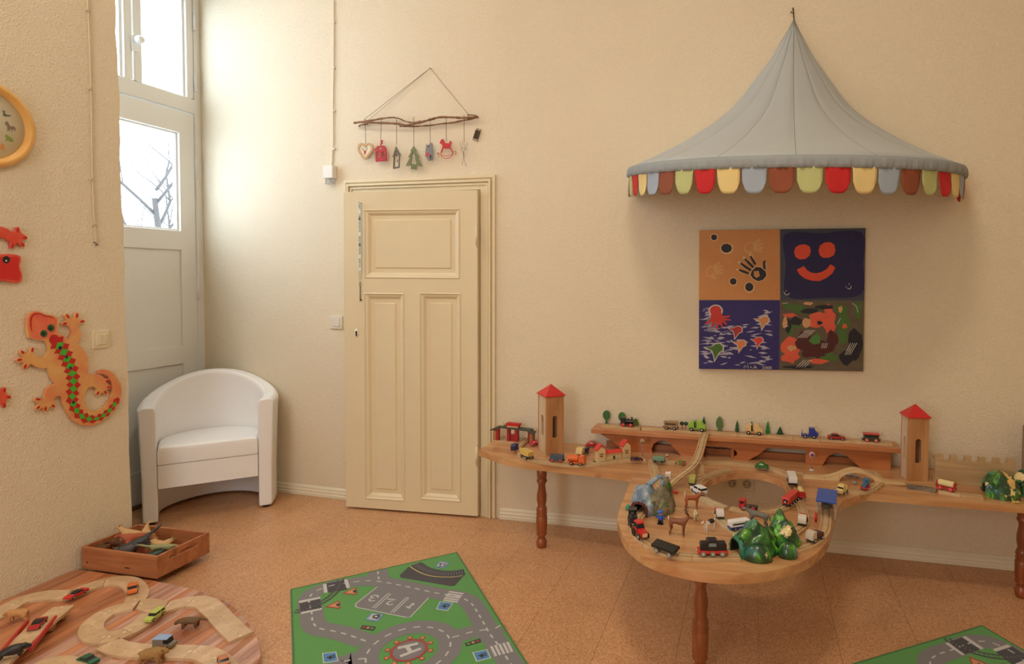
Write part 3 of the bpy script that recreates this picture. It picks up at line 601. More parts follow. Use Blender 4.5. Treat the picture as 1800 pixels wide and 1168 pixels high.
pd('brush_patch', [clampq(blob(*a)) for a in ((865, 880, 80, 70), (940, 900, 100, 60), (900, 940, 80, 34), (1020, 840, 40, 50), (820, 840, 40, 44))], (78, 22, 22), 4)
pd('brush_patch', [clampq(blob(*a)) for a in ((1180, 870, 48, 100), (1130, 970, 50, 50), (960, 625, 60, 16), (780, 720, 40, 30), (720, 750, 24, 50), (935, 730, 20, 14), (800, 1035, 100, 12), (870, 650, 60, 18))], (24, 24, 34), 4)
pd('brush_patch', [clampq(blob(*a)) for a in ((745, 905, 30, 20), (850, 730, 26, 34), (860, 598, 36, 12), (1080, 640, 14, 22), (700, 730, 18, 40))], (208, 158, 106), 5)
pd('leaf_patch', [[(862, 858), (880, 828), (920, 806), (944, 830), (940, 870), (900, 880)]], (76, 130, 52), 5)
strokes('white_scratch', [[(790+i*14, 834), (850+i*14, 780)] for i in range(5)]+[[(1110+i*12, 950), (1150+i*14, 870)] for i in range(4)]+[[(950+i*10, 905), (956+i*12, 870)] for i in range(4)]+[[(780+i*18, 1036), (830+i*18, 985)] for i in range(4)]+[[(680, 600), (720, 594)], [(1160, 596), (1190, 620), (1200, 660)], [(700, 760), (724, 752)], [(1080, 700), (1060, 740)]], 3, WHT, 6)

# ================================================================== circus-tent canopy
AX = aty(1396, 32, WY-.03); HL = aty(1112, 300, WY); HR = aty(1681, 304, WY)
hc = Vector(((HL.x+HR.x)/2, WY-.008, 0)); hw = (HR.x-HL.x)/2; HP = .79
tent = thing('wall_canopy', (AX.x, WY, AX.z), 0, 'grey-blue circus tent canopy with colourful scalloped border above the painting', 'canopy')
HZ0 = HL.z; HZ1 = HR.z
def hem(t, dz=0, k=1):     # t 0..1 from left to right end at the wall
    a = pi*(1-t); x = hc.x+hw*k*cos(a); y = hc.y-HP*k*sin(a)*(1 if k == 1 else 1); return Vector((x, y, HZ0+(HZ1-HZ0)*t+dz-.078*sin(a)))
NS = 96; NR = 26; PR = [(0, 0), (.06, .025), (.15, .075), (.25, .128), (.38, .215), (.5, .295), (.6, .375), (.7, .49), (.83, .68), (.92, .84), (1, 1)]
def prof(s):
    for (a, b0), (c, d0) in zip(PR, PR[1:]):
        if s <= c: return b0+(d0-b0)*(s-a)/(c-a)
    return 1
vs = []; fs = []; TT = Vector(tent.location)
for j in range(NR+1):
    s = j/NR; f = prof(s)
    for i in range(NS+1):
        t = i/NS; h = hem(t); fold = (1+.03*sin(t*pi*8*1)*0-.05*abs(sin(t*pi*8))*(1-s)*0+.006*sin(t*43)*s*(1-s)*4)
        seam = abs((t*8) % 1-.5)*2     # 1 at seams
        rad = f*fold*(1-.03*seam**6*sin(pi*s))
        x = AX.x+(h.x-AX.x)*rad; y = (WY-.006)+(h.y-(WY-.006))*max(rad, .02*1); z = AX.z+(h.z-AX.z)*s
        vs.append(Vector((x, y, z))-TT)
for j in range(NR):
    for i in range(NS): a = j*(NS+1)+i; fs.append((a, a+1, a+NS+2, a+NS+1))
q = MB(); q.add(vs, fs, 0, True); cl = q.build('canopy_cloth', mat((176, 180, 178), .85, .05, 6, .15, 250, sheen=.2), tent)
sd = cl.modifiers.new('solid', 'SOLIDIFY'); sd.thickness = .0015
q = MB()
for k in range(1, 8):
    i = round(NS*k/8); q.tube([vs[j*(NS+1)+i]+Vector((0, -.0015, 0)) for j in range(NR+1)], .0016, 5)
for i in (0, NS): q.tube([vs[j*(NS+1)+i]+Vector((0, -.003, 0)) for j in range(NR+1)], .003, 5)
q.build('seam', mat((122, 124, 118), .85), tent)
q = MB(); n = 260; vs = []; fs = []
for i in range(n+1):
    t = i/n; r = .0022*sin(i*2.1)+.0018*sin(i*.77)
    h = hem(t)-TT; a = pi*(1-t); nn = Vector((cos(a)*HP, -sin(a)*hw, 0)).normalized()
    for dz, o_ in ((.004, -.002), (.0, .006), (-.012, .010+r*.5), (-.03, .009+r*1.6), (-.044, .006+r*2), (-.046, 0), (-.03, -.003), (0, -.004)): vs.append(h+nn*o_+Vector((0, 0, dz)))
for i in range(n):
    for k in range(8): fs.append((i*8+k, i*8+(k+1) % 8, (i+1)*8+(k+1) % 8, (i+1)*8+k))
q.add(vs, fs, 0, True); q.build('gathered_hem', mat((152, 158, 160), .85, .05, 6, .1, 300), tent)
FLC = [('grey_blue', (160, 172, 186)), ('brown', (140, 74, 46)), ('green', (186, 190, 128)), ('red', (196, 32, 34)), ('yellow', (226, 202, 136))]
for k in range(24):
    m = mat(FLC[k % 5][1], .8, .05, 15, .1, 300); t0 = (k+.03)/24; t1 = (k+.97)/24; rows = 9; cols = 8; vs = []; fs = []
    # equal cloth widths: step along the arc, not the angle
    for j in range(rows+1):
        v = j/rows
        for i in range(cols+1):
            u = i/cols*2-1; hgt = .108*(v)*(1-.42*max(0, abs(u)-.25)**2.2*1.4/.53) if v > 0 else 0
            dep = .105*v*(1-(abs(u)**4)*.45)
            tt = t0+(t1-t0)*(.5+.5*u*(1-.05*v)); h = hem(tt)-TT; a = pi*(1-tt); nn = Vector((cos(a)*HP, -sin(a)*hw, 0)).normalized()
            vs.append(h+nn*(.001+.004*sin(v*2+k)*v+.002*sin(u*3+k*1.7)*v)+Vector((0, 0, -.04-dep)))
    for j in range(rows):
        for i in range(cols): a = j*(cols+1)+i; fs.append((a, a+1, a+cols+2, a+cols+1))
    q = MB(); q.add(vs, fs, 0, True); o = q.build('scallop_flap', m, tent, label=FLC[k % 5][0].replace('_', ' ')+' cloth flap'); s_ = o.modifiers.new('solid', 'SOLIDIFY'); s_.thickness = .001
q = MB(); p = aty(1394, 14, WY-.02)-TT; p2 = aty(1396, 30, WY-.02)-TT
q.cyl(p, p2+Vector((0, 0, -.02)), .003); q.tube([p+Vector((0, .018, 0)), p, p+Vector((.002, -.006, -.012)), p+Vector((0, 0, -.03))], .003); q.ball(tuple(p+Vector((-.008, .012, -.015))), .004); q.build('hook', mat((78, 62, 40), .4, metal=.5), tent)
q = MB(); q.tube([hem(i/40, -.01)-TT+Vector((0, .006, 0)) for i in range(41)], .004); q.build('hoop', mat((200, 200, 198), .4), tent)

# ================================================================== driftwood mobile over the door
def C8(x, y): return (600+x/5.31, 100+y/5.31)
mb = thing('driftwood_hanger', WBp(*C8(840, 112), 0), 0, 'twisted driftwood branch hanging by jute string above the cream door', 'hanging decoration')
def MBp(x, y, h): return WBp(*C8(x, y), h)-Vector(mb.location)
BARK = wood((112, 76, 50), (156, 112, 78), (40, 40, 40), .8)
def branch(pts, h, r0, r1, nm='branch'):
    p = smooth([MBp(x, y, h+hh) for x, y, hh in pts], 6); n = len(p); q = MB(); q.tube(p, [(r0+(r1-r0)*i/n)*(1+.25*sin(i*1.3)*sin(i*.5+1)) for i in range(n)], 8); q.build(nm, BARK, mb)
branch([(210, 618, 0), (260, 610, .004), (330, 600, .004), (400, 585, 0), (500, 577, .004), (560, 585, 0), (620, 612, .004), (700, 625, .008), (770, 612, .012)], .022, .0058, .003)
branch([(152, 630, 0), (230, 625, .008), (340, 630, .01), (460, 635, .008), (560, 640, .006), (640, 650, 0), (720, 640, .008), (800, 622, .01), (880, 600, .01), (950, 580, .006), (1050, 578, 0), (1150, 585, .006), (1230, 582, .004), (1300, 578, 0)], .032, .0062, .0062)
branch([(560, 655, 0), (640, 660, .008), (740, 655, 0), (860, 645, 0), (960, 635, .008), (1060, 622, .004), (1160, 600, .0), (1240, 590, .01), (1295, 568, .0)], .018, .0035, .005)
branch([(175, 655, 0), (200, 640, 0), (260, 632, 0)], .012, .004, .004, 'twig'); branch([(1210, 560, 0), (1260, 562, 0), (1300, 572, 0)], .04, .004, .004, 'twig'); branch([(850, 600, 0), (866, 590, 0)], .034, .002, .0015, 'twig')
STR = mat((128, 108, 82), .9)
q = MB(); ap = MBp(840, 112, .012); q.tube([MBp(240, 600, .03), ap], .0013); q.tube([MBp(285, 596, .024), ap], .0009); q.tube([ap, MBp(1215, 556, .034)], .0014); q.build('string', STR, mb)
q = MB()
for x, y in ((300, 615), (455, 600), (545, 600), (640, 635), (860, 625), (1165, 590)): q.tube([MBp(x+9*cos(t)*.3, y+22*sin(t), .03+.009*cos(t)) for t in np.linspace(0, 2*pi, 11)], .0008, 5)
q.build('thread_loop', mat((214, 208, 196), .8), mb)
q = MB(); q.cyl(MBp(840, 112, 0), MBp(840, 112, .016), .0015); q.build('nail', BLACK, mb)
TH = mat((56, 46, 42), .8)
def ornament(name, label, x, ytop, ybot, h):
    o = thing(name, WBp(*C8(x, ybot), h), -LA, label, 'ornament', 'ornaments hanging from the driftwood branch')
    L = WBp(*C8(x, ytop), h).z-o.location.z; return o, L
def oloc(x0, y0, s): return lambda x, y: ((x-x0)*s, (y0-y)*s)
SC = .000615                 # metres per crop unit at the wall
SC = (WBp(*C8(500, 900), .03)-WBp(*C8(400, 900), .03)).length/100
def orn(name, label, x, yc, ystr, polys, th, m, h=.03, dx=0, ybar=650, rot=0, twist=0, pname='plate'):
    o = thing(name, WBp(*C8(x, yc), h), -LA+twist, label, 'ornament')
    q = MB()
    for pl in polys:
        loops = pl if isinstance(pl[0][0], (list, tuple)) else [pl]
        q.prism([[((px-x)*SC, (yc-py)*SC) for px, py in lp] for lp in loops], -th/2, th/2, xz)
    q.build(pname, m, o, bevel=.0006, seg=1)
    q = MB(); zt_ = (yc-ybar)*SC; zb_ = (yc-ystr)*SC; q.tube([(dx*SC, 0, zb_), (0, 0, zt_)], .0007, 5); q.tube([((dx+2)*SC, .001, zb_), (.001, .001, zt_)], .0006, 5); q.tube([(.004*cos(t), 0, zt_+.006+.008*sin(t)) for t in np.linspace(0, 2*pi, 9)], .0008, 5); q.build('cord', TH, o)
    return o, (lambda px, py: ((px-x)*SC, (yc-py)*SC))
def R8(p): return ((620+p[0]/10.62-600)*5.31, (200+p[1]/10.62-100)*5.31)       # crop 620,200
def S8(p): return ((740+p[0]/10.615-600)*5.31, (200+p[1]/10.615-100)*5.31)
heart = [(302, 625), (330, 595), (375, 590), (420, 615), (445, 665), (435, 720), (380, 785), (290, 852), (215, 785), (165, 715), (160, 650), (185, 600), (230, 582), (275, 598)]
hin = [(300, 665), (335, 628), (375, 625), (400, 650), (405, 690), (370, 740), (290, 810), (225, 745), (195, 690), (200, 645), (225, 625), (270, 635)]
hx = smooth([(*R8(p), 0) for p in heart], 4, True); hi = smooth([(*R8(p), 0) for p in hin], 4, True)
o, f = orn('heart_ornament', 'pale wooden heart ornament with a tiny reindeer head, leftmost on the branch', 255, 885, 832, [[[tuple(p[:2]) for p in hx], [tuple(p[:2]) for p in hi]]], .006, mat((196, 156, 104), .6), dx=3)
q = MB(); q.prism([f(*p[:2]) for p in hi], -.0002, .0012, xz); q.build('inner_heart', mat((228, 216, 190), .7), o)
q = MB(); q.prism([f(*R8(p)) for p in ((272, 710), (308, 710), (305, 750), (290, 778), (276, 750))], -.0022, -.0004, xz); q.build('reindeer_nose', RED, o)
q = MB(); q.tube([(*f(*R8(p)), 0) for p in ()], .001) if 0 else None
for sgn in (1, -1):
    q.tube([Vector((f(*R8((290+sgn*dx_, yy)))[0], -.0012, f(*R8((290, yy)))[1])) for dx_, yy in ((8, 712), (30, 700), (48, 680), (40, 650))], .0008, 5); q.tube([Vector((f(*R8((290+sgn*dx_, yy)))[0], -.0012, f(*R8((290, yy)))[1])) for dx_, yy in ((26, 702), (22, 680))], .0008, 5)
q.build('reindeer_antler', mat((90, 90, 84), .6), o)
def winhole(cx, cy, rx=24, ry=44): return [[R8(p) for p in ((cx+a, cy+b_), (cx+a+rx-2, cy+b_), (cx+a+rx-2, cy+b_+ry-3), (cx+a, cy+b_+ry-3))] for a in (-rx, 2) for b_ in (-ry, 3)]
house = [R8(p) for p in ((490, 892), (482, 720), (468, 712), (470, 690), (508, 655), (520, 640), (575, 640), (580, 610), (590, 590), (580, 550), (625, 550), (612, 585), (618, 610), (592, 612), (596, 640), (652, 640), (670, 665), (690, 695), (686, 715), (698, 885))]
hrt = [R8(p) for p in ((575, 665), (590, 657), (604, 668), (600, 688), (578, 706), (556, 690), (548, 668), (560, 658))]
o, f = orn('house_ornament', 'red wooden house ornament with arched windows and chimney', 404, 915, 800, [[house, hrt]+winhole(538, 782)+winhole(635, 782)], .006, mat((178, 32, 34), .5), dx=-8)
thin = [R8(p) for p in ((822, 1018), (830, 830), (812, 830), (872, 660), (890, 700), (945, 800), (930, 810), (920, 1000))]
thi = [R8(p) for p in ((842, 990), (848, 830), (876, 740), (920, 815), (910, 980))]
o, f = orn('house_ornament', 'grey metal house outline ornament turned edge-on, between red house and green tree', 545, 950, 850, [[thin, thi]], .010, mat((120, 118, 112), .35, metal=.6), twist=.15)
q = MB(); q.ball((f(*R8((880, 800)))[0], 0, f(*R8((880, 800)))[1]), (.004, .003, .009)); q.ball((f(*R8((892, 890)))[0], 0, f(*R8((892, 890)))[1]), (.0025, .002, .010)); q.build('charm', mat((50, 48, 46), .5), o)
tre = [R8(p) for p in ((1195, 655), (1255, 735), (1232, 740), (1300, 845), (1265, 845), (1342, 985), (1240, 965), (1240, 1018), (1148, 1018), (1148, 960), (1050, 965), (1130, 830), (1095, 830), (1160, 735), (1135, 735))]
tri = [R8(p) for p in ((1190, 750), (1225, 830), (1215, 835), (1245, 940), (1225, 945), (1195, 940), (1165, 935), (1140, 940), (1168, 835), (1158, 830))]
o, f = orn('tree_ornament', 'olive green wooden fir tree ornament with tree-shaped cutout', 704, 950, 858, [[tre, tri]], .006, mat((112, 118, 72), .6))
fb = [S8(p) for p in ((170, 610), (195, 640), (230, 595), (255, 595), (275, 720), (262, 860), (195, 872), (150, 800), (158, 690))]
o, f = orn('owl_ornament', 'grey and white owl-like ornament with small red heart', 855, 905, 830, [fb], .012, mat((142, 146, 152), .6), twist=.35)
q = MB(); q.prism([f(*S8(p)) for p in ((170, 760), (190, 750), (210, 760), (214, 790), (190, 830), (166, 790))], -.0075, -.006, xz); q.build('red_heart', mat((214, 70, 74), .5), o)
q = MB(); q.prism([f(*S8(p)) for p in ((222, 790), (240, 780), (250, 800), (240, 856), (226, 856))], -.0072, -.006, xz); q.prism([f(*S8(p)) for p in ((196, 640), (212, 640), (212, 664), (196, 664))], -.0072, -.006, xz); q.build('dark_marking', mat((50, 52, 60), .5), o)
hr = [S8(p) for p in ((410, 590), (425, 560), (440, 535), (465, 528), (490, 560), (505, 595), (585, 600), (580, 580), (590, 562), (612, 575), (612, 620), (596, 622), (594, 672), (640, 740), (628, 748), (590, 682), (500, 676), (470, 672), (440, 748), (424, 742), (462, 650), (450, 600), (430, 605))]
o, f = orn('rocking_horse_ornament', 'red rocking horse ornament with curled runners', 1004, 890, 812, [hr], .006, mat((196, 34, 40), .45))
q = MB()
q.tube([(*[v for v in (f(*S8(p))[0],)], 0, f(*S8(p))[1]) for p in ((395, 800), (385, 785), (372, 772), (362, 780), (370, 800), (392, 796), (402, 770), (388, 748), (370, 765)) if 0] or [(f(*S8(p))[0], 0, f(*S8(p))[1]) for p in smooth([(372, 800, 0), (395, 790, 0), (392, 758, 0), (366, 760, 0), (368, 740, 0), (410, 748, 0), (440, 775, 0), (530, 795, 0), (620, 775, 0), (650, 735, 0), (690, 738, 0), (694, 775, 0), (668, 770, 0)], 5)], .0016, 6)
q.tube([(f(*S8(p))[0], 0, f(*S8(p))[1]) for p in smooth([(425, 770, 0), (460, 815, 0), (530, 832, 0), (600, 815, 0), (645, 755, 0)], 5)], .0018, 6)
q.build('runner', mat((196, 34, 40), .45), o)
o, f = orn('antler_ornament', 'thin grey deer antler twig ornament, rightmost on the branch', 1170, 880, 822, [[S8(p) for p in ((830, 720), (846, 720), (858, 790), (850, 830), (838, 780))]], .005, mat((150, 146, 138), .5), ybar=630)
q = MB()
for pp in (((838, 730), (830, 680), (795, 650), (785, 570)), ((810, 665), (800, 715)), ((846, 730), (870, 690), (900, 640), (908, 585)), ((885, 665), (890, 700)), ((835, 680), (832, 560)), ((862, 700), (868, 600)), ((845, 800), (870, 900), (890, 945)), ((840, 810), (815, 925))): q.tube([(f(*S8(p))[0], 0, f(*S8(p))[1]) for p in pp], .0013, 5)
q.build('antler_tine', mat((150, 146, 138), .5), o)
cl_ = thing('wall_clip', WBp(*C8(1270, 725), 0), -LA, 'small metal clip stuck on the wall at the right end of the branch', 'clip')
Mr = Matrix.Rotation(radians(20), 4, 'Y')
q = MB(); q.box(-.016, -.010, -.028, -.002, -.002, .022, M=Mr); q.box(.002, -.010, -.028, .016, -.002, .022, M=Mr); q.build('bar', mat((78, 62, 46), .35, metal=.4), cl_, bevel=.002)
q = MB(); q.box(-.015, -.008, .022, .015, -.0005, .034, M=Mr); q.box(-.018, -.007, -.04, .018, -.0005, -.026, M=Mr); q.build('mount', mat((170, 150, 124), .4), cl_, bevel=.002)

# socket under the table
so = thing('double_socket', (aty(1300, 850, WY).x, WY, aty(1300, 850, WY).z), 0, 'white double wall socket low on the back wall under the table', 'socket')
q = MB(); a = aty(1273, 838, WY); c = aty(1324, 865, WY); hw_ = (c.x-a.x)/2; hh = .04
q.box(-hw_, -.010, -hh, hw_, -.0005, hh); q.build('plate', mat((220, 206, 176), .4), so, bevel=.002)
for sx in (-hw_/2, hw_/2):
    q = MB(); q.lathe([(.0195, 0), (.0215, .0035), (.023, .0035), (.023, -.001)], 24, M=Matrix.Translation((sx, -.010, 0)) @ Matrix.Rotation(radians(90), 4, 'X')); r = q.build('socket_well', mat((214, 200, 172), .4), so)
    q = MB(); q.cyl((sx, -.0098, 0), (sx, -.0112, 0), .018, seg=20); q.build('well_floor', mat((196, 182, 152), .6), r)
    q = MB(); [q.cyl((sx+d, -.011, 0), (sx+d, -.0135, 0), .0025) for d in (-.0095, .0095)]; q.build('pin_hole', BLACK, r)

# ================================================================== outside: bare tree behind the glass
random.seed(5)
tr = thing('bare_tree', (-7.6, atx(276, 400, -7.6).y, -1.6), 0, 'leafless tree with thin branches seen through the balcony door glass', 'tree')
q = MB(); TBK = mat((74, 68, 64), .9, .1, 10)
def grow(m, p, d, r, L, lv):
    pts = [p]; rr = [r]
    for i in range(5):
        d = (d+Vector((random.uniform(-.25, .25), random.uniform(-.25, .25), random.uniform(-.05, .2)))).normalized(); p = p+d*L/5; pts.append(p); rr.append(r*(1-.11*(i+1)))
        if lv and i >= 1:
            for _ in range(random.choice((1, 2))):
                nd = (d+Vector((random.uniform(-1, 1), random.uniform(-1, 1), random.uniform(-.1, .7)))).normalized(); grow(m, p, nd, rr[-1]*.55, L*.62, lv-1)
    m.tube(pts, rr, 4)
q.tube([Vector((.02*sin(i), .05*sin(i*1.3), i*.5)) for i in range(9)], [.075-.0055*i for i in range(9)], 6); q.build('trunk', TBK, tr)
q = MB()
for i in range(14): a = i*2.1; grow(q, Vector((0, 0, 1.9+i*.17)), Vector((cos(a), sin(a), .8)).normalized(), .022, 1.3, 1)
q.build('branches', TBK, tr)

# ================================================================== play table
def TZ(x, y, z=T): v = atz(x, y, z); return (v.x, v.y)
table = thing('play_table', (0, 2.7, 0), 0, 'long wooden play table along the wall with rounded tongue and oval hole', 'table')
TW = wood((182, 124, 78), (212, 164, 114), (2.2, 26, 26), .32, 0, .35, 3.2)
tong = [TZ(*p) for p in ((1087, 903), (1089, 925), (1100, 950), (1125, 973), (1160, 989), (1205, 1001), (1255, 1008), (1310, 1009), (1360, 1003), (1405, 990), (1437, 972), (1456, 948), (1467, 915), (1475, 890), (1484, 879))]
yf = TZ(1140, 838)[1]
top = [(-1.435, WY-.02), (-1.44, 2.95), TZ(868, 800), TZ(890, 808), TZ(928, 814), TZ(1060, 829), (-.56, yf+.002)]
ts = smooth([(-.545, yf-.03, 0)]+[(*p, 0) for p in tong], 4)
top += [tuple(p[:2]) for p in ts]+[(.50, yf+.01), (1.27, yf+.012), (1.9, yf+.014), (1.9, WY-.02)]
hol = smooth([(*TZ(*p, T), 0) for p in ((1232, 862), (1243, 848), (1262, 838), (1300, 830), (1340, 833), (1372, 844), (1388, 858), (1393, 874), (1378, 890), (1345, 899), (1310, 900), (1275, 893), (1248, 882))], 4, True)
hol = [tuple(p[:2]) for p in hol]
q = MB(); q.prism([[(x, y-2.7) for x, y in top], [(x, y-2.7) for x, y in hol]], T-.034, T, xy); q.build('tabletop', TW, table, bevel=.004)
legp = [(.024, 0), (.031, .012), (.033, .03), (.026, .045), (.018, .055), (.030, .066), (.033, .075), (.028, .085), (.033, .092), (.034, .13), (.034, .165), (.029, .172), (.034, .180), (.029, .188), (.034, .198), (.030, .21), (.024, .225), (.030, .25), (.030, .28), (.022, .318), (.022, .335), (.032, .35), (.032, .356), (.027, .364), (.030, .375), (.031, T-.034)]
legm = MB().lathe([(r*.86, z) for r, z in legp], 20).mesh('leg', LEGW)
l1 = atz(952, 962, 0); l2 = atz(1235, 1172, 0); l3 = atz(1795, 1050, 0)
for p in (l1, Vector((-.165, 2.08, 0)), l3):
    o = bpy.data.objects.new('leg', legm); COL.objects.link(o); o.parent = table; o.location = (p.x, p.y-2.7, 0)

# ---- viaduct shelf along the wall
PY = 3.105
via = thing('toy_viaduct_shelf', (0, PY, T), 0, 'long orange-brown wooden viaduct shelf with arched openings at the wall', 'toy bridge')
def VP(p, h): v = aty(p[0], p[1], PY); return Vector((v.x, h, v.z-T))
zb_ = 0
pan = [(1056, 764), (1075, 775), (1097, 789), (1119, 797.5), (1147, 801), (1145, 790), (1149, 781), (1158, 775.5), (1168, 775.5), (1177, 780), (1187, 791), (1197, 806), (1236, 809), (1237, 800), (1236, 784.5), (1262, 786), (1278, 787), (1290, 790.5), (1296, 796), (1295, 801), (1285, 809), (1286, 811), (1315.5, 813), (1332, 801), (1349, 788), (1416, 791), (1416, 820), (1440, 823), (1446, 813), (1455, 803), (1466, 797.5), (1478, 797.5), (1488, 802), (1499, 811), (1513, 821), (1516, 825), (1566, 829), (1566, 796), (1400, 783), (1200, 770)]
pan2 = []
for p in pan:
    v = aty(p[0], p[1], PY); z = v.z-T
    if z < .022: z = 0
    if z > .088: z = .095
    pan2.append((v.x, z))
q = MB(); q.prism(pan2, 0, .016, xz); q.build('front_panel', PINE2, via, bevel=.0015)
q = MB(); px0 = aty(1038.7, 756, 3.07).x; px1 = aty(1584.5, 788, 3.07).x; q.box(px0, 3.07-PY, .098, px1, WY-.006-PY, .122); q.build('deck', PINE, via, bevel=.003)
q = MB(); q.box(px0+.06, .07, 0, px1-.03, .092, .03); q.box(-.10, .016, 0, -.085, .07, .098); q.box(px1-.06, .016, 0, px1-.045, .09, .098); q.box(px0+.17, .016, 0, px0+.185, .09, .098); q.build('inner_beam', PINE2, via, bevel=.001)
DZ = T+.122      # deck height

# ---- block towers
def tower(A, B, C_, hz, apex, label, w2):
    a = atz(*A, T); b_ = atz(*B, T); rz = atan2(b_.y-a.y, b_.x-a.x); wd = (b_-a).length; dp = w2; h = hz
    o = thing('toy_tower', a, rz, label, 'toy tower'); o.location = (a.x, a.y, T+.0002)
    def arch(x0, x1, z0, z1): r = (x1-x0)/2; return [(x0, z0+r*.5), (x0+r*.5, z0), (x1-r*.5, z0), (x1, z0+r*.5)]+[((x0+x1)/2+r*cos(t), z1-r+r*sin(t)) for t in np.linspace(0, pi, 9)]
    q = MB(); hp = arch(wd*.36, wd*.64, h*.28, h*.66)
    for yy in (0, dp-.012): q.prism([[(0, 0), (wd, 0), (wd, h), (0, h)], hp], yy, yy+.012, xz)
    q.build('front_and_back', wood((166, 112, 66), (196, 146, 98), (20, 20, 4), .5), o, bevel=.001)
    hp = arch(dp*.36, dp*.64, h*.28, h*.66)
    q = MB()
    for xx in (.0005, wd-.0125): q.prism([[(.012, 0), (dp-.012, 0), (dp-.012, h), (.012, h)], hp], xx, xx+.012, lambda p, hh: Vector((hh, p[0], p[1])))
    q.build('side_walls', wood((188, 160, 128), (214, 188, 156), (20, 20, 4), .4), o, bevel=.001)
    e = .006; rf = h+.055
    q = MB(); q.add([(-e, -e, h+.002), (wd+e, -e, h+.002), (wd+e, dp+e, h+.002), (-e, dp+e, h+.002), (wd/2, dp/2, rf), (-e, -e, h-.004), (wd+e, -e, h-.004), (wd+e, dp+e, h-.004), (-e, dp+e, h-.004)], [(0, 1, 4), (1, 2, 4), (2, 3, 4), (3, 0, 4), (0, 5, 6, 1), (1, 6, 7, 2), (2, 7, 8, 3), (3, 8, 5, 0), (5, 8, 7, 6)])
    q.build('roof', mat((206, 44, 42), .35), o, bevel=.001); return o
tower((960.2, 801.8), (991, 797), None, .312, None, 'tall wooden block tower with pink-red pyramid roof at the left end of the table', .115)
t2 = tower((1594.8, 846), (1632, 848), None, .30, None, 'tall wooden block tower with red roof at the right end of the viaduct', .09)
# rotate second tower a touch so that its left side shows
t2.rotation_euler.z += radians(4)

# ---- castle wall
CWY = atz(1700, 855, T).y
cw_ = thing('toy_castle_wall', (0, CWY, T+.0002), 0, 'light wooden battlement panel leaning upright between tower and green mountain', 'toy castle wall')
pts = [(1645, 852)]
CWp = lambda x, y: (aty(x, y, CWY).x, aty(x, y, CWY).z-T)
tl = CWp(1645, 797); trr = CWp(1785, 811); w0, w1 = tl[0], trr[0]; ztop = (tl[1]+trr[1])/2
pl = [(w0, 0), (w1, 0), (w1, ztop)]
for k in range(4, -1, -1):
    xc = w0+(w1-w0)*(.145+.178*k); r = (w1-w0)*.046
    pl += [(xc+r, ztop)]+[(xc+r*cos(t), ztop-r*.9+r*.9*sin(t)*1) for t in np.linspace(0, -pi, 9)]+[(xc-r, ztop)]
pl += [(w0, ztop)]
q = MB(); q.prism(pl, 0, .018, xz); q.build('panel', wood((172, 140, 100), (196, 164, 122), (3, 20, 30), .5), cw_, bevel=.001)
q = MB(); q.box(w0-.002, .018, ztop-.03, w0+.014, .044, ztop-.012); q.box(w0-.002, .018, .0, w0+.014, .044, .03); q.build('brace', TOYW, cw_)
ga = thing('toy_gatehouse', (aty(1794, 858, 3.12).x, 3.10, T+.0002), 0, 'tall greyish wooden block piece cut off by the right edge of the picture', 'toy building')
q = MB(); q.prism([[(0, 0), (.16, 0), (.16, .26), (0, .26)], [(.02, .03), (.14, .03), (.14, .2), (.02, .2)]], 0, .02, xz); q.build('frame', wood((140, 110, 86), (168, 136, 108), (20, 20, 4), .6), ga, bevel=.002)
q = MB(); q.box(.03, .005, 0, .13, .016, .21); q.build('inner_panel', wood((168, 128, 98), (188, 148, 116), (20, 20, 4), .6), ga)

# ================================================================== track pieces
TRW = .04; TRH = .012
def track(pts, name='track_piece', label='', group=None, w=TRW, h=TRH, m=None, groove=True, cat='toy track', closed=False, base=0, ends=None):
    pts = [Vector(p) for p in pts]; c = pts[len(pts)//2]; o_ = Vector((c.x, c.y, min(p.z for p in pts)))
    pf = [(-w/2, 0), (-w/2, h-.001), (-w/2+.001, h)]
    if groove:
        for s in (-1, 1):
            a = s*.0115; pf += [(a-.0035, h), (a-.0035, h-.004), (a+.0035, h-.004), (a+.0035, h)]
    pf += [(w/2-.001, h), (w/2, h-.001), (w/2, 0)]; k = len(pf); vs = []; fs = []; n = len(pts)
    for i, p in enumerate(pts):
        d = pts[min(i+1, n-1)]-pts[max(i-1, 0)]
        if ends and i in (0, n-1): d = ends[1 if i else 0].copy()
        d.z = 0; d.normalize(); nn = Vector((-d.y, d.x, 0))
        if i in (0, n-1): p = p-d*(.0006 if i else -.0006)
        for a, z in pf: vs.append(p-nn*a+Vector((0, 0, z))-o_)
    for i in range(n-1):
        for j in range(k): fs.append((i*k+j, i*k+(j+1) % k, (i+1)*k+(j+1) % k, (i+1)*k+j))
    fs += [tuple(range(k)), tuple(range((n-1)*k, n*k))[::-1]]
    q = MB(); q.add(vs, fs); o = q.build(name, m or TOYW); o.location = o_
    return tag(o, label, cat, group)
def tpath(px, z, step=.02, closed=False): return resample(smooth([atz(x, y, z+TRH) - Vector((0, 0, TRH)) for x, y in px], 6, closed), step)
def run(px, npc, labels, z=T, name='track_piece', **k):
    p = tpath(px, z+.0003); n = len(p)-1
    for i in range(npc):
        a = round(n*i/npc); b_ = round(n*(i+1)/npc); track(p[a:b_+1], name, labels[i] if isinstance(labels, (list, tuple)) else labels, ends=(p[min(n, a+1)]-p[max(0, a-1)], p[min(n, b_+1)]-p[max(0, b_-1)]), **k)
BWH = wood((190, 166, 128), (212, 190, 154), (12, 40, 40), .4, .06)
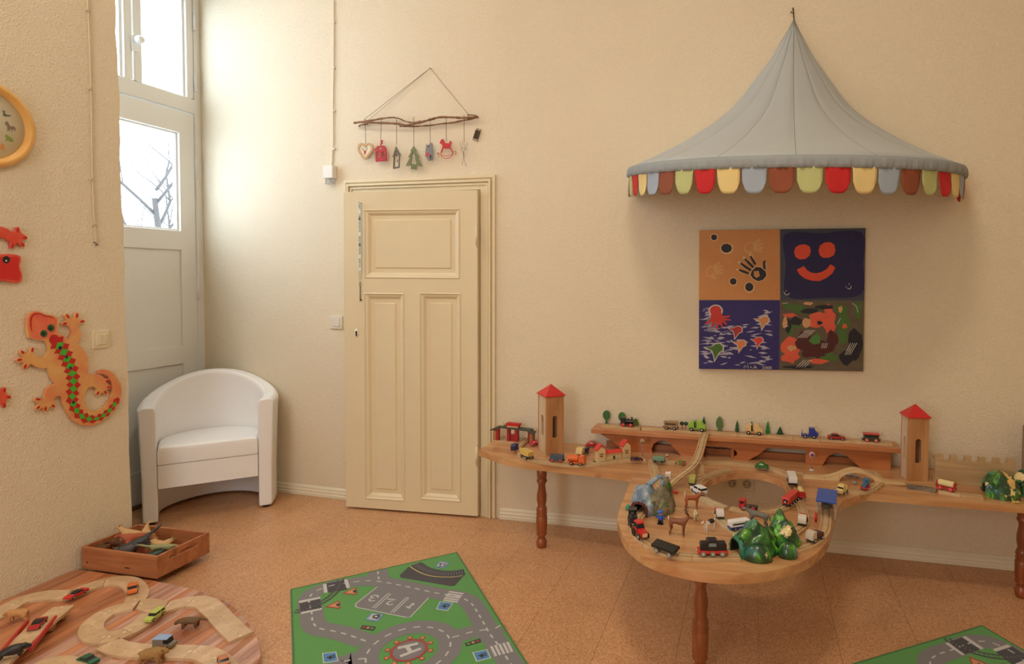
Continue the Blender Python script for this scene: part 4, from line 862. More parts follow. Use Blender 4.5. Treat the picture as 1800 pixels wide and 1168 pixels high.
run([(915, 793), (922, 800), (940, 808), (970, 813), (1000, 816), (1035, 816), (1070, 812), (1100, 808), (1135, 808)], 4, ['curved wooden rail at the table corner under the yellow wagon', 'wooden rail in front of the left tower under the blue-grey wagon', 'wooden rail under the orange tanker truck', 'wooden rail in front of the red-roofed station houses'])
run([(1141, 808.5), (1165, 810), (1188, 812)], 1, ['wooden rail under the mint green wagon'])
run([(1192, 812), (1206, 812.5)], 1, ['short wooden rail by the foot of the ramp'], m=wood((90, 130, 60), (110, 150, 74), (30, 30, 30), .5))
run([(1146, 815), (1150, 824), (1152, 836), (1160, 850), (1172, 862)], 1, ['curved wooden switch rail behind the grey mountain'])
run([(935, 764), (925, 772), (912, 784)], 1, ['short wooden rail leaving the red-pillared bridge'])
OL = [(1136, 893), (1120, 912), (1116, 930), (1132, 950), (1165, 968), (1205, 976), (1255, 978), (1300, 977)]
run(OL, 4, ['wooden rail entering the grey mountain tunnel', 'curved wooden rail under the red tractor', 'curved wooden rail under the black flat wagon', 'wooden rail under the black and red locomotive'])
run([(1392, 966), (1425, 955), (1447, 936), (1452, 915), (1453, 890), (1460, 868), (1478, 858)], 3, ['curved wooden rail under the brown and white car', 'wooden rail running through the blue-roofed shelter', 'wooden rail behind the blue-roofed shelter'])
run([(1489, 862), (1515, 863), (1538, 855), (1546, 842), (1532, 830), (1505, 826)], 3, ['curved wooden rail under the yellow shovel truck', 'curved wooden rail at the right inside the bridge arch', 'wooden rail behind the arch bridge'])
# ring track round the hole
run([(1222, 846), (1221, 858), (1232, 872), (1252, 883), (1275, 892)], 2, ['whitish curved rail left of the table hole under the white jeep', 'whitish straight rail left of the hole, before the switch'], m=BWH)
run([(1283, 893), (1318, 899), (1355, 898), (1384, 888), (1401, 872), (1404, 855), (1393, 838), (1370, 827), (1338, 819), (1300, 814), (1262, 812), (1232, 813)], 6, ['wooden rail on the near rim of the hole, left part', 'wooden rail on the near rim of the hole, right part', 'curved wooden rail at the right of the hole under the red tram', 'curved whitish rail at the far right of the hole by the white bus', 'wooden rail beyond the hole under the green beetle car', 'wooden rail beyond the hole beside the ramp'])
run([(1286, 823), (1262, 829), (1240, 837), (1228, 843)], 1, ['curved wooden switch rail branching at the upper left of the hole'])
run([(1262, 897), (1268, 912), (1285, 928), (1305, 938)], 1, ['whitish curved rail running into the green mountain from the left'], m=BWH)
run([(1395, 935), (1412, 920), (1412, 902), (1406, 885), (1402, 874)], 2, ['wooden rail between green mountain and red-white truck', 'wooden rail under the red-white truck, near the tram'])
run([(1395, 830), (1412, 832)], 1, ['short wooden rail between bus and arch bridge'])
# ramp from the viaduct down to the table
ra = aty(1240, 768, 3.08); rb = atz(1158, 868, T+.012); mid = atz(1222, 812, T+.075)
pr = smooth([Vector((ra.x, 3.10, DZ)), Vector((ra.x-.005, 3.05, DZ-.004)), (mid+Vector((0, 0, -.012))), (mid.lerp(rb, .55)+Vector((0, 0, -.010))), Vector((rb.x, rb.y, T+.0003))], 5)
track(pr, 'track_ramp', 'long sloping wooden rail ramp from the viaduct deck down to the table')
sp_ = thing('ramp_support', (mid.x+.012, mid.y+.03, T+.0003), .3, 'square wooden support block under the sloping rail ramp', 'toy bridge pier')
q = MB(); q.box(-.02, -.02, 0, .024, .016, .052); q.box(-.024, -.024, 0, .028, .02, .010); q.build('block', TOYW, sp_, bevel=.0015)
# deck tracks
dt = [(1062, 747), (1096, 753), (1140, 752), (1178, 752), (1222, 758)]
p = lambda px, y: [Vector((aty(x, yy, y).x, y+dy, DZ+.0003)) for x, yy, dy in px]
track(resample([Vector((-.80, 3.135, DZ+.0003)), Vector((-.74, 3.125, DZ+.0003)), Vector((-.58, 3.12, DZ+.0003))], .03), 'track_piece', 'wooden rail at the left end of the viaduct deck under the black locomotive')
labs = ['wooden rail on the viaduct deck under the brown wagon', 'wooden rail on the viaduct deck under the lime truck', 'wooden rail on the viaduct deck behind the ramp head', 'wooden rail on the viaduct deck under the cream truck', 'wooden rail on the viaduct deck right of the fir trees', 'wooden rail on the viaduct deck under the blue truck', 'wooden rail on the viaduct deck under the dark red car', 'wooden rail on the viaduct deck at its right end']
xs = [-.575, -.42, -.24, -.07, .08, .21, .34, .50, .68]
for i in range(8): track([Vector((xs[i], 3.12+.006*sin(i*2), DZ+.0003)), Vector((xs[i+1], 3.12+.006*sin(i*2+2), DZ+.0003))], 'track_piece', labs[i])
# right: arch bridge
BP = lambda x, y: (aty(x, y, YBR).x, aty(x, y, YBR).z)
YBR = atz(1500, 849, T).y-.0
br = thing('toy_arch_bridge', (0, YBR, T+.0003), 0, 'light wooden humpback rail bridge with round arch opening', 'toy bridge')
def hump(u): return .010+.052*math.exp(-((u-.52)/.20)**2)
bx0 = aty(1412, 840, YBR).x; bx1 = aty(1592, 852, YBR).x
n = 40; tp = [(bx0+(bx1-bx0)*i/n, hump(i/n)) for i in range(n+1)]
cx_ = aty(1507, 845, YBR).x; rr = (bx1-bx0)*.175
lo = [(bx1, 0), (cx_+rr, 0)]+[(cx_+rr*cos(t), .046*sin(t)) for t in np.linspace(0, pi, 15)]+[(cx_-rr, 0), (bx0, 0)]
q = MB(); q.prism([(x, z) for x, z in tp]+lo, 0, .036, xz); q.build('arch_block', wood((196, 160, 110), (214, 180, 130), (12, 12, 40), .5), br, bevel=.0008)
q = MB(); [q.box(bx0+(bx1-bx0)*u_, -.0004, 0, bx0+(bx1-bx0)*u_+.0008, .001, hump(u_)-.001) for u_ in (.22, .36, .78)]; o = q.build('joint_line', mat((90, 62, 40), .8), br); o['kind'] = 'stuff'
q = MB(); [q.tube([(x, y_, z+.0002) for x, z in tp], .0022, 5) for y_ in (.006, .030)]; q.build('rail_lip', TOYW, br)
run([(1594, 853), (1620, 856), (1646, 861)], 1, ['grey-black sided rail piece right of the arch bridge'], m=wood((90, 82, 76), (150, 132, 108), (30, 30, 30), .5))
run([(1650, 861), (1690, 868), (1728, 873)], 2, ['wooden rail under the red and yellow tank wagon', 'wooden rail entering the right green mountain'])
# ---- blue roofed shelter
ps = [atz(*p_, T) for p_ in ((1432, 914), (1468, 916))]
sh_ = thing('toy_shelter', (atz(1453, 900, T+.013).x, atz(1453, 900, T+.013).y, T+.0131), radians(-9), 'toy station shelter with flat blue roof on clear posts', 'toy building')
q = MB(); q.box(-.038, -.072, .060, .038, .072, .068); q.build('roof', mat((52, 88, 172), .35), sh_, bevel=.0015)
CP = mat((222, 214, 204), .1, trans=.6)
for sx in (-.034, .034):
    q = MB()
    for yy in (-.066, -.022, .022, .066): q.box(sx-.002, yy-.002, 0, sx+.002, yy+.002, .060)
    q.box(sx-.0015, -.066, .042, sx+.0015, .066, .048); q.box(sx-.0015, -.066, .010, sx+.0015, .066, .014); q.build('clear_side', CP, sh_)
q = MB(); q.box(-.022, .03, .004, .022, .034, .052); q.box(-.012, -.01, .012, .006, .008, .03); q.build('inner_fitting', mat((96, 88, 78), .4), sh_)
q = MB(); q.cyl((-.036, -.09, -.012), (-.036, -.09, .018), .0045); q.ball((-.036, -.09, .020), .005); q.build('red_lamp', RED, sh_)

# ================================================================== vehicles
_W = {}
def wheel_mesh(r, w_, m, hub):
    k = (round(r, 5), w_, m.name, hub.name)
    if k not in _W:
        q = MB(); q.lathe([(r*.86, 0), (r, w_*.15), (r, w_*.85), (r*.86, w_)], 14); a = q.mesh('wheel', m)
        q = MB(); q.lathe([(r*.5, 0), (r*.42, .0012)], 10); _W[k] = (a, q.mesh('hub_cap', hub))
    return _W[k]
TYR = mat((24, 23, 24), .5); HUB = mat((196, 190, 180), .3)
CARS = {
 'sedan': dict(w=.42, r=.082, wh=(-.3, .3), parts=[('body', [(-.5, .07), (.5, .07), (.5, .17), (.46, .2), (.22, .23), (-.34, .23), (-.5, .21)], 1, 'A'), ('windows', [(-.36, .22), (.24, .22), (.09, .325), (-.24, .325)], .86, 'G'), ('roof', [(-.25, .318), (.10, .318), (.08, .338), (-.22, .338)], .88, 'A')]),
 'sports': dict(w=.44, r=.078, wh=(-.31, .3), parts=[('body', [(-.5, .06), (.5, .06), (.5, .12), (.3, .18), (-.4, .2), (-.5, .18)], 1, 'A'), ('windows', [(-.3, .18), (.22, .175), (.02, .255), (-.2, .255)], .84, 'G'), ('roof', [(-.21, .25), (.0, .25), (-.01, .262), (-.19, .262)], .8, 'B')]),
 'suv': dict(w=.42, r=.09, wh=(-.31, .31), parts=[('body', [(-.5, .08), (.5, .08), (.5, .22), (.24, .26), (-.5, .27)], 1, 'A'), ('windows', [(-.495, .26), (.24, .25), (.14, .38), (-.47, .38)], .9, 'G'), ('roof', [(-.48, .372), (.15, .372), (.13, .40), (-.46, .40)], .93, 'A'), ('rear_pillars', [(-.2, .25), (-.15, .25), (-.15, .38), (-.2, .38)], .93, 'A')]),
 'van': dict(w=.46, r=.085, wh=(-.27, .25), parts=[('body', [(-.5, .08), (.5, .08), (.5, .22), (.30, .27), (-.5, .27)], 1, 'A'), ('upper_body', [(-.5, .265), (.06, .265), (.06, .53), (-.5, .53)], 1, 'A'), ('cab_windows', [(.05, .265), (.32, .265), (.24, .50), (.05, .50)], .94, 'G'), ('roof', [(-.5, .5), (.26, .5), (.24, .55), (-.5, .55)], 1.02, 'B')]),
 'bus': dict(w=.36, r=.075, wh=(-.28, .28), parts=[('chassis', [(-.5, .06), (.5, .06), (.5, .17), (-.5, .17)], .96, 'B'), ('body', [(-.5, .17), (.5, .17), (.5, .36), (.47, .42), (-.47, .42), (-.5, .36)], 1, 'A'), ('windows', [(-.42, .25), (.42, .25), (.42, .33), (-.42, .33)], 1.015, 'G')]),
 'beetle': dict(w=.5, r=.1, wh=(-.29, .29), parts=[('body', [(-.5, .09), (.5, .09), (.5, .16), (.42, .25), (.3, .29), (-.32, .30), (-.46, .22), (-.5, .15)], 1, 'A'), ('roof', [(-.3, .28), (.24, .28), (.17, .39), (.06, .46), (-.1, .46), (-.22, .4)], .86, 'A'), ('windows', [(-.21, .3), (.17, .3), (.11, .385), (.02, .42), (-.08, .42), (-.16, .38)], .885, 'H')]),
 'boxwagon': dict(w=.40, r=.105, wh=(-.27, .27), parts=[('chassis', [(-.5, .08), (.5, .08), (.5, .14), (-.5, .14)], .8, 'K'), ('body', [(-.44, .13), (.44, .13), (.44, .45), (-.44, .45)], 1, 'A')], coup=1),
 'openwagon': dict(w=.42, r=.11, wh=(-.26, .26), parts=[('chassis', [(-.42, .09), (.42, .09), (.42, .2), (-.42, .2)], .7, 'B'), ('tub', [(-.42, .2), (.42, .2), (.5, .48), (-.5, .48)], 1, 'A')]+[('rib', [(x-.01, .2), (x+.01, .2), (x+.012, .48), (x-.012, .48)], 1.03, 'A') for x in (-.3, -.15, 0, .15, .3)], coup=1),
 'coach': dict(w=.40, r=.11, wh=(-.25, .25), parts=[('chassis', [(-.5, .09), (.5, .09), (.5, .15), (-.5, .15)], .8, 'B'), ('body', [(-.42, .14), (.42, .14), (.42, .45), (-.42, .45)], .92, 'A'), ('windows', [(-.36, .3), (.36, .3), (.36, .4), (-.36, .4)], .93, 'G'), ('roof', [(-.47, .44), (.47, .44), (.44, .5), (-.44, .5)], 1.08, 'C')], coup=1),
 'flat': dict(w=.42, r=.13, wh=(-.26, .3), parts=[('bed', [(-.1, .16), (.5, .16), (.5, .26), (-.1, .26)], .9, 'B'), ('chassis', [(-.48, .1), (.5, .1), (.5, .18), (-.48, .18)], .7, 'K'), ('cab', [(-.48, .16), (-.14, .16), (-.14, .56), (-.46, .56)], .95, 'A'), ('windows', [(-.44, .36), (-.2, .36), (-.2, .5), (-.43, .5)], .965, 'G')]),
 'plank': dict(w=.40, r=.10, wh=(-.28, .28), parts=[('bed', [(-.5, .2), (.5, .2), (.5, .3), (-.5, .3)], 1, 'A'), ('chassis', [(-.42, .09), (.42, .09), (.42, .2), (-.42, .2)], .6, 'B')], coup=1),
 'cabtruck': dict(w=.40, r=.10, wh=(-.32, .28), parts=[('chassis', [(-.5, .09), (.5, .09), (.5, .17), (-.5, .17)], .8, 'K'), ('bed', [(-.5, .16), (.08, .16), (.08, .40), (-.5, .30)], .95, 'B'), ('cab', [(.12, .14), (.5, .14), (.5, .3), (.4, .5), (.12, .5)], 1, 'A'), ('windows', [(.18, .32), (.49, .31), (.415, .47), (.18, .47)], .97, 'G')]),
 'cab': dict(w=.7, r=.17, wh=(-.2, .2), parts=[('chassis', [(-.5, .15), (.5, .15), (.5, .3), (-.5, .3)], .9, 'K'), ('cab', [(-.35, .28), (.48, .28), (.48, .7), (.3, .95), (-.35, .95)], 1, 'A'), ('windows', [(-.1, .55), (.47, .55), (.31, .88), (-.1, .88)], .97, 'G')]),
 'tow': dict(w=.40, r=.11, wh=(-.28, .24), parts=[('chassis', [(-.5, .1), (.45, .1), (.45, .2), (-.5, .2)], .9, 'A'), ('cab', [(-.05, .18), (.5, .18), (.5, .35), (.36, .4), (.28, .62), (-.05, .62)], 1, 'A'), ('windows', [(.05, .4), (.38, .38), (.29, .57), (.05, .57)], .97, 'G'), ('hoist', [(-.48, .2), (-.38, .2), (-.42, .48), (-.46, .48)], .2, 'A'), ('arm_brace', [(-.4, .2), (-.36, .2), (-.44, .46), (-.47, .46)], .6, 'B')]),
 'mixer': dict(w=.42, r=.11, wh=(-.3, .3), parts=[('chassis', [(-.48, .1), (.5, .1), (.5, .2), (-.48, .2)], .9, 'B'), ('drum_housing', [(-.5, .22), (-.05, .18), (-.02, .55), (-.25, .6), (-.5, .42)], .95, 'A'), ('cab', [(.0, .18), (.5, .18), (.5, .34), (.36, .40), (.26, .58), (0, .58)], 1, 'A'), ('windows', [(.08, .38), (.37, .37), (.27, .54), (.08, .54)], .97, 'G'), ('band', [(-.16, .2), (-.06, .2), (-.06, .57), (-.16, .57)], .97, 'K')]),
 'tanker': dict(w=.44, r=.10, wh=(-.28, .28), parts=[('chassis', [(-.5, .09), (.5, .09), (.5, .17), (-.5, .17)], .85, 'A'), ('cab', [(.14, .14), (.5, .14), (.5, .34), (.42, .52), (.14, .52)], 1, 'A'), ('windows', [(.2, .3), (.495, .3), (.43, .48), (.2, .48)], .97, 'G')], tank=(-.5, .1, .19, .36, 'A')),
 'tankwagon': dict(w=.40, r=.12, wh=(-.26, .26), parts=[('chassis', [(-.48, .1), (.48, .1), (.48, .18), (-.48, .18)], .9, 'B'), ('front_plate', [(.38, .16), (.46, .16), (.46, .46), (.38, .46)], .9, 'B'), ('rear_plate', [(-.46, .16), (-.38, .16), (-.38, .46), (-.46, .46)], .9, 'B')], tank=(-.38, .38, .17, .36, 'A'), coup=1),
 'loco': dict(w=.42, r=.13, wh=(-.28, .26), parts=[('chassis', [(-.48, .1), (.48, .1), (.48, .22), (-.48, .22)], .8, 'B'), ('cab', [(-.46, .2), (-.14, .2), (-.14, .58), (-.46, .58)], .9, 'A'), ('cab_roof', [(-.5, .56), (-.1, .56), (-.12, .62), (-.48, .62)], 1, 'A')], tank=(-.14, .42, .15, .36, 'A'), chim=1, coup=1),
 'diesel': dict(w=.34, r=.09, wh=(-.32, 0, .32), parts=[('running_board', [(-.5, .10), (.5, .10), (.5, .2), (-.5, .2)], 1, 'B'), ('engine_hood', [(-.42, .2), (.46, .2), (.46, .4), (.42, .44), (-.38, .44), (-.42, .4)], .8, 'A'), ('cab', [(-.2, .2), (.16, .2), (.16, .5), (.12, .54), (-.16, .54), (-.2, .5)], .95, 'A'), ('windows', [(-.15, .34), (.11, .34), (.11, .46), (-.15, .46)], .965, 'H')], coup=1),
 'tractor': dict(w=.5, r=.14, wh=(.3,), parts=[('hood', [(.0, .14), (.48, .14), (.48, .36), (.44, .40), (.0, .42)], .62, 'A'), ('fender', [(-.5, .18), (-.04, .18), (-.1, .38), (-.28, .42), (-.46, .36)], .9, 'A'), ('cab_windows', [(-.4, .38), (.04, .38), (-.02, .66), (-.36, .66)], .66, 'G'), ('roof', [(-.42, .64), (.04, .64), (.0, .72), (-.38, .72)], .74, 'A'), ('grille', [(.47, .16), (.5, .16), (.5, .34), (.47, .34)], .5, 'H')], big=(-.26, .20)),
 'tram': dict(w=.26, r=.06, wh=(-.33, -.1, .12, .35), parts=[('chassis', [(-.49, .05), (.49, .05), (.49, .1), (-.49, .1)], .9, 'B'), ('body', [(-.5, .1), (.5, .1), (.5, .26), (.44, .32), (-.44, .32), (-.5, .26)], 1, 'A'), ('front_window', [(.47, .15), (.503, .15), (.503, .25), (.47, .25)], .6, 'G')], coup=1),
 'pickup': dict(w=.42, r=.085, wh=(-.3, .3), parts=[('body', [(-.5, .08), (.5, .08), (.5, .2), (.2, .24), (.15, .22), (-.5, .22)], 1, 'A'), ('cab_windows', [(-.1, .22), (.26, .22), (.16, .36), (-.06, .36)], .86, 'G'), ('roof', [(-.08, .35), (.18, .35), (.15, .38), (-.05, .38)], .9, 'A'), ('bed_wall', [(-.5, .22), (-.12, .22), (-.12, .28), (-.5, .28)], 1, 'A')]),
}
def vehicle(name, label, kind, c, d, L, A, B=(30, 30, 32), C=None, z=T+.0123, wc=None, hub=None, yaw=None, bev=.0012, tilt=None, group=None, cat=None, H=(214, 214, 206), pos=None, gloss=.3):
    sp = CARS[kind]; p = pos or atz(c[0], c[1], z); p = Vector((p[0], p[1], z))
    if yaw is None: e = atz(d[0], d[1], z); yaw = atan2(e.y-p.y, e.x-p.x)
    o = thing(name, p+Vector((0, 0, .0003)), yaw, label, cat or name.split('_')[-1], group)
    if tilt: o.rotation_euler = (tilt[0], tilt[1], yaw)
    M_ = {'A': mat(A, gloss, .06, 60), 'B': mat(B, gloss, .06, 60), 'C': mat(C or A, gloss), 'G': GLASSB, 'H': mat(H, .3), 'K': BLACK}
    W = sp['w']*L
    for nm, pf, fw, mk in sp['parts']:
        q = MB(); q.prism([(x*L, y*L) for x, y in pf], -W/2*fw, W/2*fw, xz); q.build(nm, M_[mk], o, bevel=bev if nm != 'rib' else 0, seg=2)
    if 'tank' in sp:
        x0, x1, r, zc, mk = sp['tank']; q = MB(); q.cyl((x0*L, 0, zc*L), (x1*L, 0, zc*L), r*L, seg=20); q.build('tank' if kind != 'loco' else 'boiler', M_[mk], o, bevel=bev)
    if sp.get('chim'):
        q = MB(); q.cyl((.3*L, 0, .45*L), (.3*L, 0, .66*L), .05*L, .065*L); q.ball((.05*L, 0, .52*L), .06*L); q.build('chimney', M_['A'], o)
    if sp.get('coup'):
        for s in (-1, 1): q = MB(); q.cyl((s*.48*L, 0, .17*L), (s*.55*L, 0, .17*L), .035*L); q.build('coupling', CHROME, o)
    wm = mat(wc, .4) if wc else TYR; hb = mat(hub, .3) if hub else HUB; r = sp['r']*L; ww = .055*L
    me, hm = wheel_mesh(r, ww, wm, hb)
    def wh(x, r_, me, hm):
        for s in (-1, 1):
            a = bpy.data.objects.new('wheel', me); COL.objects.link(a); a.parent = o; a.location = (x*L, s*(W/2-ww*.55), r_); a.rotation_euler = (radians(-90*s), 0, 0)
            b_ = bpy.data.objects.new('hub_cap', hm); COL.objects.link(b_); b_.parent = a; b_.location = (0, 0, ww)
    for x in sp['wh']: wh(x, r, me, hm)
    if 'big' in sp: me2, hm2 = wheel_mesh(sp['big'][1]*L, ww*1.4, wm, hb); wh(sp['big'][0], sp['big'][1]*L, me2, hm2)
    return o
YEL = (224, 186, 100); ZT = T+.0003; ZR = T+.0126; ZD = DZ+.0126
DKR = (150, 44, 36); RW = (206, 70, 64)
vehicle('toy_truck_cab', 'small dark blue wooden truck cab at the left corner of the table', 'cab', (905, 793), (893, 798), .040, (36, 44, 84), z=ZR, cat='truck')
vehicle('toy_wagon', 'yellow ribbed tipper wagon on the curved rail at the left corner of the table', 'openwagon', (926, 806), (912, 800), .088, YEL, (90, 76, 56), z=ZR, cat='wagon', hub=(150, 170, 190))
vehicle('toy_car', 'red wooden car half hidden behind the left tower', 'beetle', (941, 783), (930, 786), .060, (190, 40, 44), z=ZT, cat='car')
vehicle('toy_wagon', 'blue-grey wooden wagon with red wheels in front of the left tower', 'boxwagon', (979, 812), (995, 813), .078, (70, 86, 104), z=ZR, wc=(176, 52, 50), hub=(200, 80, 70), cat='wagon')
vehicle('toy_tanker_truck', 'orange tanker truck on the rail left of the station houses', 'tanker', (1014, 817), (1028, 818), .086, (222, 104, 48), z=ZR, cat='truck')
vehicle('toy_truck', 'yellow cab truck with dark blue bed behind the orange tanker', 'cabtruck', (1024, 800), (1014, 806), .092, (222, 196, 140), (34, 44, 92), z=ZT, cat='truck')
vehicle('toy_car', 'red car with long hood behind the station roof', 'beetle', (1040, 786), (1056, 786), .070, (206, 50, 44), z=ZT, cat='car')
vehicle('toy_car', 'dark blue and red racing car right of the station houses', 'sports', (1119, 810), (1135, 810), .062, (54, 34, 52), (60, 70, 110), z=ZR, wc=(170, 44, 44), hub=(216, 90, 80), cat='car')
vehicle('toy_wagon', 'mint green box wagon with black wheels near the ramp foot', 'boxwagon', (1158, 813), (1172, 814), .066, (116, 156, 130), z=ZR, cat='wagon', hub=(60, 60, 60))
vehicle('toy_car', 'tiny dark red car just left of the sloping ramp', 'beetle', (1201, 818), (1200, 824), .035, (160, 30, 34), z=ZT, cat='car')
vehicle('toy_wagon', 'lime yellow wagon standing between ramp and white jeep', 'boxwagon', (1217, 850), (1214, 862), .068, (186, 186, 96), (50, 50, 46), z=ZR, cat='wagon', hub=(160, 160, 90))
vehicle('toy_jeep', 'white jeep with dark windows on the rail left of the table hole', 'suv', (1228, 867), (1212, 858), .082, (232, 230, 232), z=ZR, cat='car', wc=(60, 70, 90))
vehicle('toy_car', 'grey car parked inside the left arch of the viaduct', 'sedan', None, None, .075, (140, 132, 120), z=T+.0308, cat='car', pos=(-.178, 3.188), yaw=0)
vehicle('toy_car', 'green beetle car on the rail beyond the table hole', 'beetle', (1339, 824), (1352, 825), .066, (44, 116, 44), z=ZR, cat='car', H=(200, 206, 200))
vehicle('toy_bus', 'white bus with black chassis at the upper right of the table hole', 'bus', (1392, 850), (1396, 862), .100, (226, 222, 214), (34, 34, 36), z=ZR, cat='bus')
vehicle('toy_wagon', 'yellow wagon with red ends just behind the red tram', 'tankwagon', (1408, 874), (1413, 884), .070, (220, 200, 124), (186, 44, 44), z=ZR, cat='wagon', wc=(180, 44, 44))
vehicle('toy_tram', 'long red tram on the right rim of the table hole', 'tram', (1390, 884), (1378, 894), .120, (206, 52, 46), (40, 36, 36), z=ZR, cat='tram')
vehicle('toy_truck', 'red cab truck with black flat bed on the near rim of the hole', 'flat', (1315, 897), (1328, 899), .074, (190, 40, 44), (36, 32, 34), z=ZR, cat='truck', wc=(186, 50, 54), hub=(150, 40, 44))
vehicle('toy_truck', 'red and white truck between the beagle and the white van', 'cabtruck', (1264, 908), (1268, 918), .070, (226, 222, 214), (206, 44, 40), z=ZR, cat='truck', wc=(44, 44, 60))
vehicle('toy_van', 'white and blue rounded van beside the green mountain', 'bus', (1299, 930), (1286, 932), .082, (236, 234, 232), (40, 56, 130), z=ZR, cat='van')
vehicle('toy_truck', 'white cab truck with red box right of the green mountain', 'cabtruck', (1411, 920), (1408, 932), .076, (220, 212, 196), (206, 40, 40), z=ZR, cat='truck')
vehicle('toy_car', 'pale and dark brown wooden car on the curved rail right of the green mountain', 'cabtruck', (1432, 950), (1418, 957), .076, (206, 190, 170), (86, 54, 44), z=ZR, cat='car')
vehicle('toy_truck', 'yellow shovel truck right of the blue-roofed shelter', 'tow', (1481, 868), (1475, 872), .068, (226, 200, 130), (226, 200, 130), z=ZR, cat='truck')
vehicle('toy_locomotive', 'blue locomotive with red wheels beneath the arch bridge', 'loco', (1521, 860), (1515, 868), .066, (58, 110, 150), (190, 40, 50), z=ZR, cat='locomotive', wc=(190, 40, 50))
vehicle('toy_wagon', 'cream tank wagon with red wheels in front of the castle wall', 'tankwagon', (1663, 862), (1676, 865), .082, (226, 208, 150), (186, 40, 44), z=ZR, cat='wagon', wc=(206, 60, 60), hub=(230, 120, 110))
vehicle('toy_locomotive', 'black diesel locomotive with red running board at the front of the table', 'diesel', (1252, 976), (1275, 976), .100, (34, 34, 38), (200, 54, 44), z=ZR, cat='locomotive', wc=(130, 124, 112), H=(120, 140, 140))
vehicle('toy_wagon', 'long black flat wagon at the front left of the table', 'plank', (1171, 972), (1190, 979), .094, (28, 27, 28), (120, 110, 100), z=ZR, cat='wagon', wc=(130, 126, 118), tilt=(.22, 0))
vehicle('toy_tractor', 'red tractor on the curved rail beside the black locomotive with face', 'tractor', (1126, 944), (1136, 953), .074, (206, 48, 42), z=ZR, cat='tractor', H=(230, 196, 150))
vehicle('toy_locomotive', 'black and red locomotive in front of the grey mountain tunnel', 'loco', (1112, 921), (1113, 932), .080, (36, 36, 38), (60, 50, 46), z=ZR, cat='locomotive', wc=(60, 56, 54))
# on the viaduct deck
def onD(x): return (aty(x, 775, 3.12).x, 3.12)
vehicle('toy_locomotive', 'black wooden steam locomotive with red wheels on the viaduct deck', 'loco', None, None, .078, (30, 28, 32), (60, 26, 30), z=ZD, cat='locomotive', wc=(196, 52, 58), hub=(220, 90, 88), pos=onD(1103), yaw=0)
vehicle('toy_wagon', 'brown wooden coach wagon with black wheels on the viaduct deck', 'coach', None, None, .082, (170, 128, 74), (110, 84, 56), (150, 116, 72), z=ZD, cat='wagon', pos=onD(1179), yaw=-.02)
vehicle('toy_truck', 'lime green mixer truck on the viaduct deck by the ramp head', 'mixer', None, None, .090, (150, 194, 70), (120, 160, 60), z=ZD, cat='truck', pos=onD(1225), yaw=-.02)
vehicle('toy_truck', 'cream yellow mixer truck on the viaduct deck between the fir trees', 'mixer', None, None, .090, (226, 190, 130), (196, 150, 96), z=ZD, cat='truck', pos=onD(1325), yaw=-.02)
vehicle('toy_truck', 'blue tow truck on the viaduct deck', 'tow', None, None, .082, (42, 56, 150), (190, 196, 220), z=ZD, cat='truck', pos=onD(1423), yaw=-.02)
vehicle('toy_car', 'dark red wooden car on the viaduct deck', 'sedan', None, None, .084, (166, 44, 36), z=ZD, cat='car', pos=onD(1470), yaw=-.02)
vehicle('toy_wagon', 'dark green coach wagon with red roof and wheels at the right of the viaduct deck', 'coach', None, None, .084, (52, 70, 56), (40, 40, 40), (200, 60, 60), z=ZD, cat='wagon', wc=(206, 60, 60), pos=onD(1531), yaw=-.02)

# ================================================================== flat wooden trees, signs, houses
def ftree(label, x, ytop, ybot, kind, c, Y=3.185):
    b_ = aty(x, ybot, Y); h = aty(x, ytop, Y).z-DZ; o = thing('toy_tree', (b_.x, Y, DZ+.0003), 0, label, 'toy tree'); q = MB()
    if kind == 'round': pts = [(-.14*h, 0), (.14*h, 0), (.08*h, .08*h), (.06*h, .28*h)]+[(.27*h*cos(t), .66*h+.34*h*sin(t)) for t in np.linspace(-1.2, pi+1.2, 15)]+[(-.06*h, .28*h), (-.08*h, .08*h)]
    elif kind == 'leaf': pts = [(-.09*h, 0), (.09*h, 0), (.10*h, .2*h), (.20*h, .28*h), (.24*h, .55*h), (.17*h, .8*h), (0, h), (-.17*h, .8*h), (-.24*h, .55*h), (-.20*h, .28*h), (-.10*h, .2*h)]
    elif kind == 'bush': pts = [(-.1*h, 0), (.1*h, 0), (.1*h, .2*h), (.45*h, .15*h), (.4*h, .5*h), (.2*h, .85*h), (0, h), (-.25*h, .8*h), (-.42*h, .45*h), (-.45*h, .15*h), (-.1*h, .2*h)]
    elif kind == 'wide': pts = [(-.14*h, 0), (.14*h, 0), (.14*h, .1*h), (.42*h, .06*h), (.3*h, .3*h), (.3*h, .32*h), (.2*h, .6*h), (.0, h), (-.2*h, .6*h), (-.3*h, .32*h), (-.42*h, .06*h), (-.14*h, .1*h)]
    else: pts = [(-.08*h, 0), (.08*h, 0), (.08*h, .1*h), (.18*h, .16*h), (.13*h, .36*h), (.12*h, .55*h), (.06*h, .8*h), (0, h), (-.06*h, .8*h), (-.12*h, .55*h), (-.13*h, .36*h), (-.18*h, .16*h), (-.08*h, .1*h)]
    q.prism(pts, -.004, .004, xz); q.build('crown', mat(c, .5, .1, 40), o, bevel=.0008)
    q = MB(); q.box(-.14*h, -.010, 0, .14*h, .010, .004); q.build('foot', mat(c, .5, .1, 40), o)
ftree('round green wooden tree at the left end of the viaduct deck', 1066, 722, 745, 'round', (52, 104, 44))
ftree('round green wooden tree beside the black steam locomotive on the deck', 1093, 725, 747, 'round', (52, 110, 40))
ftree('small olive bush right of the black steam locomotive on the deck', 1117, 736, 748, 'bush', (88, 120, 46))
ftree('tall dark green fir directly behind the lime mixer truck', 1237, 732, 758, 'fir', (40, 92, 44))
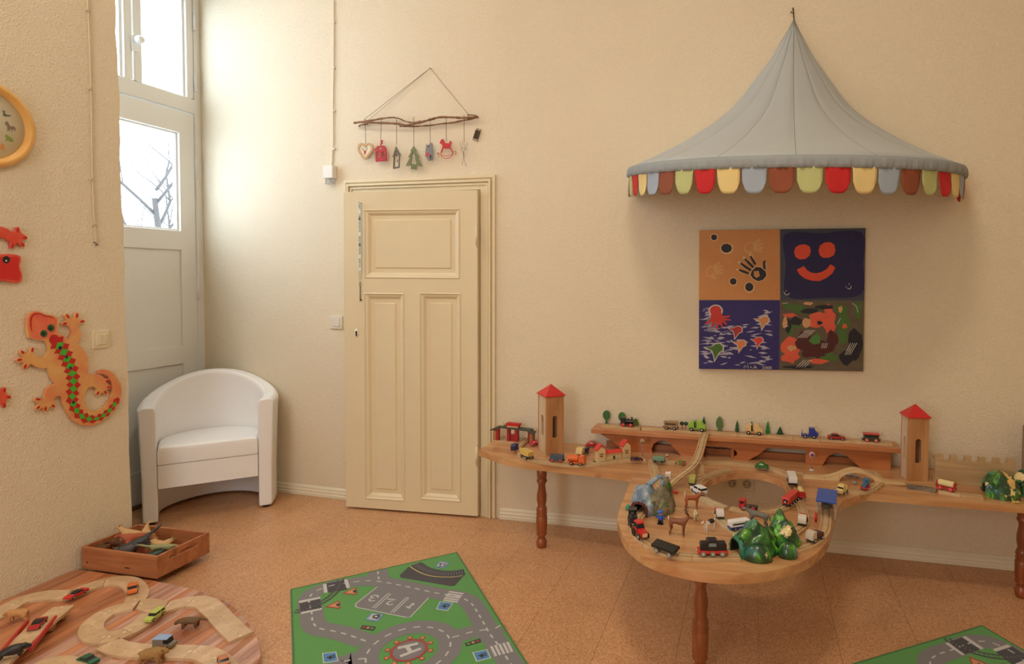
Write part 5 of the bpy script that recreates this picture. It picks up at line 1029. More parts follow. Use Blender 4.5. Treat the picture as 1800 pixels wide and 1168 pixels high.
ftree('olive green leaf-shaped tree right of the ramp head', 1264.5, 732, 762, 'leaf', (92, 118, 62))
ftree('dark green wooden fir left of the cream mixer truck', 1295.5, 739, 762, 'fir', (44, 88, 44))
ftree('green wooden fir directly behind the cream mixer truck', 1321, 740, 764, 'fir', (38, 110, 46))
ftree('bright green slim fir just right of the cream mixer truck', 1349.5, 740, 766, 'fir', (40, 124, 44))
ftree('wide dark green fir, rightmost tree on the viaduct deck', 1371, 750, 768, 'wide', (36, 80, 44))
o = thing('toy_bushes', (aty(1202, 760, 3.17).x, 3.17, DZ+.0003), 0, 'pair of dark green round bushes on brown trunks between brown wagon and lime truck', 'toy tree')
for sx in (-.011, .011):
    q = MB(); q.ball((sx, 0, .034), (.0115, .006, .011), 12, 8); q.build('crown', mat((44, 70, 50), .6), o)
    q = MB(); q.cyl((sx*.7, 0, 0), (sx, 0, .026), .0035); q.build('trunk', mat((160, 110, 76), .6), o)
def sign(label, x, yb, yt, r, face, base, Y=None, disc=None):
    b_ = atz(x, yb, T); o = thing('toy_road_sign', (b_.x, b_.y, T+.0003), 0, label, 'toy sign'); h = aty(x, yt, b_.y).z-T
    q = MB(); q.lathe([(.012, 0), (.012, .005), (.004, .008)], 12); q.build('base', mat(base, .5), o)
    q = MB(); q.cyl((0, 0, .005), (0, 0, h-r), .0014); q.build('post', mat((150, 140, 130), .4), o)
    q = MB(); q.cyl((0, .002, h-r), (0, -.002, h-r), r, seg=20); q.build('disc', mat(face, .5), o)
    if disc: q = MB(); q.cyl((0, -.002, h-r), (0, -.0026, h-r), r*.6, seg=16); q.build('sign_face', mat(disc, .5), o)
sign('plain round wooden sign on a post before the viaduct, left of the mint wagon', 1129, 806, 772, .0135, (172, 140, 104), (180, 160, 130))
sign('round sign with pink-violet face on a white foot near the arch bridge', 1427, 828, 795, .0145, (206, 176, 178), (206, 200, 190), disc=(132, 76, 116))
o = thing('toy_signal', (atz(1171, 812, T).x+.002, atz(1171, 812, T).y+.018, T+.0003), 0, 'small red and white striped post right of the mint green wagon', 'toy sign')
for i, c in enumerate(((206, 70, 56), (228, 220, 210), (206, 70, 56), (228, 220, 210))): q = MB(); q.cyl((0, 0, .008*i), (0, 0, .008*i+.008), .0055 if i else .008, .005); q.build('stripe', mat(c, .4), o)
o = thing('paper_tag', tuple(atz(1174, 845, T))[:2]+(T+.0003,), .3, 'small white folded paper tag behind the grey mountain', 'tag')
q = MB(); q.box(-.012, 0, 0, .012, .001, .030); q.add([(-.012, 0, .030), (.012, 0, .030), (.018, .022, .034), (-.008, .022, .034)], [(0, 1, 2, 3)]); q.build('card', mat((230, 224, 214), .7), o)
q = MB(); q.box(-.007, -.0006, .008, .007, 0, .010); q.box(-.007, -.0006, .016, .004, 0, .018); q.build('print', mat((120, 110, 110), .7), o)
o = thing('toy_peg', tuple(atz(1188, 868, T))[:2]+(T+.0003,), .1, 'small red wooden peg lying left of the doe', 'toy')
q = MB(); q.cyl((-.014, 0, .006), (.010, 0, .005), .006, .004); q.ball((-.014, 0, .0065), .0065); q.build('peg', mat((214, 52, 40), .35), o)

# station houses
s0 = atz(1049, 818, T); s1 = atz(1105, 808, T); rz = atan2(s1.y-s0.y, s1.x-s0.x)-.1
st = thing('toy_station_houses', (s0.x, s0.y+.014, T+.0003), rz, 'toy station of two gabled houses with red roofs on a green base', 'toy building')
Ls = (s1-s0).length
q = MB(); q.box(-.008, -.006, 0, Ls+.01, .04, .008); q.build('base', mat((58, 110, 74), .5), st, bevel=.002)
CRW = mat((222, 190, 136), .5)
def hse(x0, x1, h, y0=0, y1=.034):
    q = MB(); q.prism([(x0, .008), (x1, .008), (x1, h), ((x0+x1)/2, h+.018), (x0, h)], y0, y1, xz); hb = q.build('house_body', CRW, st)
    xm = (x0+x1)/2; e = .006
    q = MB(); q.prism([(x0-e, h-.006), (xm, h+.021), (x1+e, h-.006), (x1+e, h), (xm, h+.028), (x0-e, h)], y0-.004, y1+.004, xz); q.build('roof', mat((210, 56, 54), .4), st, bevel=.0006)
    for sx in (.3, .7):
        x = x0+(x1-x0)*sx; q = MB(); q.prism([(x-.0045, .012), (x+.0045, .012), (x+.0045, .024), (x, .029), (x-.0045, .024)], y0-.0004, y0, xz); q.build('window', mat((110, 92, 70), .5), hb)
        q = MB(); q.prism([(x-.003, .013), (x+.003, .013), (x+.003, .023), (x, .027), (x-.003, .023)], y0-.0007, y0-.0003, xz); q.build('window_light', mat((236, 222, 190), .5), hb)
    q = MB(); q.prism([(xm+.010*cos(t), .036+.0035*sin(t)) for t in np.linspace(0, 2*pi, 12)[:-1]], y0-.0005, y0, xz); q.build('name_plate', mat((150, 40, 40), .5), hb)
    q = MB()
    for dx in (-.008, 0, .008): q.box(xm+dx-.0022, y0-.0005, .044, xm+dx+.0022, y0, .052)
    q.box(xm-.012, y0-.0004, .0425, xm+.012, y0, .0435); o_ = q.build('upper_windows', mat((84, 70, 58), .5), hb); o_['kind'] = 'stuff'
hse(0, .044, .070); hse(Ls-.044, Ls, .074, .004, .038)
q = MB(); q.box(.046, .012, .008, Ls-.046, .036, .044); q.build('middle_house', CRW, st)
q = MB(); q.prism([(.001, .044), (.042, .044), (.022, .058)], .046, Ls-.046, lambda p, h: Vector((h, p[0], p[1]))); q.build('middle_roof', mat((214, 64, 54), .4), st)
q = MB(); q.box(Ls/2-.002, .0112, .010, Ls/2+.009, .012, .028); q.build('door_panel', mat((70, 66, 60), .5), st)

# red pillared bridge station at the far left
bs = thing('toy_bridge_station', (atz(875, 770, T).x+.004, 3.135, T+.0003), radians(-4), 'small toy bridge with red pillars, dark deck and red cabin at the left wall corner', 'toy building')
Lb = aty(944, 770, 3.13).x-aty(873, 770, 3.13).x
PR = mat((160, 34, 34), .45)
q = MB(); q.box(0, -.03, 0, Lb*.78, .03, .010); q.build('base', TOYW, bs, bevel=.001)
q = MB(); q.prism([(-.012, .068), (.01, .074), (.02, .084), (.06, .090), (Lb*.6, .088), (Lb-.01, .084), (Lb, .072), (Lb+.012, .070), (Lb+.012, .064), (Lb-.01, .064), (Lb*.9, .076), (Lb*.5, .080), (.06, .082), (.02, .070), (-.012, .062)], -.022, .022, xz); q.build('deck', mat((72, 74, 62), .5), bs, bevel=.001)
for x in (.006, Lb-.012): q = MB(); q.box(x, -.018, .0, x+.018, .018, .066); q.build('end_pier', wood((160, 100, 66), (180, 122, 84), (20, 20, 5), .5), bs)
for x0, x1 in ((.026, .042), (Lb*.38, Lb*.45), (Lb*.58, Lb*.66), (Lb-.022, Lb-.014)): q = MB(); q.box(x0, -.02, .010, x1, .0, .080); q.build('red_pillar', PR, bs, bevel=.001)
q = MB(); q.box(Lb*.45, -.012, .01, Lb*.58, -.004, .05); q.build('red_wall', PR, bs)
q = MB(); q.prism([(Lb*.36, .092), (Lb*.66, .092), (Lb*.70, .112), (Lb*.36, .114), (Lb*.34, .104)], -.016, .012, xz); q.build('red_cabin', mat((190, 36, 34), .4), bs, bevel=.001)
q = MB(); q.box(Lb*.38, -.018, .09, Lb*.66, -.014, .097); q.build('cabin_sill', TOYW, bs)
q = MB(); q.lathe([(.010, .09), (.012, .097), (.006, .104), (.005, .110)], 12, (Lb*.25, 0, 0)); q.build('bell', mat((190, 180, 120), .4), bs)

# boulders inside the arch
for i, (x, y, r, lb) in enumerate(((1493, 838, .018, 'largest grey boulder under the arch bridge'), (1506, 840, .011, 'small grey boulder right of the largest under the bridge'), (1502, 851, .011, 'pale grey boulder beside the blue locomotive'))):
    p_ = atz(x, y, T); o = thing('toy_boulder', (p_.x, p_.y, T+.0003), i, lb, 'toy rock'); random.seed(i)
    q = MB(); q.ball((0, 0, r*.55), (r*1.2, r*.8, r*.6), 9, 6); q.v = [(v[0]*random.uniform(.85, 1.15), v[1]*random.uniform(.85, 1.15), max(0, v[2]*random.uniform(.9, 1.1))) for v in q.v]; q.sm = [False]*len(q.sm); q.build('rock', mat((150, 146, 142), .7, .2, 60), o)

# ================================================================== animals and figures
from mathutils import noise as NZ
def skin(name, verts, edges, m, parent, sub=1):
    me = bpy.data.meshes.new(name); bm = bmesh.new(); ly = bm.verts.layers.skin.verify(); vv = []
    for i, (x, y, z, r) in enumerate(verts):
        v = bm.verts.new((x, y, z)); v[ly].radius = (r, r); v[ly].use_root = (i == 0); vv.append(v)
    for a, b_ in edges: bm.edges.new((vv[a], vv[b_]))
    bm.to_mesh(me); bm.free(); me.materials.append(m); o = bpy.data.objects.new(name, me); COL.objects.link(o); o.parent = parent
    k = o.modifiers.new('skin', 'SKIN'); k.use_smooth_shade = True; k.branch_smoothing = .4
    u = o.modifiers.new('sub', 'SUBSURF'); u.levels = sub; u.render_levels = sub; return o
def quad(name, label, pos, yaw, S_, m, cat='toy animal', leg=.5, body=.17, neck=(.22, .26), head=.2, hr=.085, tail=((-.12, .05), (-.16, -.2)), tr=.03, legr=.05, ears=.07, rot=None, group=None, extra=None, belly=0, tm=None, snout=.5, arch=0):
    o = thing(name, pos, yaw, label, cat, group)
    if rot: o.rotation_euler = (rot[0], rot[1], yaw)
    h = leg+body*.8; V = [(-.34, 0, h+.01, body*.9), (0, 0, h-belly+arch, body*1.02), (.32, 0, h+.02, body)]; E_ = [(0, 1), (1, 2)]
    nx, nz = .36+neck[0], h+neck[1]
    V += [(.36+neck[0]*.5, 0, h+neck[1]*.5+.02, (body+hr)*.42), (nx, 0, nz, hr), (nx+head*snout, 0, nz-.03, hr*.72), (nx+head, 0, nz-.07, hr*.45)]; E_ += [(2, 3), (3, 4), (4, 5), (5, 6)]
    for sx, base, kx in ((-.34, 0, .07), (.30, 2, 0)):
        for sy in (-1, 1):
            n = len(V); w_ = body*.62
            if base == 0: V += [(sx-.02, sy*w_, h*.72, legr*1.7), (sx+.03, sy*w_, h*.45, legr*1.05), (sx-.07, sy*w_, h*.26, legr*.7), (sx-.03, sy*w_, legr*.75, legr*.75)]
            else: V += [(sx+.02, sy*w_, h*.68, legr*1.4), (sx+.0, sy*w_, h*.40, legr*.9), (sx+.01, sy*w_, h*.2, legr*.65), (sx+.03, sy*w_, legr*.75, legr*.75)]
            E_ += [(base, n), (n, n+1), (n+1, n+2), (n+2, n+3)]
    n = len(V); k = 0
    for dx, dz in tail:
        V.append((-.38+dx, 0, h+.03+dz, tr*(1-.15*k))); E_.append((0 if k == 0 else n+k-1, n+k)); k += 1
    V = [(x*S_, y*S_, z*S_, r*S_) for x, y, z, r in V]; skin('body', V, E_, m, o)
    if ears:
        q = MB()
        for sy in (-1, 1): q = MB(); q.cyl(((nx-.03)*S_, sy*hr*.6*S_, (nz+hr*.5)*S_), ((nx-.07)*S_, sy*hr*1.3*S_, (nz+hr*.5+ears)*S_), hr*.35*S_, .004*S_, 6); q.build('ear', m, o)
    for sy in (-1, 1): q = MB(); q.ball(((nx+head*.25)*S_, sy*hr*.8*S_, (nz+.01)*S_), .016*S_, 6, 4); q.build('eye', BLACK, o)
    if extra: extra(o, S_, nx, nz, h, hr)
    return o
DEER = mat((132, 78, 48), .5, .15, 60); FOX = mat((158, 82, 40), .5, .15, 60); CREM = mat((214, 200, 156), .6, .12, 60)
def antlers(o, s, nx, nz, h, hr):
    for sy in (-1, 1):
        q = MB(); b0 = Vector((nx-.02, sy*.04, nz+.06)); pp = [b0, b0+Vector((-.12, sy*.06, .14)), b0+Vector((-.16, sy*.12, .30)), b0+Vector((-.10, sy*.14, .44))]
        q.tube([p*s for p in pp], [.032*s, .028*s, .022*s, .010*s], 5)
        for k, d in ((1, (.10, .02*sy, .10)), (2, (.11, .02*sy, .09)), (2, (-.10, .03*sy, .10))): q.tube([pp[k]*s, (pp[k]+Vector(d))*s], [.020*s, .009*s], 5)
        q.build('antler', mat((92, 64, 48), .6), o)
    q = MB(); q.ball((-.47*s, 0, (h+.12)*s), (.05*s, .04*s, .12*s), 8, 6); q.build('tail_patch', mat((226, 218, 204), .6), o)
def AT(x, y, z=T): v = atz(x, y, z); return (v.x, v.y, z+.0004)
quad('toy_deer', 'brown stag with dark antlers standing in the middle of the table tongue', AT(1191, 943), -.12, .072, DEER, leg=.62, body=.17, neck=(.22, .30), head=.22, hr=.085, tail=((-.05, .1), (-.06, .25)), legr=.045, ears=.09, extra=antlers)
def wtail(o, s, nx, nz, h, hr):
    q = MB(); q.ball((-.44*s, 0, (h+.22)*s), (.04*s, .04*s, .22*s), 8, 6); q.build('white_tail', mat((226, 218, 204), .6), o)
quad('toy_deer', 'reddish brown doe with raised white tail near the white jeep', AT(1216, 897), .30, .066, FOX, leg=.62, body=.17, neck=(.26, .30), head=.2, hr=.075, tail=((-.03, .1), (-.03, .25)), legr=.045, ears=.07, extra=wtail)
quad('toy_dog', 'cream sheepdog facing the camera behind the stag', AT(1223, 915), -1.35, .040, CREM, leg=.45, body=.25, neck=(.12, .2), head=.2, hr=.16, tail=((-.1, .1), (-.2, .1)), tr=.07, legr=.09, ears=.1)
def beag(o, s, nx, nz, h, hr):
    q = MB(); q.ball((-.12*s, 0, (h+.07)*s), (.28*s, .185*s, .15*s), 10, 6); q.build('black_saddle', mat((38, 32, 32), .5), o)
    q = MB(); q.ball(((nx-.04)*s, 0, (nz+.01)*s), (.09*s, .12*s, .10*s), 10, 6); q.build('tan_head_patch', mat((190, 100, 56), .5), o)
quad('toy_dog', 'tricolour beagle with black raised tail right of the stag', AT(1247, 938), -2.35, .058, mat((222, 204, 184), .5, .1, 50), leg=.55, body=.16, neck=(.12, .16), head=.22, hr=.1, tail=((-.08, .12), (-.08, .42)), tr=.04, legr=.06, ears=.02, extra=beag)
quad('toy_wolf', 'grey wolf standing behind the green mountain', AT(1333, 928), 2.9, .080, mat((118, 112, 100), .7, .35, 120), leg=.5, body=.17, neck=(.2, .18), head=.24, hr=.1, tail=((-.1, .0), (-.2, -.25)), tr=.06, legr=.055, ears=.09)
# policeman figure
o = thing('toy_figure', AT(1161, 922), -.25, 'small wooden figure in blue uniform and cap beside the grey mountain', 'toy figure')
q = MB(); [q.cyl((sx*.0055, 0, 0), (sx*.0055, 0, .017), .0055, .005) for sx in (-1, 1)]; q.box(-.0105, -.008, 0, .0105, .004, .004); q.build('legs', mat((30, 32, 44), .4), o)
BLU = mat((54, 92, 190), .4)
q = MB(); q.lathe([(.009, .0165), (.0105, .022), (.010, .030), (.007, .034)], 12); q.build('jacket', BLU, o)
for sx in (-1, 1): q = MB(); q.tube([(sx*.0095, 0, .032), (sx*.015, -.001, .026), (sx*.016, -.003, .021)], [.0035, .0032, .003], 6); q.build('arm', BLU, o)
q = MB(); q.ball((0, 0, .0405), .0075, 12, 8); hd = q.build('head', mat((224, 170, 130), .5), o)
q = MB(); [q.ball((sx*.0028, -.0068, .0415), .001, 6, 4) for sx in (-1, 1)]; q.build('eye', BLACK, hd)
q = MB(); q.lathe([(.008, .044), (.0105, .047), (.010, .051), (.006, .0525)], 14); q.add([(-.007, -.006, .045), (.007, -.006, .045), (.005, -.0125, .0435), (-.005, -.0125, .0435)], [(0, 1, 2, 3)]); q.build('cap', mat((60, 110, 214), .4), o)

# ================================================================== mountains
def hillmat(kind):
    m, nt, b = newmat('hill_paint_'+kind); L = nt.links.new; tc = nt.nodes.new('ShaderNodeTexCoord')
    n = nt.nodes.new('ShaderNodeTexNoise'); n.inputs['Scale'].default_value = 17; n.inputs['Detail'].default_value = 3; n.inputs['Distortion'].default_value = 1; L(tc.outputs['Object'], n.inputs['Vector'])
    cr = nt.nodes.new('ShaderNodeValToRGB'); e = cr.color_ramp.elements
    cols = [(.34, (22, 62, 40)), (.46, (28, 78, 40)), (.54, (56, 120, 42)), (.61, (98, 168, 50)), (.74, (140, 198, 74))] if kind == 'green' else ([(.3, (84, 74, 54)), (.45, (112, 102, 76)), (.6, (134, 124, 98)), (.7, (152, 144, 120))] if kind == 'rock' else [(.3, (92, 110, 130)), (.45, (124, 142, 158)), (.58, (156, 170, 182)), (.7, (196, 206, 214))])
    e[0].position = cols[0][0]; e[0].color = rgb(*cols[0][1]); e[1].position = cols[-1][0]; e[1].color = rgb(*cols[-1][1])
    for p_, c_ in cols[1:-1]: k = e.new(p_); k.color = rgb(*c_)
    L(n.outputs['Fac'], cr.inputs[0]); out = cr.outputs[0]
    n2 = nt.nodes.new('ShaderNodeTexNoise'); n2.inputs['Scale'].default_value = 15; n2.inputs['Detail'].default_value = 5; n2.inputs['Roughness'].default_value = .7
    mp = nt.nodes.new('ShaderNodeMapping'); mp.inputs['Location'].default_value = (3.1, 1.7, .4); L(tc.outputs['Object'], mp.inputs[0]); L(mp.outputs[0], n2.inputs['Vector'])
    r2 = nt.nodes.new('ShaderNodeValToRGB'); r2.color_ramp.elements[0].position = .60; r2.color_ramp.elements[1].position = .615; L(n2.outputs['Fac'], r2.inputs[0])
    mx = nt.nodes.new('ShaderNodeMix'); mx.data_type = 'RGBA'; L(r2.outputs[0], mx.inputs[0]); L(out, mx.inputs[6]); mx.inputs[7].default_value = rgb(228, 202, 140) if kind == 'green' else (rgb(66, 116, 50) if kind == 'rock' else rgb(140, 150, 160))
    out = mx.outputs[2]
    if kind == 'green':
        n3 = nt.nodes.new('ShaderNodeTexNoise'); n3.inputs['Scale'].default_value = 11; mp3 = nt.nodes.new('ShaderNodeMapping'); mp3.inputs['Location'].default_value = (8, 5, 2); L(tc.outputs['Object'], mp3.inputs[0]); L(mp3.outputs[0], n3.inputs['Vector'])
        r3 = nt.nodes.new('ShaderNodeValToRGB'); r3.color_ramp.elements[0].position = .6; r3.color_ramp.elements[1].position = .75; L(n3.outputs['Fac'], r3.inputs[0])
        m3 = nt.nodes.new('ShaderNodeMix'); m3.data_type = 'RGBA'; L(r3.outputs[0], m3.inputs[0]); L(out, m3.inputs[6]); m3.inputs[7].default_value = rgb(60, 140, 150); out = m3.outputs[2]
    L(out, b.inputs['Base Color']); b.inputs['Roughness'].default_value = .28 if kind == 'green' else .6; b.inputs['Coat Weight'].default_value = .4 if kind == 'green' else 0
    bp = nt.nodes.new('ShaderNodeBump'); bp.inputs['Strength'].default_value = .3 if kind == 'green' else .8; bp.inputs['Distance'].default_value = .003; L(n.outputs['Fac'], bp.inputs['Height']); L(bp.outputs[0], b.inputs['Normal'])
    return m
GH, RH, BH = hillmat('green'), hillmat('rock'), hillmat('pale')
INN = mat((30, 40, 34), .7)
def shell(nm, par, org, yaw, L, W, H, iw, ih, m, seed=0, amp=.12, NU=18, NV=22, end1=True):
    # org: start of the tunnel; W, H: lists of half widths / heights along it
    c_, s_ = cos(yaw), sin(yaw); ev = lambda l, u: (lambda x: l[int(x)]+(l[min(int(x)+1, len(l)-1)]-l[int(x)])*(lambda t: t*t*(3-2*t))(x-int(x)))(u*(len(l)-1))
    def P_(x, y, z): return (org[0]+x*c_-y*s_, org[1]+x*s_+y*c_, max(0, z))
    vo = []; vi = []
    for i in range(NU+1):
        u = i/NU; w, h = ev(W, u), ev(H, u)
        for j in range(NV+1):
            a = pi*j/NV; cx2 = abs(cos(a))**.8*(1 if cos(a) > 0 else -1); sx = sin(a)**.85; k = 1+amp*NZ.noise(Vector((u*L*26+seed, cos(a)*1.6+seed, sin(a)*1.9)))*(.4+.6*sin(a))*2
            vo.append(P_(u*L+amp*.1*NZ.noise(Vector((seed, j*.5, i*.2))), w*cx2*k, h*sx*k)); vi.append(P_(u*L*(1 if end1 else .7), iw*abs(cos(a))**.5*(1 if cos(a) > 0 else -1), ih*sin(a)**.6))
    q = MB(); n = NV+1; fs = []
    for i in range(NU):
        for j in range(NV): fs.append((i*n+j, i*n+j+1, (i+1)*n+j+1, (i+1)*n+j))
    N_ = len(vo); q.add(vo, fs, 0, True)
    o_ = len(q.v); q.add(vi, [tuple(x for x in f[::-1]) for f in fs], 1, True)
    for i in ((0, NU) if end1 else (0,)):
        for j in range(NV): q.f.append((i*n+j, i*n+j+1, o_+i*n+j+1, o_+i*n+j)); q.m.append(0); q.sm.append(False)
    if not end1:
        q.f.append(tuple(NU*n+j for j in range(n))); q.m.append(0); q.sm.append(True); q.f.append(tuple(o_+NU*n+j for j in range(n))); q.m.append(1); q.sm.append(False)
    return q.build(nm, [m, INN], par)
def LO(o, x, y): v = atz(x, y, T); return (v.x-o.location.x, v.y-o.location.y)
g1_ = thing('toy_mountain_tunnel', tuple(atz(1345, 985, T))[:2]+(T+.0004,), 0, 'large green plastic double mountain tunnel at the front of the table tongue', 'toy mountain')
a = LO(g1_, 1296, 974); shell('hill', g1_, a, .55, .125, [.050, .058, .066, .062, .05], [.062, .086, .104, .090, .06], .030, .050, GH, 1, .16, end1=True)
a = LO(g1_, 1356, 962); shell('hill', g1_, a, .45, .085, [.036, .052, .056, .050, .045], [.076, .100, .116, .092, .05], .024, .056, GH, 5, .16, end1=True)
a = LO(g1_, 1332, 990); q = MB(); q.ball((a[0], a[1]+.025, .0), (.050, .034, .055), 14, 8); q.v = [(x, y, max(0, z)) for x, y, z in q.v]; q.build('foothill', GH, g1_)
a = LO(g1_, 1385, 982); q = MB(); q.ball((a[0], a[1]+.015, .0), (.034, .03, .05), 14, 8); q.v = [(x, y, max(0, z)) for x, y, z in q.v]; q.build('foothill', GH, g1_)
a = LO(g1_, 1292, 975); shell('tunnel_mouth', g1_, (a[0]-.001, a[1]-.001), .55, .014, [.038, .046], [.056, .062], .030, .050, mat((30, 110, 80), .3), 3, .02, NU=3)
g2_ = thing('toy_mountain_tunnel', tuple(atz(1770, 878, T))[:2]+(T+.0004,), 0, 'green plastic mountain with yellow path at the right end of the table', 'toy mountain')
a = LO(g2_, 1729, 868); shell('hill', g2_, a, -.1, .13, [.044, .066, .072, .066, .05], [.060, .092, .105, .085, .05], .026, .046, GH, 9, .16)
a = LO(g2_, 1785, 870); shell('hill', g2_, a, .5, .12, [.036, .052, .06, .056, .05], [.066, .085, .10, .09, .06], .024, .050, GH, 12, .14)
from mathutils.bvhtree import BVHTree
vv_ = []; ff_ = []
for c_ in g2_.children: o_ = len(vv_); vv_ += [v.co.copy() for v in c_.data.vertices]; ff_ += [tuple(i+o_ for i in p.vertices) for p in c_.data.polygons]
bv = BVHTree.FromPolygons(vv_, ff_)
pa = Vector((*LO(g2_, 1788, 886), 0)); pb = Vector((*LO(g2_, 1756, 872), 0))+Vector((.012, .075, 0)); l = []; r_ = []
for i in range(15):
    t = i/14; c_ = pa.lerp(pb, t)+Vector((.006*sin(t*5), 0, 0)); wv = (.015-.006*t)*(1.2 if i % 2 else .85)
    for s_, arr in ((-1, l), (1, r_)):
        p_ = c_+Vector((s_*wv, s_*wv*.25, 0)); h = bv.ray_cast(Vector((p_.x, p_.y, .3)), Vector((0, 0, -1))); arr.append(Vector((p_.x, p_.y, (h[0].z if h[0] else .001)+.0012))-Vector((0, .0012, 0)))
q = MB(); n_ = len(l); q.add(l+r_+[v-Vector((0, -.002, .003)) for v in l+r_], [(i, i+1, n_+i+1, n_+i) for i in range(n_-1)]+[(2*n_+i, 3*n_+i, 3*n_+i+1, 2*n_+i+1) for i in range(n_-1)]+[(i, 2*n_+i, 2*n_+i+1, i+1) for i in range(n_-1)]+[(n_+i, n_+i+1, 3*n_+i+1, 3*n_+i) for i in range(n_-1)]); q.build('sandy_path', mat((220, 176, 104), .5), g2_)
g3_ = thing('toy_rock_mountain', tuple(atz(1140, 895, T))[:2]+(T+.0004,), 0, 'grey rocky toy mountain tunnel with red brick arch at the left of the table tongue', 'toy mountain')
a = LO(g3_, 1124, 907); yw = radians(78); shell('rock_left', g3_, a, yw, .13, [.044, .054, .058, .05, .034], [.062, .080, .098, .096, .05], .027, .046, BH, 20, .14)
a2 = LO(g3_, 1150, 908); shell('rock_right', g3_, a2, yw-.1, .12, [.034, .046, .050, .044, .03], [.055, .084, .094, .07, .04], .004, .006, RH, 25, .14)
a3 = LO(g3_, 1168, 892); q = MB(); n_ = 18
prf = [(.043, 0), (.038, .02), (.033, .045), (.026, .07), (.018, .095), (.012, .116), (.002, .119)]
q.lathe(prf, n_, (a3[0], a3[1]+.02, 0)); random.seed(4); q.v = [(x+.006*NZ.noise(Vector((x*40, y*40, z*30))), y, z+(.012*NZ.noise(Vector((x*30, y*30, 3))) if z > .01 else 0)) for x, y, z in q.v]; q.build('rock_peak', RH, g3_)
q = MB(); q.tube([(a[0]+.015, a[1]+.085, .085), (a[0]+.030, a[1]+.075, .108), (a3[0]-.02, a3[1]+.02, .122), (a3[0], a3[1]+.015, .108)], [.014, .012, .009, .008], 8); q.tube([(a3[0]-.010, a3[1]+.008, .108), (a3[0]-.013, a3[1]-.004, .08), (a3[0]-.016, a3[1]-.008, .05)], [.009, .008, .005], 8); q.build('rock_bridge', BH, g3_)
BK = [mat((110, 40, 40), .6), mat((90, 30, 34), .6)]; ndir = Vector((-cos(yw), -sin(yw), 0)); sdir = Vector((-sin(yw), cos(yw), 0)); bo = Vector((a[0], a[1], 0))+ndir*.003
q = MB()
for k in range(15):
    t = (k-1.5)/12*pi if 0 else None
N_b = 15
def apt(s, r): # along the arch: straight legs then half circle
    if s < .22: return (-(.027+r), .03*s/.22)
    if s > .78: return ((.027+r), .03*(1-s)/.22)
    t = pi-(s-.22)/.56*pi; return ((.027+r)*cos(t), .03+(.018+r)*sin(t))
for k in range(N_b):
    s0_, s1_ = (k+.06)/N_b, (k+.94)/N_b; pl = [apt(s0_, 0), apt(s0_, .009), apt(s1_, .009), apt(s1_, 0)]
    q = MB(); q.prism(pl, 0, .006, lambda p, h: bo+sdir*p[0]+ndir*h+Vector((0, 0, p[1]))); q.build('brick', BK[k % 2], g3_)
pl = [apt(s, 0.0005) for s in np.linspace(0, 1, 24)]+[apt(s, .0085) for s in np.linspace(1, 0, 24)]
q = MB(); q.prism(pl, 0, .0045, lambda p, h: bo+sdir*p[0]+ndir*h+Vector((0, 0, p[1]))); q.build('mortar_ring', mat((206, 190, 180), .7), g3_)
for (x, y, c_, r_) in ((1104, 898, (50, 150, 120), .012), (1140, 908, (50, 110, 44), .014), (1172, 886, (60, 120, 44), .012)):
    b_ = LO(g3_, x, y); q = MB(); q.ball((b_[0], b_[1]+.004, .006), (r_, .008, .018), 8, 6); q.v = [(u, v, max(0, w_)) for u, v, w_ in q.v]; q.build('bush', mat(c_, .4, .15, 60), g3_)

# ================================================================== tub chair
ch = thing('tub_chair', (-3.086, 2.842, 0), radians(42), 'white leatherette tub armchair standing in the window niche corner', 'chair')
LEA = mat((246, 244, 242), .42, .015, 10, .04, 60, coat=.1)
hwd, Dp, y0_, th_ = .316, .468, .17, .074
def upath(off):
    pts = [(-hwd+off, 0), (-hwd+off, y0_*.5), (-hwd+off, y0_)]+[(-(hwd-off)*cos(t), y0_+(Dp-off-y0_)*sin(t)) for t in np.linspace(0, pi, 29)[1:-1]]+[(hwd-off, y0_), (hwd-off, y0_*.5), (hwd-off, 0)]
    return [(x*(1+.075*sin(pi*min(1, max(0, y/.36)))), y) for x, y in pts]
uo, ui = upath(0), upath(th_); n = len(uo); vs = []; fs = []; ZB = .014
for i in range(n):
    s_ = sin(pi*max(0, min(1, (i-2)/(n-5)))); zt_ = .672+.140*s_**1.1; (ox, oy), (ix, iy) = uo[i], ui[i]
    fl = 1.0+.03; dxy = Vector((ox, oy-.15)).normalized()*.012
    ring = [(ox*.985, oy-.002 if oy > .3 else oy, ZB), (ox*.99, oy, .25), (ox+dxy.x*.6, oy+(dxy.y*.6 if oy > 0 else 0), zt_-.10), (ox+dxy.x, oy+(dxy.y if oy > 0 else 0), zt_-.02), (ox*.5+ix*.5+(ox-ix)*.36, oy*.5+iy*.5+(oy-iy)*.36, zt_), (ox*.5+ix*.5-(ox-ix)*.36, oy*.5+iy*.5-(oy-iy)*.36, zt_-.004), (ix, iy, zt_-.03), (ix, iy, .45), (ix, iy, .30), (ix, iy, ZB)]
    vs += ring
k = 10
for i in range(n-1):
    for j in range(k): fs.append((i*k+j, i*k+(j+1) % k, (i+1)*k+(j+1) % k, (i+1)*k+j))
fs += [tuple(range(k)), tuple(range((n-1)*k, n*k))[::-1]]
q = MB(); q.add(vs, fs, 0, True); o = q.build('shell', LEA, ch, bevel=.010, seg=3)
ins = upath(th_+.002)
q = MB(); q.prism([(x, y-(.006 if y <= 0 else 0)) for x, y in ins], .205, .338, xy); q.build('front_apron', LEA, ch, bevel=.006)
vs = []; fs = []; NP = 16
cush = [(x, y-(.010 if y <= 0 else 0)) for x, y in ins]; cen = Vector((0, .2))
rings = [(1.0, .340), (1.004, .36), (1.004, .415), (.985, .436), (.93, .446), (.7, .452), (.35, .455)]
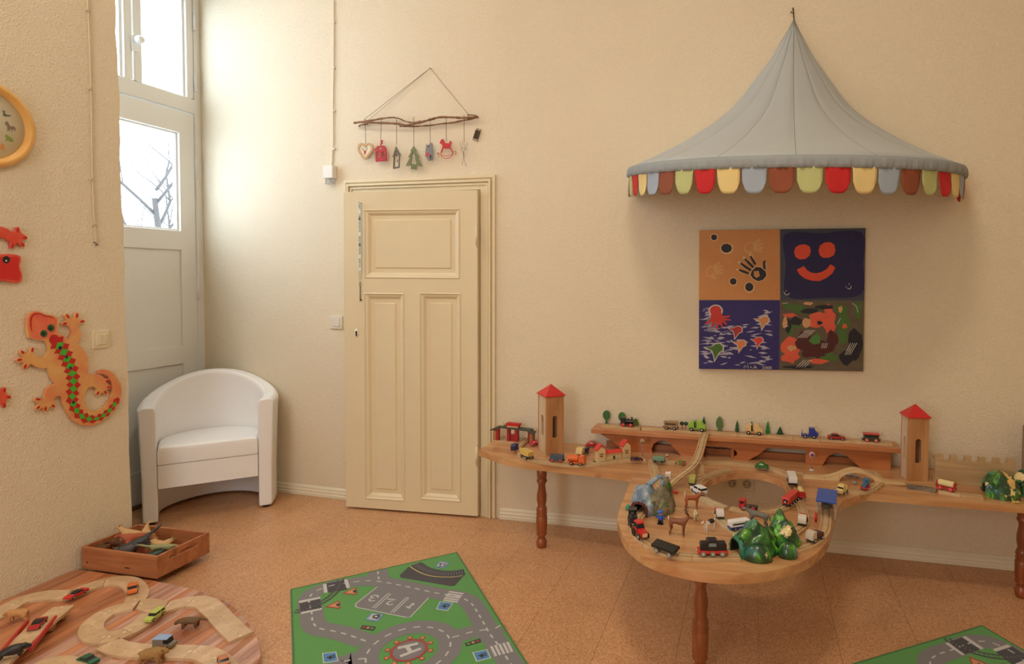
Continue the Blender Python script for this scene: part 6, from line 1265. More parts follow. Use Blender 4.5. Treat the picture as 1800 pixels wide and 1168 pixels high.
for f, z in rings:
    for x, y in cush: vs.append((cen.x+(x-cen.x)*f, cen.y+(y-cen.y)*f, z))
m_ = len(cush)
for i in range(len(rings)-1):
    for j in range(m_): fs.append((i*m_+j, i*m_+(j+1) % m_, (i+1)*m_+(j+1) % m_, (i+1)*m_+j))
fs += [tuple(range(m_))[::-1], tuple(range((len(rings)-1)*m_, len(rings)*m_))]
q = MB(); q.add(vs, fs, 0, True); q.build('seat_cushion', LEA, ch, bevel=.004)
for x, y in ((-.28, .04), (.28, .04), (-.2, .40), (.2, .40)): q = MB(); q.cyl((x, y, 0), (x, y, .0138), .02, .022); q.build('foot', BLACK, ch)

# ================================================================== floor play board with plank strips
OUT = [Vector((*p, 0)) for p in ((-3.078, 2.128), (-2.80, 2.130), (-2.562, 2.122), (-2.345, 2.098), (-2.147, 2.051), (-1.92, 1.935), (-1.785, 1.836), (-1.704, 1.744), (-1.69, 1.60), (-1.76, 1.42), (-1.93, 1.26), (-2.2, 1.12), (-2.6, 1.04), (-3.078, 1.02))]
sm_ = [p[:2] for p in smooth(OUT[1:-1], 5)]; poly = [tuple(OUT[0][:2])]+[tuple(p) for p in sm_]+[tuple(OUT[-1][:2])]
board = thing('floor_play_board', (-2.5, 1.6, 0), 0, 'rounded striped wooden play board lying on the floor beneath the toy road', 'play board')
def clip(pl, n_, d_):
    out = []
    for i in range(len(pl)):
        a, b_ = pl[i], pl[(i+1) % len(pl)]; da = a[0]*n_[0]+a[1]*n_[1]-d_; db = b_[0]*n_[0]+b_[1]*n_[1]-d_
        if da <= 0: out.append(a)
        if (da < 0) != (db < 0): t = da/(da-db); out.append((a[0]+(b_[0]-a[0])*t, a[1]+(b_[1]-a[1])*t))
    return out
SW = wood((168, 96, 62), (206, 142, 98), (30, 2.5, 30), .34, .22, .3); SW2 = wood((176, 124, 108), (212, 170, 146), (30, 2.5, 30), .34, .12, .3)
ad = radians(95); nv = (sin(ad), -cos(ad)); dv = (cos(ad), sin(ad)); random.seed(21)
lo_ = min(x*nv[0]+y*nv[1] for x, y in poly); hi_ = max(x*nv[0]+y*nv[1] for x, y in poly); w_ = .0345; k = 0
while lo_+k*w_ < hi_:
    s0_ = lo_+k*w_; st_ = clip(clip(poly, nv, s0_+w_-.0005), (-nv[0], -nv[1]), -s0_-.0)
    k += 1
    if len(st_) < 3: continue
    al = [x*dv[0]+y*dv[1] for x, y in st_]; cuts = [min(al)-.01]; 
    while cuts[-1] < max(al): cuts.append(cuts[-1]+random.uniform(.28, .6))
    for c0, c1 in zip(cuts, cuts[1:]):
        pc = clip(clip(st_, dv, c1-.0004), (-dv[0], -dv[1]), -c0)
        if len(pc) < 3: continue
        ar = abs(sum(a_[0]*b_[1]-b_[0]*a_[1] for a_, b_ in zip(pc, pc[1:]+pc[:1])))/2
        if ar < 2e-5: continue
        q = MB(); q.prism([(x+2.5, y-1.6) for x, y in pc], .012, BZ, xy); q.build('plank', SW2 if (k > 17 and random.random() < .6) else SW, board)
q = MB(); q.prism([(x+2.5, y-1.6) for x, y in poly], .001, .0118, xy); q.build('base', PINE2, board)

# ---- toy road pieces
RDM = wood((196, 162, 122), (220, 190, 152), (14, 14, 14), .34, .05, .3); RH_ = .012
def road(px, label, z=BZ, wd=.076, name='road_piece', dz=None):
    p = resample(smooth([atz(x, y, z+RH_)-Vector((0, 0, RH_-.0004)) for x, y in px], 8), .02)
    if dz: L_ = len(p)-1; p = [v+Vector((0, 0, dz(i/L_))) for i, v in enumerate(p)]
    o = track(p, name, label, w=wd, h=RH_, m=RDM, groove=False, cat='toy road')
    c = o.location; q = MB(); L_ = len(p)
    for i in range(1, L_-2, 2):
        d = (p[i+1]-p[i]); d.z = 0; d.normalize(); nn = Vector((-d.y, d.x, 0))*.0008; a_ = p[i]-c+Vector((0, 0, RH_+.0003)); b_ = p[i]+(p[i+1]-p[i])*.6-c+Vector((0, 0, RH_+.0003)); q.add([a_-nn, a_+nn, b_+nn, b_-nn], [(0, 1, 2, 3)])
    m_ = q.build('printed_dashes', mat((140, 108, 76), .6), o); m_['kind'] = 'stuff'
    for t in (2, L_-3):
        d = (p[min(t+1, L_-1)]-p[t-1]); d.z = 0; d.normalize(); yw_ = atan2(d.y, d.x); e = p[0] if t == 2 else p[-1]; sgn = 1 if t == 2 else -1
        q = MB(); cc = e-c+d*sgn*.010; q.prism([(cc.x+.006*cos(t_), cc.y+.006*sin(t_)) for t_ in np.linspace(0, 2*pi, 11)[:-1]], RH_+e.z-c.z, RH_+e.z-c.z+.0004, xy); q.build('joint_key', mat((226, 204, 166), .5), o)
    return o
def roads(px, cuts, labels, wd=.076):
    p = smooth([atz(x, y, BZ+RH_)-Vector((0, 0, RH_-.0004)) for x, y in px], 8); n_ = len(px)-1; tot = len(p)-1
    for (a_, b_), lb in zip(zip(cuts, cuts[1:]), labels): roadw(resample(p[a_*8:b_*8+1], .018), lb, wd, ends=(p[a_*8+1]-p[max(0, a_*8-1)], p[min(tot, b_*8+1)]-p[b_*8-1]))
def roadw(p, label, wd=.076, name='road_piece', ends=None):
    o = track(p, name, label, w=wd, h=RH_, m=RDM, groove=False, cat='toy road', ends=ends)
    c = o.location; q = MB(); L_ = len(p)
    for i in range(1, L_-2, 2):
        d = (p[i+1]-p[i]); d.z = 0; d.normalize(); nn = Vector((-d.y, d.x, 0))*.0008; a_ = p[i]-c+Vector((0, 0, RH_+.0003)); b_ = p[i]+(p[i+1]-p[i])*.6-c+Vector((0, 0, RH_+.0003)); q.add([a_-nn, a_+nn, b_+nn, b_-nn], [(0, 1, 2, 3)])
    if q.v: m_ = q.build('printed_dashes', mat((140, 108, 76), .6), o); m_['kind'] = 'stuff'
    for t in (0, 1):
        e = p[-1] if t else p[0]; g = p[-2] if t else p[1]; d = g-e; d.z = 0; d.normalize(); q = MB(); cc = e-c+d*.009
        q.prism([(cc.x+.006*cos(t_), cc.y+.006*sin(t_)) for t_ in np.linspace(0, 2*pi, 11)[:-1]], RH_+e.z-c.z, RH_+e.z-c.z+.0004, xy); q.build('joint_key', mat((226, 204, 166), .5), o)
    return o
roads([(-20, 1090), (6, 1074), (26, 1061), (50, 1051), (80, 1046), (120, 1045), (142, 1038), (160, 1030), (184, 1023), (208, 1020), (229, 1024), (240, 1035), (242, 1047), (236, 1057)], [0, 2, 5, 8, 11, 13], ['wooden road piece entering at the left edge beside the wall', 'wooden road junction piece left of the red convertible', 'wooden road piece under the red convertible', 'curved wooden road piece behind the orange pickup', 'wooden road piece under the orange pickup'])
roads([(240, 1063), (222, 1066), (204, 1071), (188, 1077), (174, 1086), (163, 1097), (160, 1109), (168, 1118), (186, 1121), (204, 1117), (224, 1110), (243, 1099), (258, 1088), (268, 1077)], [0, 3, 5, 8, 10, 13], ['wooden road piece at the top left of the road ring', 'wooden road piece on the left of the road ring', 'strongly curved wooden road piece at the lower left of the ring', 'wooden road piece at the bottom of the ring', 'wooden road piece under the lime green car'])
roads([(243, 1063), (256, 1061), (272, 1066), (290, 1068), (312, 1061), (336, 1057), (358, 1059), (374, 1070), (400, 1097), (424, 1120)], [0, 3, 5, 7, 9], ['wooden road piece at the top right of the ring', 'whitish wooden road piece right of the ring', 'curved whitish wooden road piece before the exit ramp', 'long whitish wooden exit ramp at the right end of the toy road'], .080)
roads([(190, 1131), (206, 1138), (228, 1142), (250, 1144), (290, 1145), (338, 1146), (360, 1149), (380, 1159), (395, 1173), (405, 1190)], [0, 3, 5, 7, 9], ['wooden road piece curving below the ring', 'long wooden road piece under the blue-roofed van', 'curved wooden road piece right of the van', 'wooden road piece under the copper coloured car'])
roads([(60, 1178), (85, 1167), (110, 1165), (135, 1178)], [0, 3], ['flat wooden road piece at the bottom edge by the green car'])
bz_ = BZ
def lift(u): return .0
o = road([(112, 1066), (92, 1082), (70, 1100), (45, 1122), (12, 1152), (-10, 1172)], 'raised wooden bridge road between red guard rails', z=BZ+.030, wd=.074, name='toy_road_bridge')
for pp in (((98, 1082), (53, 1139)), ((49, 1089), (0, 1146))):
    a_, b_ = [atz(x, y, BZ+.052)-o.location-Vector((0, 0, 0)) for x, y in pp]; q = MB(); d = (b_-a_).normalized(); nn = Vector((-d.y, d.x, 0))*.004
    q.add([a_-nn, a_+nn, b_+nn, b_-nn]+[v-Vector((0, 0, .016)) for v in (a_-nn, a_+nn, b_+nn, b_-nn)], [(0, 1, 2, 3), (4, 5, 6, 7), (0, 1, 5, 4), (1, 2, 6, 5), (2, 3, 7, 6), (3, 0, 4, 7)]); q.build('guard_rail', mat((196, 30, 34), .3), o, bevel=.0015)
for x, y in ((104, 1092), (84, 1112)):
    p_ = atz(x, y, BZ)-o.location; q = MB(); q.cyl((p_.x-.008, p_.y+.0, p_.z+.018), (p_.x+.012, p_.y+.012, p_.z+.018), .017, seg=20); q.build('round_support', TOYW, o)
for x, y in ((90, 1095), (30, 1145)):
    p_ = atz(x, y, BZ)-o.location; q = MB(); q.box(p_.x-.02, p_.y-.02, p_.z, p_.x+.02, p_.y+.02, -.0006); q.build('pier', TOYW, o)
ZB_ = BZ+RH_+.0008
vehicle('toy_car', 'bright red convertible on the upper toy road near the wall', 'sports', (134, 1048), (118, 1056), .080, (206, 40, 40), z=ZB_, cat='car')
vehicle('toy_car', 'dark red sports car on the raised road bridge', 'sports', (66, 1101), (52, 1116), .078, (176, 34, 36), z=BZ+.030+RH_+.0008, cat='car', B=(20, 20, 22))
vehicle('toy_pickup', 'orange pickup with roll bar in front of the wooden crate', 'pickup', (233, 1040), (231, 1060), .082, (222, 116, 50), z=ZB_, cat='pickup', wc=(20, 20, 20))
vehicle('toy_car', 'lime green estate car on the toy road ring', 'suv', (272, 1088), (254, 1101), .074, (190, 206, 96), z=ZB_, cat='car')
vehicle('toy_van', 'grey toy van with pale blue roof on the lower toy road', 'van', (290, 1138), (314, 1138), .070, (128, 118, 104), (150, 180, 222), z=ZB_, cat='van')
vehicle('toy_car', 'green toy car with white stripes at the bottom edge of the board', 'sedan', (155, 1166), (172, 1171), .075, (30, 96, 62), z=BZ, cat='car')
vehicle('toy_car', 'copper coloured toy car at the lower right of the toy road', 'sedan', (393, 1166), (386, 1148), .070, (196, 126, 84), z=ZB_, cat='car')
def ANT(x, y, z=BZ): v = atz(x, y, z); return (v.x, v.y, z+.0004)
BRN = mat((110, 82, 50), .7, .3, 120)
quad('toy_anteater', 'brown toy anteater with bushy tail beside the blue-roofed van', ANT(336, 1106), .35, .068, BRN, leg=.36, body=.2, neck=(.2, .02), head=.34, hr=.08, tail=((-.16, .0), (-.36, -.12), (-.5, -.24)), tr=.15, legr=.09, ears=.03, snout=.45)
quad('toy_bear', 'shaggy yellow-brown toy animal at the bottom edge of the board', ANT(268, 1168), .3, .085, mat((160, 122, 70), .8, .4, 150), leg=.3, body=.24, neck=(.14, .06), head=.16, hr=.13, tail=((-.1, .0), (-.15, -.1)), tr=.05, legr=.08, ears=.05)
quad('toy_pig', 'tan toy pig beside the red rails at the left edge', ANT(33, 1093), 3.6, .074, mat((200, 146, 90), .6, .15, 60), leg=.34, body=.22, neck=(.14, -.02), head=.2, hr=.12, tail=((-.06, .04), (-.1, .08)), tr=.025, legr=.06, ears=.06)
quad('toy_hippo', 'dark grey toy hippo on the raised road at the lower left corner', ANT(20, 1158, BZ+.030+RH_+.001), .9, .075, mat((46, 42, 42), .4, .2, 40), leg=.2, body=.25, neck=(.14, .0), head=.2, hr=.15, tail=((-.05, .0), (-.08, -.1)), tr=.03, legr=.09, ears=.04)

# ================================================================== crate full of plastic animals
X0, X1, Y0, Y1, Z0, Z1 = -3.058, -2.622, 2.140, 2.408, BZ+.0006, BZ+.103
cr = thing('wooden_crate', ((X0+X1)/2, (Y0+Y1)/2, Z0), 0, 'shallow pine crate with slotted handles full of plastic animals', 'crate')
CW_ = wood((158, 94, 56), (188, 124, 80), (3, 30, 30), .5, 0, 0, 5); a_, b_, h_ = (X1-X0)/2, (Y1-Y0)/2, Z1-Z0; t_ = .012
for s in (-1, 1):
    q = MB(); q.prism([(-a_, 0), (a_, 0), (a_, h_), (-a_, h_)], s*b_, s*(b_-t_), xz); q.build('long_side', CW_, cr, bevel=.0015)
    slot = [(-.065, h_-.040), (.065, h_-.040), (.075, h_-.032), (.065, h_-.022), (-.065, h_-.022), (-.075, h_-.032)]
    q = MB(); q.prism([[(-b_+t_+.0003, 0), (b_-t_-.0003, 0), (b_-t_-.0003, h_), (-b_+t_+.0003, h_)], slot], s*a_, s*(a_-t_), lambda p, h: Vector((h, p[0], p[1]))); q.build('handle_side', CW_, cr, bevel=.0015)
q = MB(); q.box(-a_+t_, -b_+t_, .002, a_-t_, b_-t_, .008); q.build('bottom', CW_, cr)
q = MB(); q.prism([(.05+.018*cos(t), .032+.003*sin(t)) for t in np.linspace(0, 2*pi, 12)[:-1]], -b_-.0002, -b_+.001, xz); q.prism([(-.185+.005*cos(t), .032+.005*sin(t)) for t in np.linspace(0, 2*pi, 12)[:-1]], -b_-.0002, -b_+.001, xz); q.build('knot', mat((60, 38, 26), .6), cr)
def inc(px, py, dz=0): v = atz(px, py, .10+dz); return (min(X1-.07, max(X0+.07, v.x)), min(Y1-.06, max(Y0+.055, v.y)))
TAN = mat((206, 164, 110), .5, .15, 50); RDB = mat((176, 86, 54), .5, .15, 50); GRY = mat((62, 66, 68), .45, .15, 50); DBR = mat((92, 52, 34), .5, .2, 50); OLI = mat((150, 150, 100), .5, .25, 50)
dino = dict(leg=.34, body=.17, neck=(.22, .2), head=.18, hr=.075, tail=((-.2, .02), (-.42, .06), (-.66, .12), (-.85, .18)), tr=.09, legr=.07, ears=0)
an = [('toy_dinosaur', 'dark grey plastic dinosaur with long raised tail on top of the crate pile', (250, 966), .075, GRY, 3.9, dino, (0, .45)),
 ('toy_cow', 'red-brown plastic cow at the middle of the crate pile', (238, 962), .075, RDB, 4.3, dict(leg=.42, tail=((-.05, 0), (-.1, -.2))), (.2, 0)),
 ('toy_lion', 'orange-tan plastic animal at the left of the crate pile', (228, 955), .08, TAN, 3.5, dict(leg=.34, hr=.11), (.15, -.1)),
 ('toy_crocodile', 'dark brown long plastic animal at the left end of the crate', (208, 963), .075, DBR, 3.2, dict(leg=.16, body=.12, neck=(.14, 0), head=.3, tail=((-.2, 0), (-.4, -.02), (-.6, -.02)), tr=.06, ears=0), (0, 0)),
 ('toy_pig', 'pinkish orange plastic pig lying at the back of the crate', (256, 943), .075, mat((206, 126, 90), .5), .4, dict(leg=.26, body=.22), (2.6, .2)),
 ('toy_monkey', 'tan plastic animal with curled tail at the back of the crate', (272, 945), .065, TAN, 1.2, dict(leg=.4, tail=((-.1, .1), (-.12, .3), (-.02, .42), (.08, .36)), tr=.04), (-.5, -.7)),
 ('toy_cheetah', 'tan plastic wild cat lying with its tail up at the right of the crate', (296, 950), .09, mat((212, 168, 110), .5, .3, 80), .25, dict(leg=.34, body=.15, tail=((-.2, .1), (-.4, .25), (-.55, .28)), tr=.035), (1.4, .1)),
 ('toy_lizard', 'pale olive plastic lizard at the front right of the crate', (286, 968), .075, OLI, .5, dict(leg=.2, body=.11, neck=(.12, .04), head=.2, tail=((-.2, 0), (-.4, .04), (-.6, .1)), tr=.06, ears=0), (.3, .1)),
 ('toy_frog', 'dark green plastic animal in the front right corner of the crate', (270, 974), .06, mat((46, 74, 62), .4), 1, dict(leg=.2, body=.2), (0, 0)),
 ('toy_horse', 'black plastic horse buried near the front of the crate', (240, 972), .07, BLACK, 2, dict(leg=.5), (1.5, .2)),
 ('toy_sheep', 'cream plastic sheep buried under the wild cat', (276, 958), .07, CREM, 2.4, dict(leg=.34, body=.2), (.9, .3)),
 ('toy_camel', 'light brown plastic camel at the back left of the crate', (244, 948), .08, mat((186, 130, 84), .5, .15, 50), 2.9, dict(leg=.45), (1.2, -.3)),
 ('toy_tiger', 'orange plastic tiger at the back right of the crate', (312, 945), .08, mat((196, 116, 56), .5, .25, 80), 2.2, dict(leg=.34), (2.0, .1)),
 ('toy_rhino', 'grey plastic rhino at the bottom of the crate', (222, 970), .08, mat((96, 92, 90), .5), .2, dict(leg=.28, body=.22), (.2, 0))]
for i, (nm, lb, px, S_, m, yw_, kw, rt) in enumerate(an):
    x, y = inc(*px); quad(nm, lb, (x, y, Z0+.010+.026+(.022 if i < 8 else -.008)), yw_, S_*1.3, m, rot=rt, **{**kw, 'body': kw.get('body', .17)*1.2, 'legr': .065})

# ================================================================== play rugs with printed streets
RZ = .008
RA = atz(511, 1036, RZ); RB = atz(803, 971, RZ); RDv = atz(932, 1168, RZ)
ux = (RB-RA); ux.z = 0; WR = ux.length; ux.normalize(); uy = Vector((ux.y, -ux.x, 0)); LR = 1.33      # uy points towards the camera side
def fr(x, y): v = atz(x, y, RZ)-RA; return (v.dot(ux), -v.dot(uy))       # right handed local coordinates, rug runs to -y
def C7(x, y): return fr(480+x/3.75, 950+y/3.75)
def CA(x, y): return fr(480+x/5.617, 960+y/5.617)
def CB_(x, y): return fr(700+x/5.617, 960+y/5.617)
def pile(c, var=.22): return mat(c, .95, var, 900, .5, 900, sheen=.3)
GRN = pile((82, 158, 70)); GRD = pile((58, 116, 52)); RGY = pile((124, 122, 126)); RWH = pile((206, 204, 204), .12); RBK = pile((46, 42, 50)); RBL = pile((72, 140, 200)); RRD = pile((168, 52, 46)); ROR = pile((216, 146, 92)); RYE = pile((206, 190, 110))
def ribbon(q, pts, w_, z0, z1, closed=False):
    pts = [Vector(p[:2]) for p in pts]; n = len(pts); l = []; r = []
    for i, p in enumerate(pts):
        a_ = pts[i-1] if (i or closed) else p; b_ = pts[(i+1) % n] if (i < n-1 or closed) else p; d = (b_-a_).normalized(); nn = Vector((-d.y, d.x))*w_/2
        for s_, arr in ((1, l), (-1, r)):
            v = p+nn*s_; arr.append((min(WR-.008, max(.008, v.x)), max(-LR+.008, min(-.008, v.y))))
    m = n if closed else n-1
    for i in range(m):
        j = (i+1) % n; vs = [(*l[i], z1), (*l[j], z1), (*r[j], z1), (*r[i], z1)]; q.add(vs, [(0, 1, 2, 3)])
def c2l(p): return (p[0], p[1], 0)
def sm2(pts, n=6, closed=False): return [p[:2] for p in smooth([c2l(p) for p in pts], n, closed)]
rug = thing('play_rug', RA-Vector((0, 0, RZ-.0002)), atan2(ux.y, ux.x), 'green street-map play rug lying in front of the cream door', 'rug')
q = MB(); q.box(0, -LR, 0, WR, 0, .0066); q.build('rug_base', GRN, rug, bevel=.002)
q = MB()
for (x0, y0, x1, y1) in ((-.002, -.006, WR+.002, .002), (-.002, -LR-.002, WR+.002, -LR+.006), (-.002, -LR, .006, 0), (WR-.006, -LR, WR+.002, 0)): q.box(x0, y0, .0002, x1, y1, .0076)
q.build('bound_edge', GRD, rug, bevel=.002)
z1 = .0069
def flatp(name, polys, m, lay, conv=None):
    for i, pl in enumerate(polys):
        q = MB(); pp = [conv(*p) for p in pl] if conv else [tuple(p[:2]) for p in pl]
        pp = [(min(WR-.008, max(.008, x)), max(-LR+.008, min(-.008, y))) for x, y in pp]
        q.prism(pp, .0060, z1+lay*.0002+i*2e-5, xy); q.build(name, m, rug)
hc_ = Vector(fr(719, 1143.5)); Rr = (Vector(fr(792, 1131))-hc_).length; Rin = (Vector(C7(1012, 700))-hc_).length
W_R = .088
loop = [C7(*p) for p in ((262, 540), (255, 480), (240, 420), (238, 385), (265, 345), (320, 320), (400, 295), (480, 285), (560, 272), (640, 268), (720, 275), (800, 290), (900, 310), (1000, 333), (1110, 355), (1190, 365), (1262, 388), (1310, 420), (1350, 480), (1390, 550), (1430, 620), (1465, 665), (1510, 730), (1550, 790), (1600, 860))]
cl1 = sm2([C7(610, 665), C7(480, 620), C7(400, 600), C7(300, 580)]+loop)
cl1 += [(cl1[-1][0]-.01, -1.08), (WR-.16, -1.2), (WR-.3, -1.25), (.2, -1.25), (.09, -1.12), (.085, -.95)]
lowleft = [(.085, -.95), C7(450, 825), C7(530, 790), C7(610, 780)]
paths = [cl1, sm2(lowleft), sm2([tuple(hc_+Vector((Rr*.9, 0))), C7(1240, 625), C7(1310, 605), C7(1405, 590)]), [C7(700, 275), C7(690, 215), C7(694, 190)], [C7(1430, 605), C7(1500, 560)]]
def exit_(k): return None
q = MB()
for k, pth in enumerate(paths): ribbon(q, resample([c2l(p) for p in pth], .02), W_R, 0, z1+.00016+.00006*k)
o = q.build('road_print', RGY, rug); o['kind'] = 'stuff'
q = MB(); ribbon(q, circle(hc_.x, hc_.y, Rr, 72), W_R, 0, z1+.0005, True); q.build('roundabout_print', RGY, rug)
q = MB()
for k, pth in enumerate(paths):
    rs = resample([c2l(p) for p in pth], .026)
    for i in range(1 if k else 0, len(rs)-1, 2): ribbon(q, [rs[i], rs[i+1]], .0065, 0, z1+.0007)
rs = [c2l(p) for p in circle(hc_.x, hc_.y, Rr, int(2*pi*Rr/.027)//2*2)]
for i in range(0, len(rs), 2): ribbon(q, [rs[i], rs[(i+1) % len(rs)]], .0065, 0, z1+.0008)
o = q.build('lane_dashes', RWH, rug); o['kind'] = 'stuff'
flatp('parking_lot_print', [[(690, 300), (545, 420), (545, 440), (880, 510), (905, 508), (1030, 378), (1010, 350), (850, 318)]], RGY, .4, C7)
def lines(name, lns, wd, m, lay, conv=C7):
    q = MB(); [ribbon(q, [conv(*p) for p in l], wd, 0, z1+.0002*lay+.0001) for l in lns]; o = q.build(name, m, rug); o['kind'] = 'stuff'; return o
lines('bay_lines', [[(686, 308), (545, 420), (545, 438), (560, 445), (880, 510), (905, 506), (1025, 380)], [(760, 352), (775, 356), (670, 450), (655, 446), (758, 352)], [(882, 378), (894, 382), (793, 478), (778, 474), (880, 378)]], .005, RWH, 3)
lines('bay_number', [[(1040, 510), (1030, 492), (998, 488), (966, 498), (974, 512), (1000, 514), (972, 516), (948, 528), (956, 544), (1006, 541)]], .008, RWH, 4, CA)
lines('bay_number', [[(1128, 524), (1208, 534), (1150, 550), (1120, 568), (1145, 583), (1185, 576)]], .008, RWH, 4, CA)
lines('bay_number', [[(150, 566), (98, 616)], [(150, 566), (148, 588)], [(80, 600), (118, 618)]], .009, RWH, 4, CB_)
flatp('station_platform_print', [[(895, 165), (900, 170), (835, 230), (842, 246), (1175, 303), (1200, 298), (1262, 228), (1180, 240), (1060, 232), (960, 200)]], pile((58, 54, 62)), 2, C7)
tc_ = sm2([C7(*p) for p in ((938, 158), (985, 190), (1040, 210), (1110, 222), (1190, 222), (1262, 210))])
q = MB(); ribbon(q, tc_, .062, 0, z1+.0007); q.build('rail_bed_print', RBK, rug)
def tie_rail(path, gap, tie, name, z, col=RBK, tcol=None, tw=.006, rw=.005):
    q = MB(); rs = resample([c2l(p) for p in path], tie)
    for i in range(len(rs)-1):
        d = (rs[i+1]-rs[i]).normalized(); nn = Vector((-d.y, d.x, 0))*gap*.75; ribbon(q, [rs[i]-nn, rs[i]+nn], tw, 0, z)
    o = q.build(name+'_ties', tcol or col, rug); o['kind'] = 'stuff'
    q = MB()
    for s_ in (-1, 1):
        off = []
        for i, p in enumerate(rs):
            d = (rs[min(i+1, len(rs)-1)]-rs[max(0, i-1)]).normalized(); off.append(p+Vector((-d.y, d.x, 0))*gap/2*s_)
        ribbon(q, off, rw, 0, z+.0002)
    o = q.build(name+'_rails', col, rug); o['kind'] = 'stuff'
tie_rail(tc_, .032, .012, 'railway', z1+.0010, RBK, pile((120, 118, 124)), .004, .005)
q = MB(); ribbon(q, sm2([C7(*p) for p in ((900, 172), (950, 205), (1020, 232), (1100, 243), (1190, 243), (1250, 234))]), .0055, 0, z1+.0012); q.build('platform_line', RYE, rug)
flatp('crossing_print', [[(350, 285), (465, 262), (490, 325), (365, 345)], [(172, 415), (310, 385), (320, 455), (185, 480)]], pile((52, 48, 58)), 3, C7)
tie_rail(sm2([C7(*p) for p in ((145, 470), (205, 462), (305, 420), (380, 372), (428, 318), (445, 258))]), .022, .016, 'crossing_railway', z1+.0011, pile((30, 28, 34)), pile((96, 94, 100)), .005, .005)
flatp('stop_bar', [[(328, 293), (352, 288), (358, 345), (336, 348)], [(468, 264), (490, 258), (508, 312), (484, 317)], [(170, 402), (312, 374), (312, 386), (174, 416)], [(183, 476), (322, 448), (322, 458), (186, 488)]], RWH, 7, C7)
flatp('crosswalk_stripe', [[(1162+a_, 336+b_), (1258+a_, 350+b_), (1252+a_, 358+b_), (1156+a_, 344+b_)] for a_, b_ in ((0, 0), (-10, 14), (-20, 28), (-30, 42), (-38, 55))], RWH, 6, C7)
flatp('crosswalk_stripe', [[(1430+a_, 702+b_), (1446+a_, 698+b_), (1478+a_, 762+b_), (1462+a_, 768+b_)] for a_, b_ in ((0, 0), (27, -7), (54, -14), (81, -21), (106, -28))], RWH, 6, C7)
def inset(pl, k): c = Vector((sum(p[0] for p in pl)/len(pl), sum(p[1] for p in pl)/len(pl))); return [tuple(c+(Vector(p)-c)*k) for p in pl]
SG = {'parking': [(650, 478), (730, 490), (690, 537), (608, 525)], 'walk': [(1100, 403), (1190, 415), (1150, 467), (1074, 455)], 'tram': [(1095, 138), (1167, 148), (1126, 187), (1070, 175)], 'walk2': [(323, 745), (417, 735), (432, 797), (330, 812)], 'walk3': [(1313, 740), (1412, 720), (1437, 777), (1340, 802)]}
for k_, pl in SG.items():
    flatp('sign_border', [pl], RBL if k_ in ('parking', 'tram') else RWH, 4, C7)
    flatp('sign_field', [inset(pl, .86)], RWH if k_ in ('parking', 'tram') else RBL, 5, C7)
    if k_ in ('parking', 'tram'): flatp('sign_rim', [inset(pl, .80)], RBL, 6, C7); flatp('sign_field', [inset(pl, .70)], RWH, 7, C7)
lines('sign_letter', [[(690, 520), (660, 512), (664, 500), (690, 496), (700, 508), (680, 516)], [(690, 496), (706, 498)]], .009, RBK, 10)
lines('sign_symbol', [[(1105, 155), (1135, 162), (1122, 178), (1100, 172), (1105, 155)], [(1095, 152), (1108, 160)], [(1135, 158), (1145, 154)], [(1098, 176), (1092, 180)]], .006, RBK, 10)
for cx_, cy_ in ((1130, 436), (376, 774), (1375, 762)): lines('sign_symbol', [[(cx_-22, cy_+4), (cx_-6, cy_-2), (cx_+10, cy_-12)], [(cx_-6, cy_-2), (cx_+2, cy_+14)], [(cx_-4, cy_-2), (cx_+18, cy_+4)], [(cx_+20, cy_-16), (cx_+26, cy_-10)], [(cx_+24, cy_-4), (cx_+30, cy_+2)]], .007, RBK, 9)
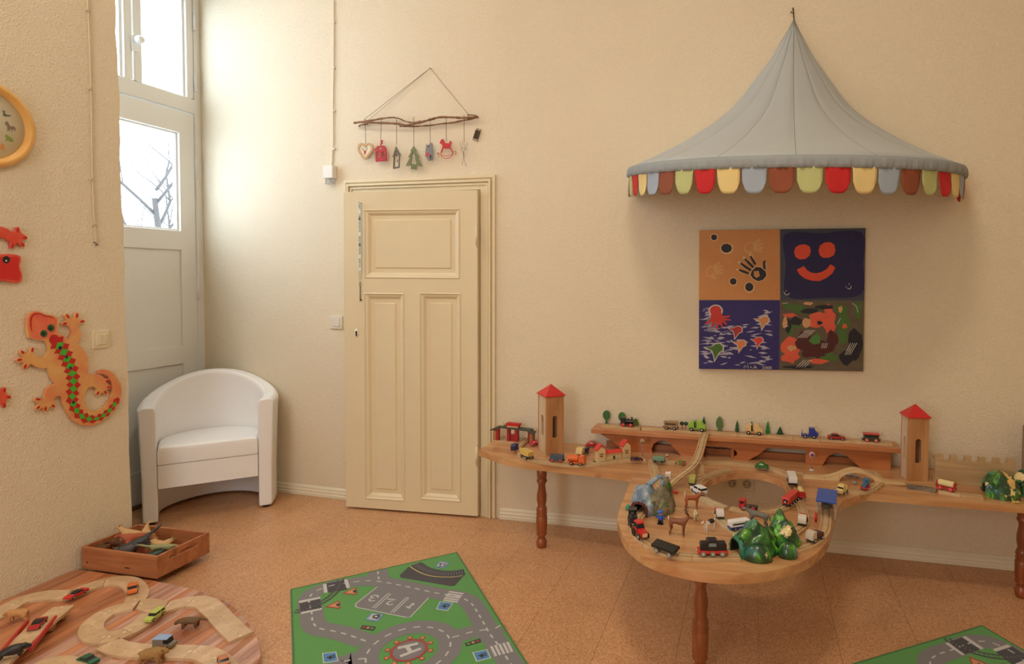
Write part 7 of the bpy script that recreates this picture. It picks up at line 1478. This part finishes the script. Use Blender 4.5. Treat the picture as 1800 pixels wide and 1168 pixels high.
for pl in ([(455, 352), (538, 312), (550, 318), (553, 352), (545, 360)], [(342, 440), (430, 400), (442, 406), (444, 445), (436, 452)]):
    flatp('warning_triangle', [pl], RRD, 4, C7); flatp('warning_field', [inset(pl, .72)], ROR, 5, C7); c_ = inset(pl, .3); flatp('warning_symbol', [[(c_[0][0]+18, c_[0][1]-10), (c_[0][0]+42, c_[0][1]-18), (c_[0][0]+46, c_[0][1]+2), (c_[0][0]+24, c_[0][1]+6)]], RBK, 6, C7)
for pl, cols in (([(590, 560), (680, 572), (662, 598), (574, 584)], (RRD, ROR, GRN)), ([(1262, 680), (1365, 648), (1372, 672), (1275, 700)], (GRN, ROR, RRD))):
    flatp('traffic_light', [pl], RBK, 4, C7)
    for i, m in enumerate(cols):
        f_ = .2+.3*i; a_ = Vector(pl[0]).lerp(Vector(pl[1]), f_); b_ = Vector(pl[3]).lerp(Vector(pl[2]), f_); c_ = (a_+b_)/2; p_ = C7(*c_); flatp('signal_lamp', [circle(p_[0], p_[1], .0065, 10)], m, 5)
q = MB(); q.prism(circle(hc_.x, hc_.y, Rin-.004, 48), .006, z1+.0006, xy); q.build('helipad_print', RGY, rug)
q = MB(); ribbon(q, circle(hc_.x, hc_.y, Rin, 48), .011, 0, z1+.0010, True); q.build('helipad_ring', RRD, rug)
for k in range(10):
    a_ = 2*pi*k/10+.1; c_ = hc_+Vector((cos(a_), sin(a_)))*(Rin+.018)
    flatp('helipad_lamp', [circle(c_.x, c_.y, .0105, 12)], RRD, 5); flatp('helipad_lamp_centre', [circle(c_.x, c_.y, .0065, 10)], ROR, 6)
lines('helipad_letter', [[(822, 714), (955, 683)], [(838, 768), (975, 716)]], .016, RWH, 8)
lines('helipad_letter', [[(880, 702), (912, 744)]], .016, RWH, 9)
# the second rug: the same print, turned
RC = atz(1726, 1099.5, RZ); e2 = atz(1800, 1143, RZ)-RC; e1 = atz(1495, 1168, RZ)-RC
yaw2 = atan2(e2.y, e2.x)
r2 = rug.copy(); COL.objects.link(r2); r2.location = RC-Vector((0, 0, RZ-.0002)); r2.rotation_euler = (0, 0, yaw2); r2['label'] = 'green street-map play rug cut off by the bottom right corner of the picture'
for c_ in list(rug.children):
    k = c_.copy(); COL.objects.link(k); k.parent = r2
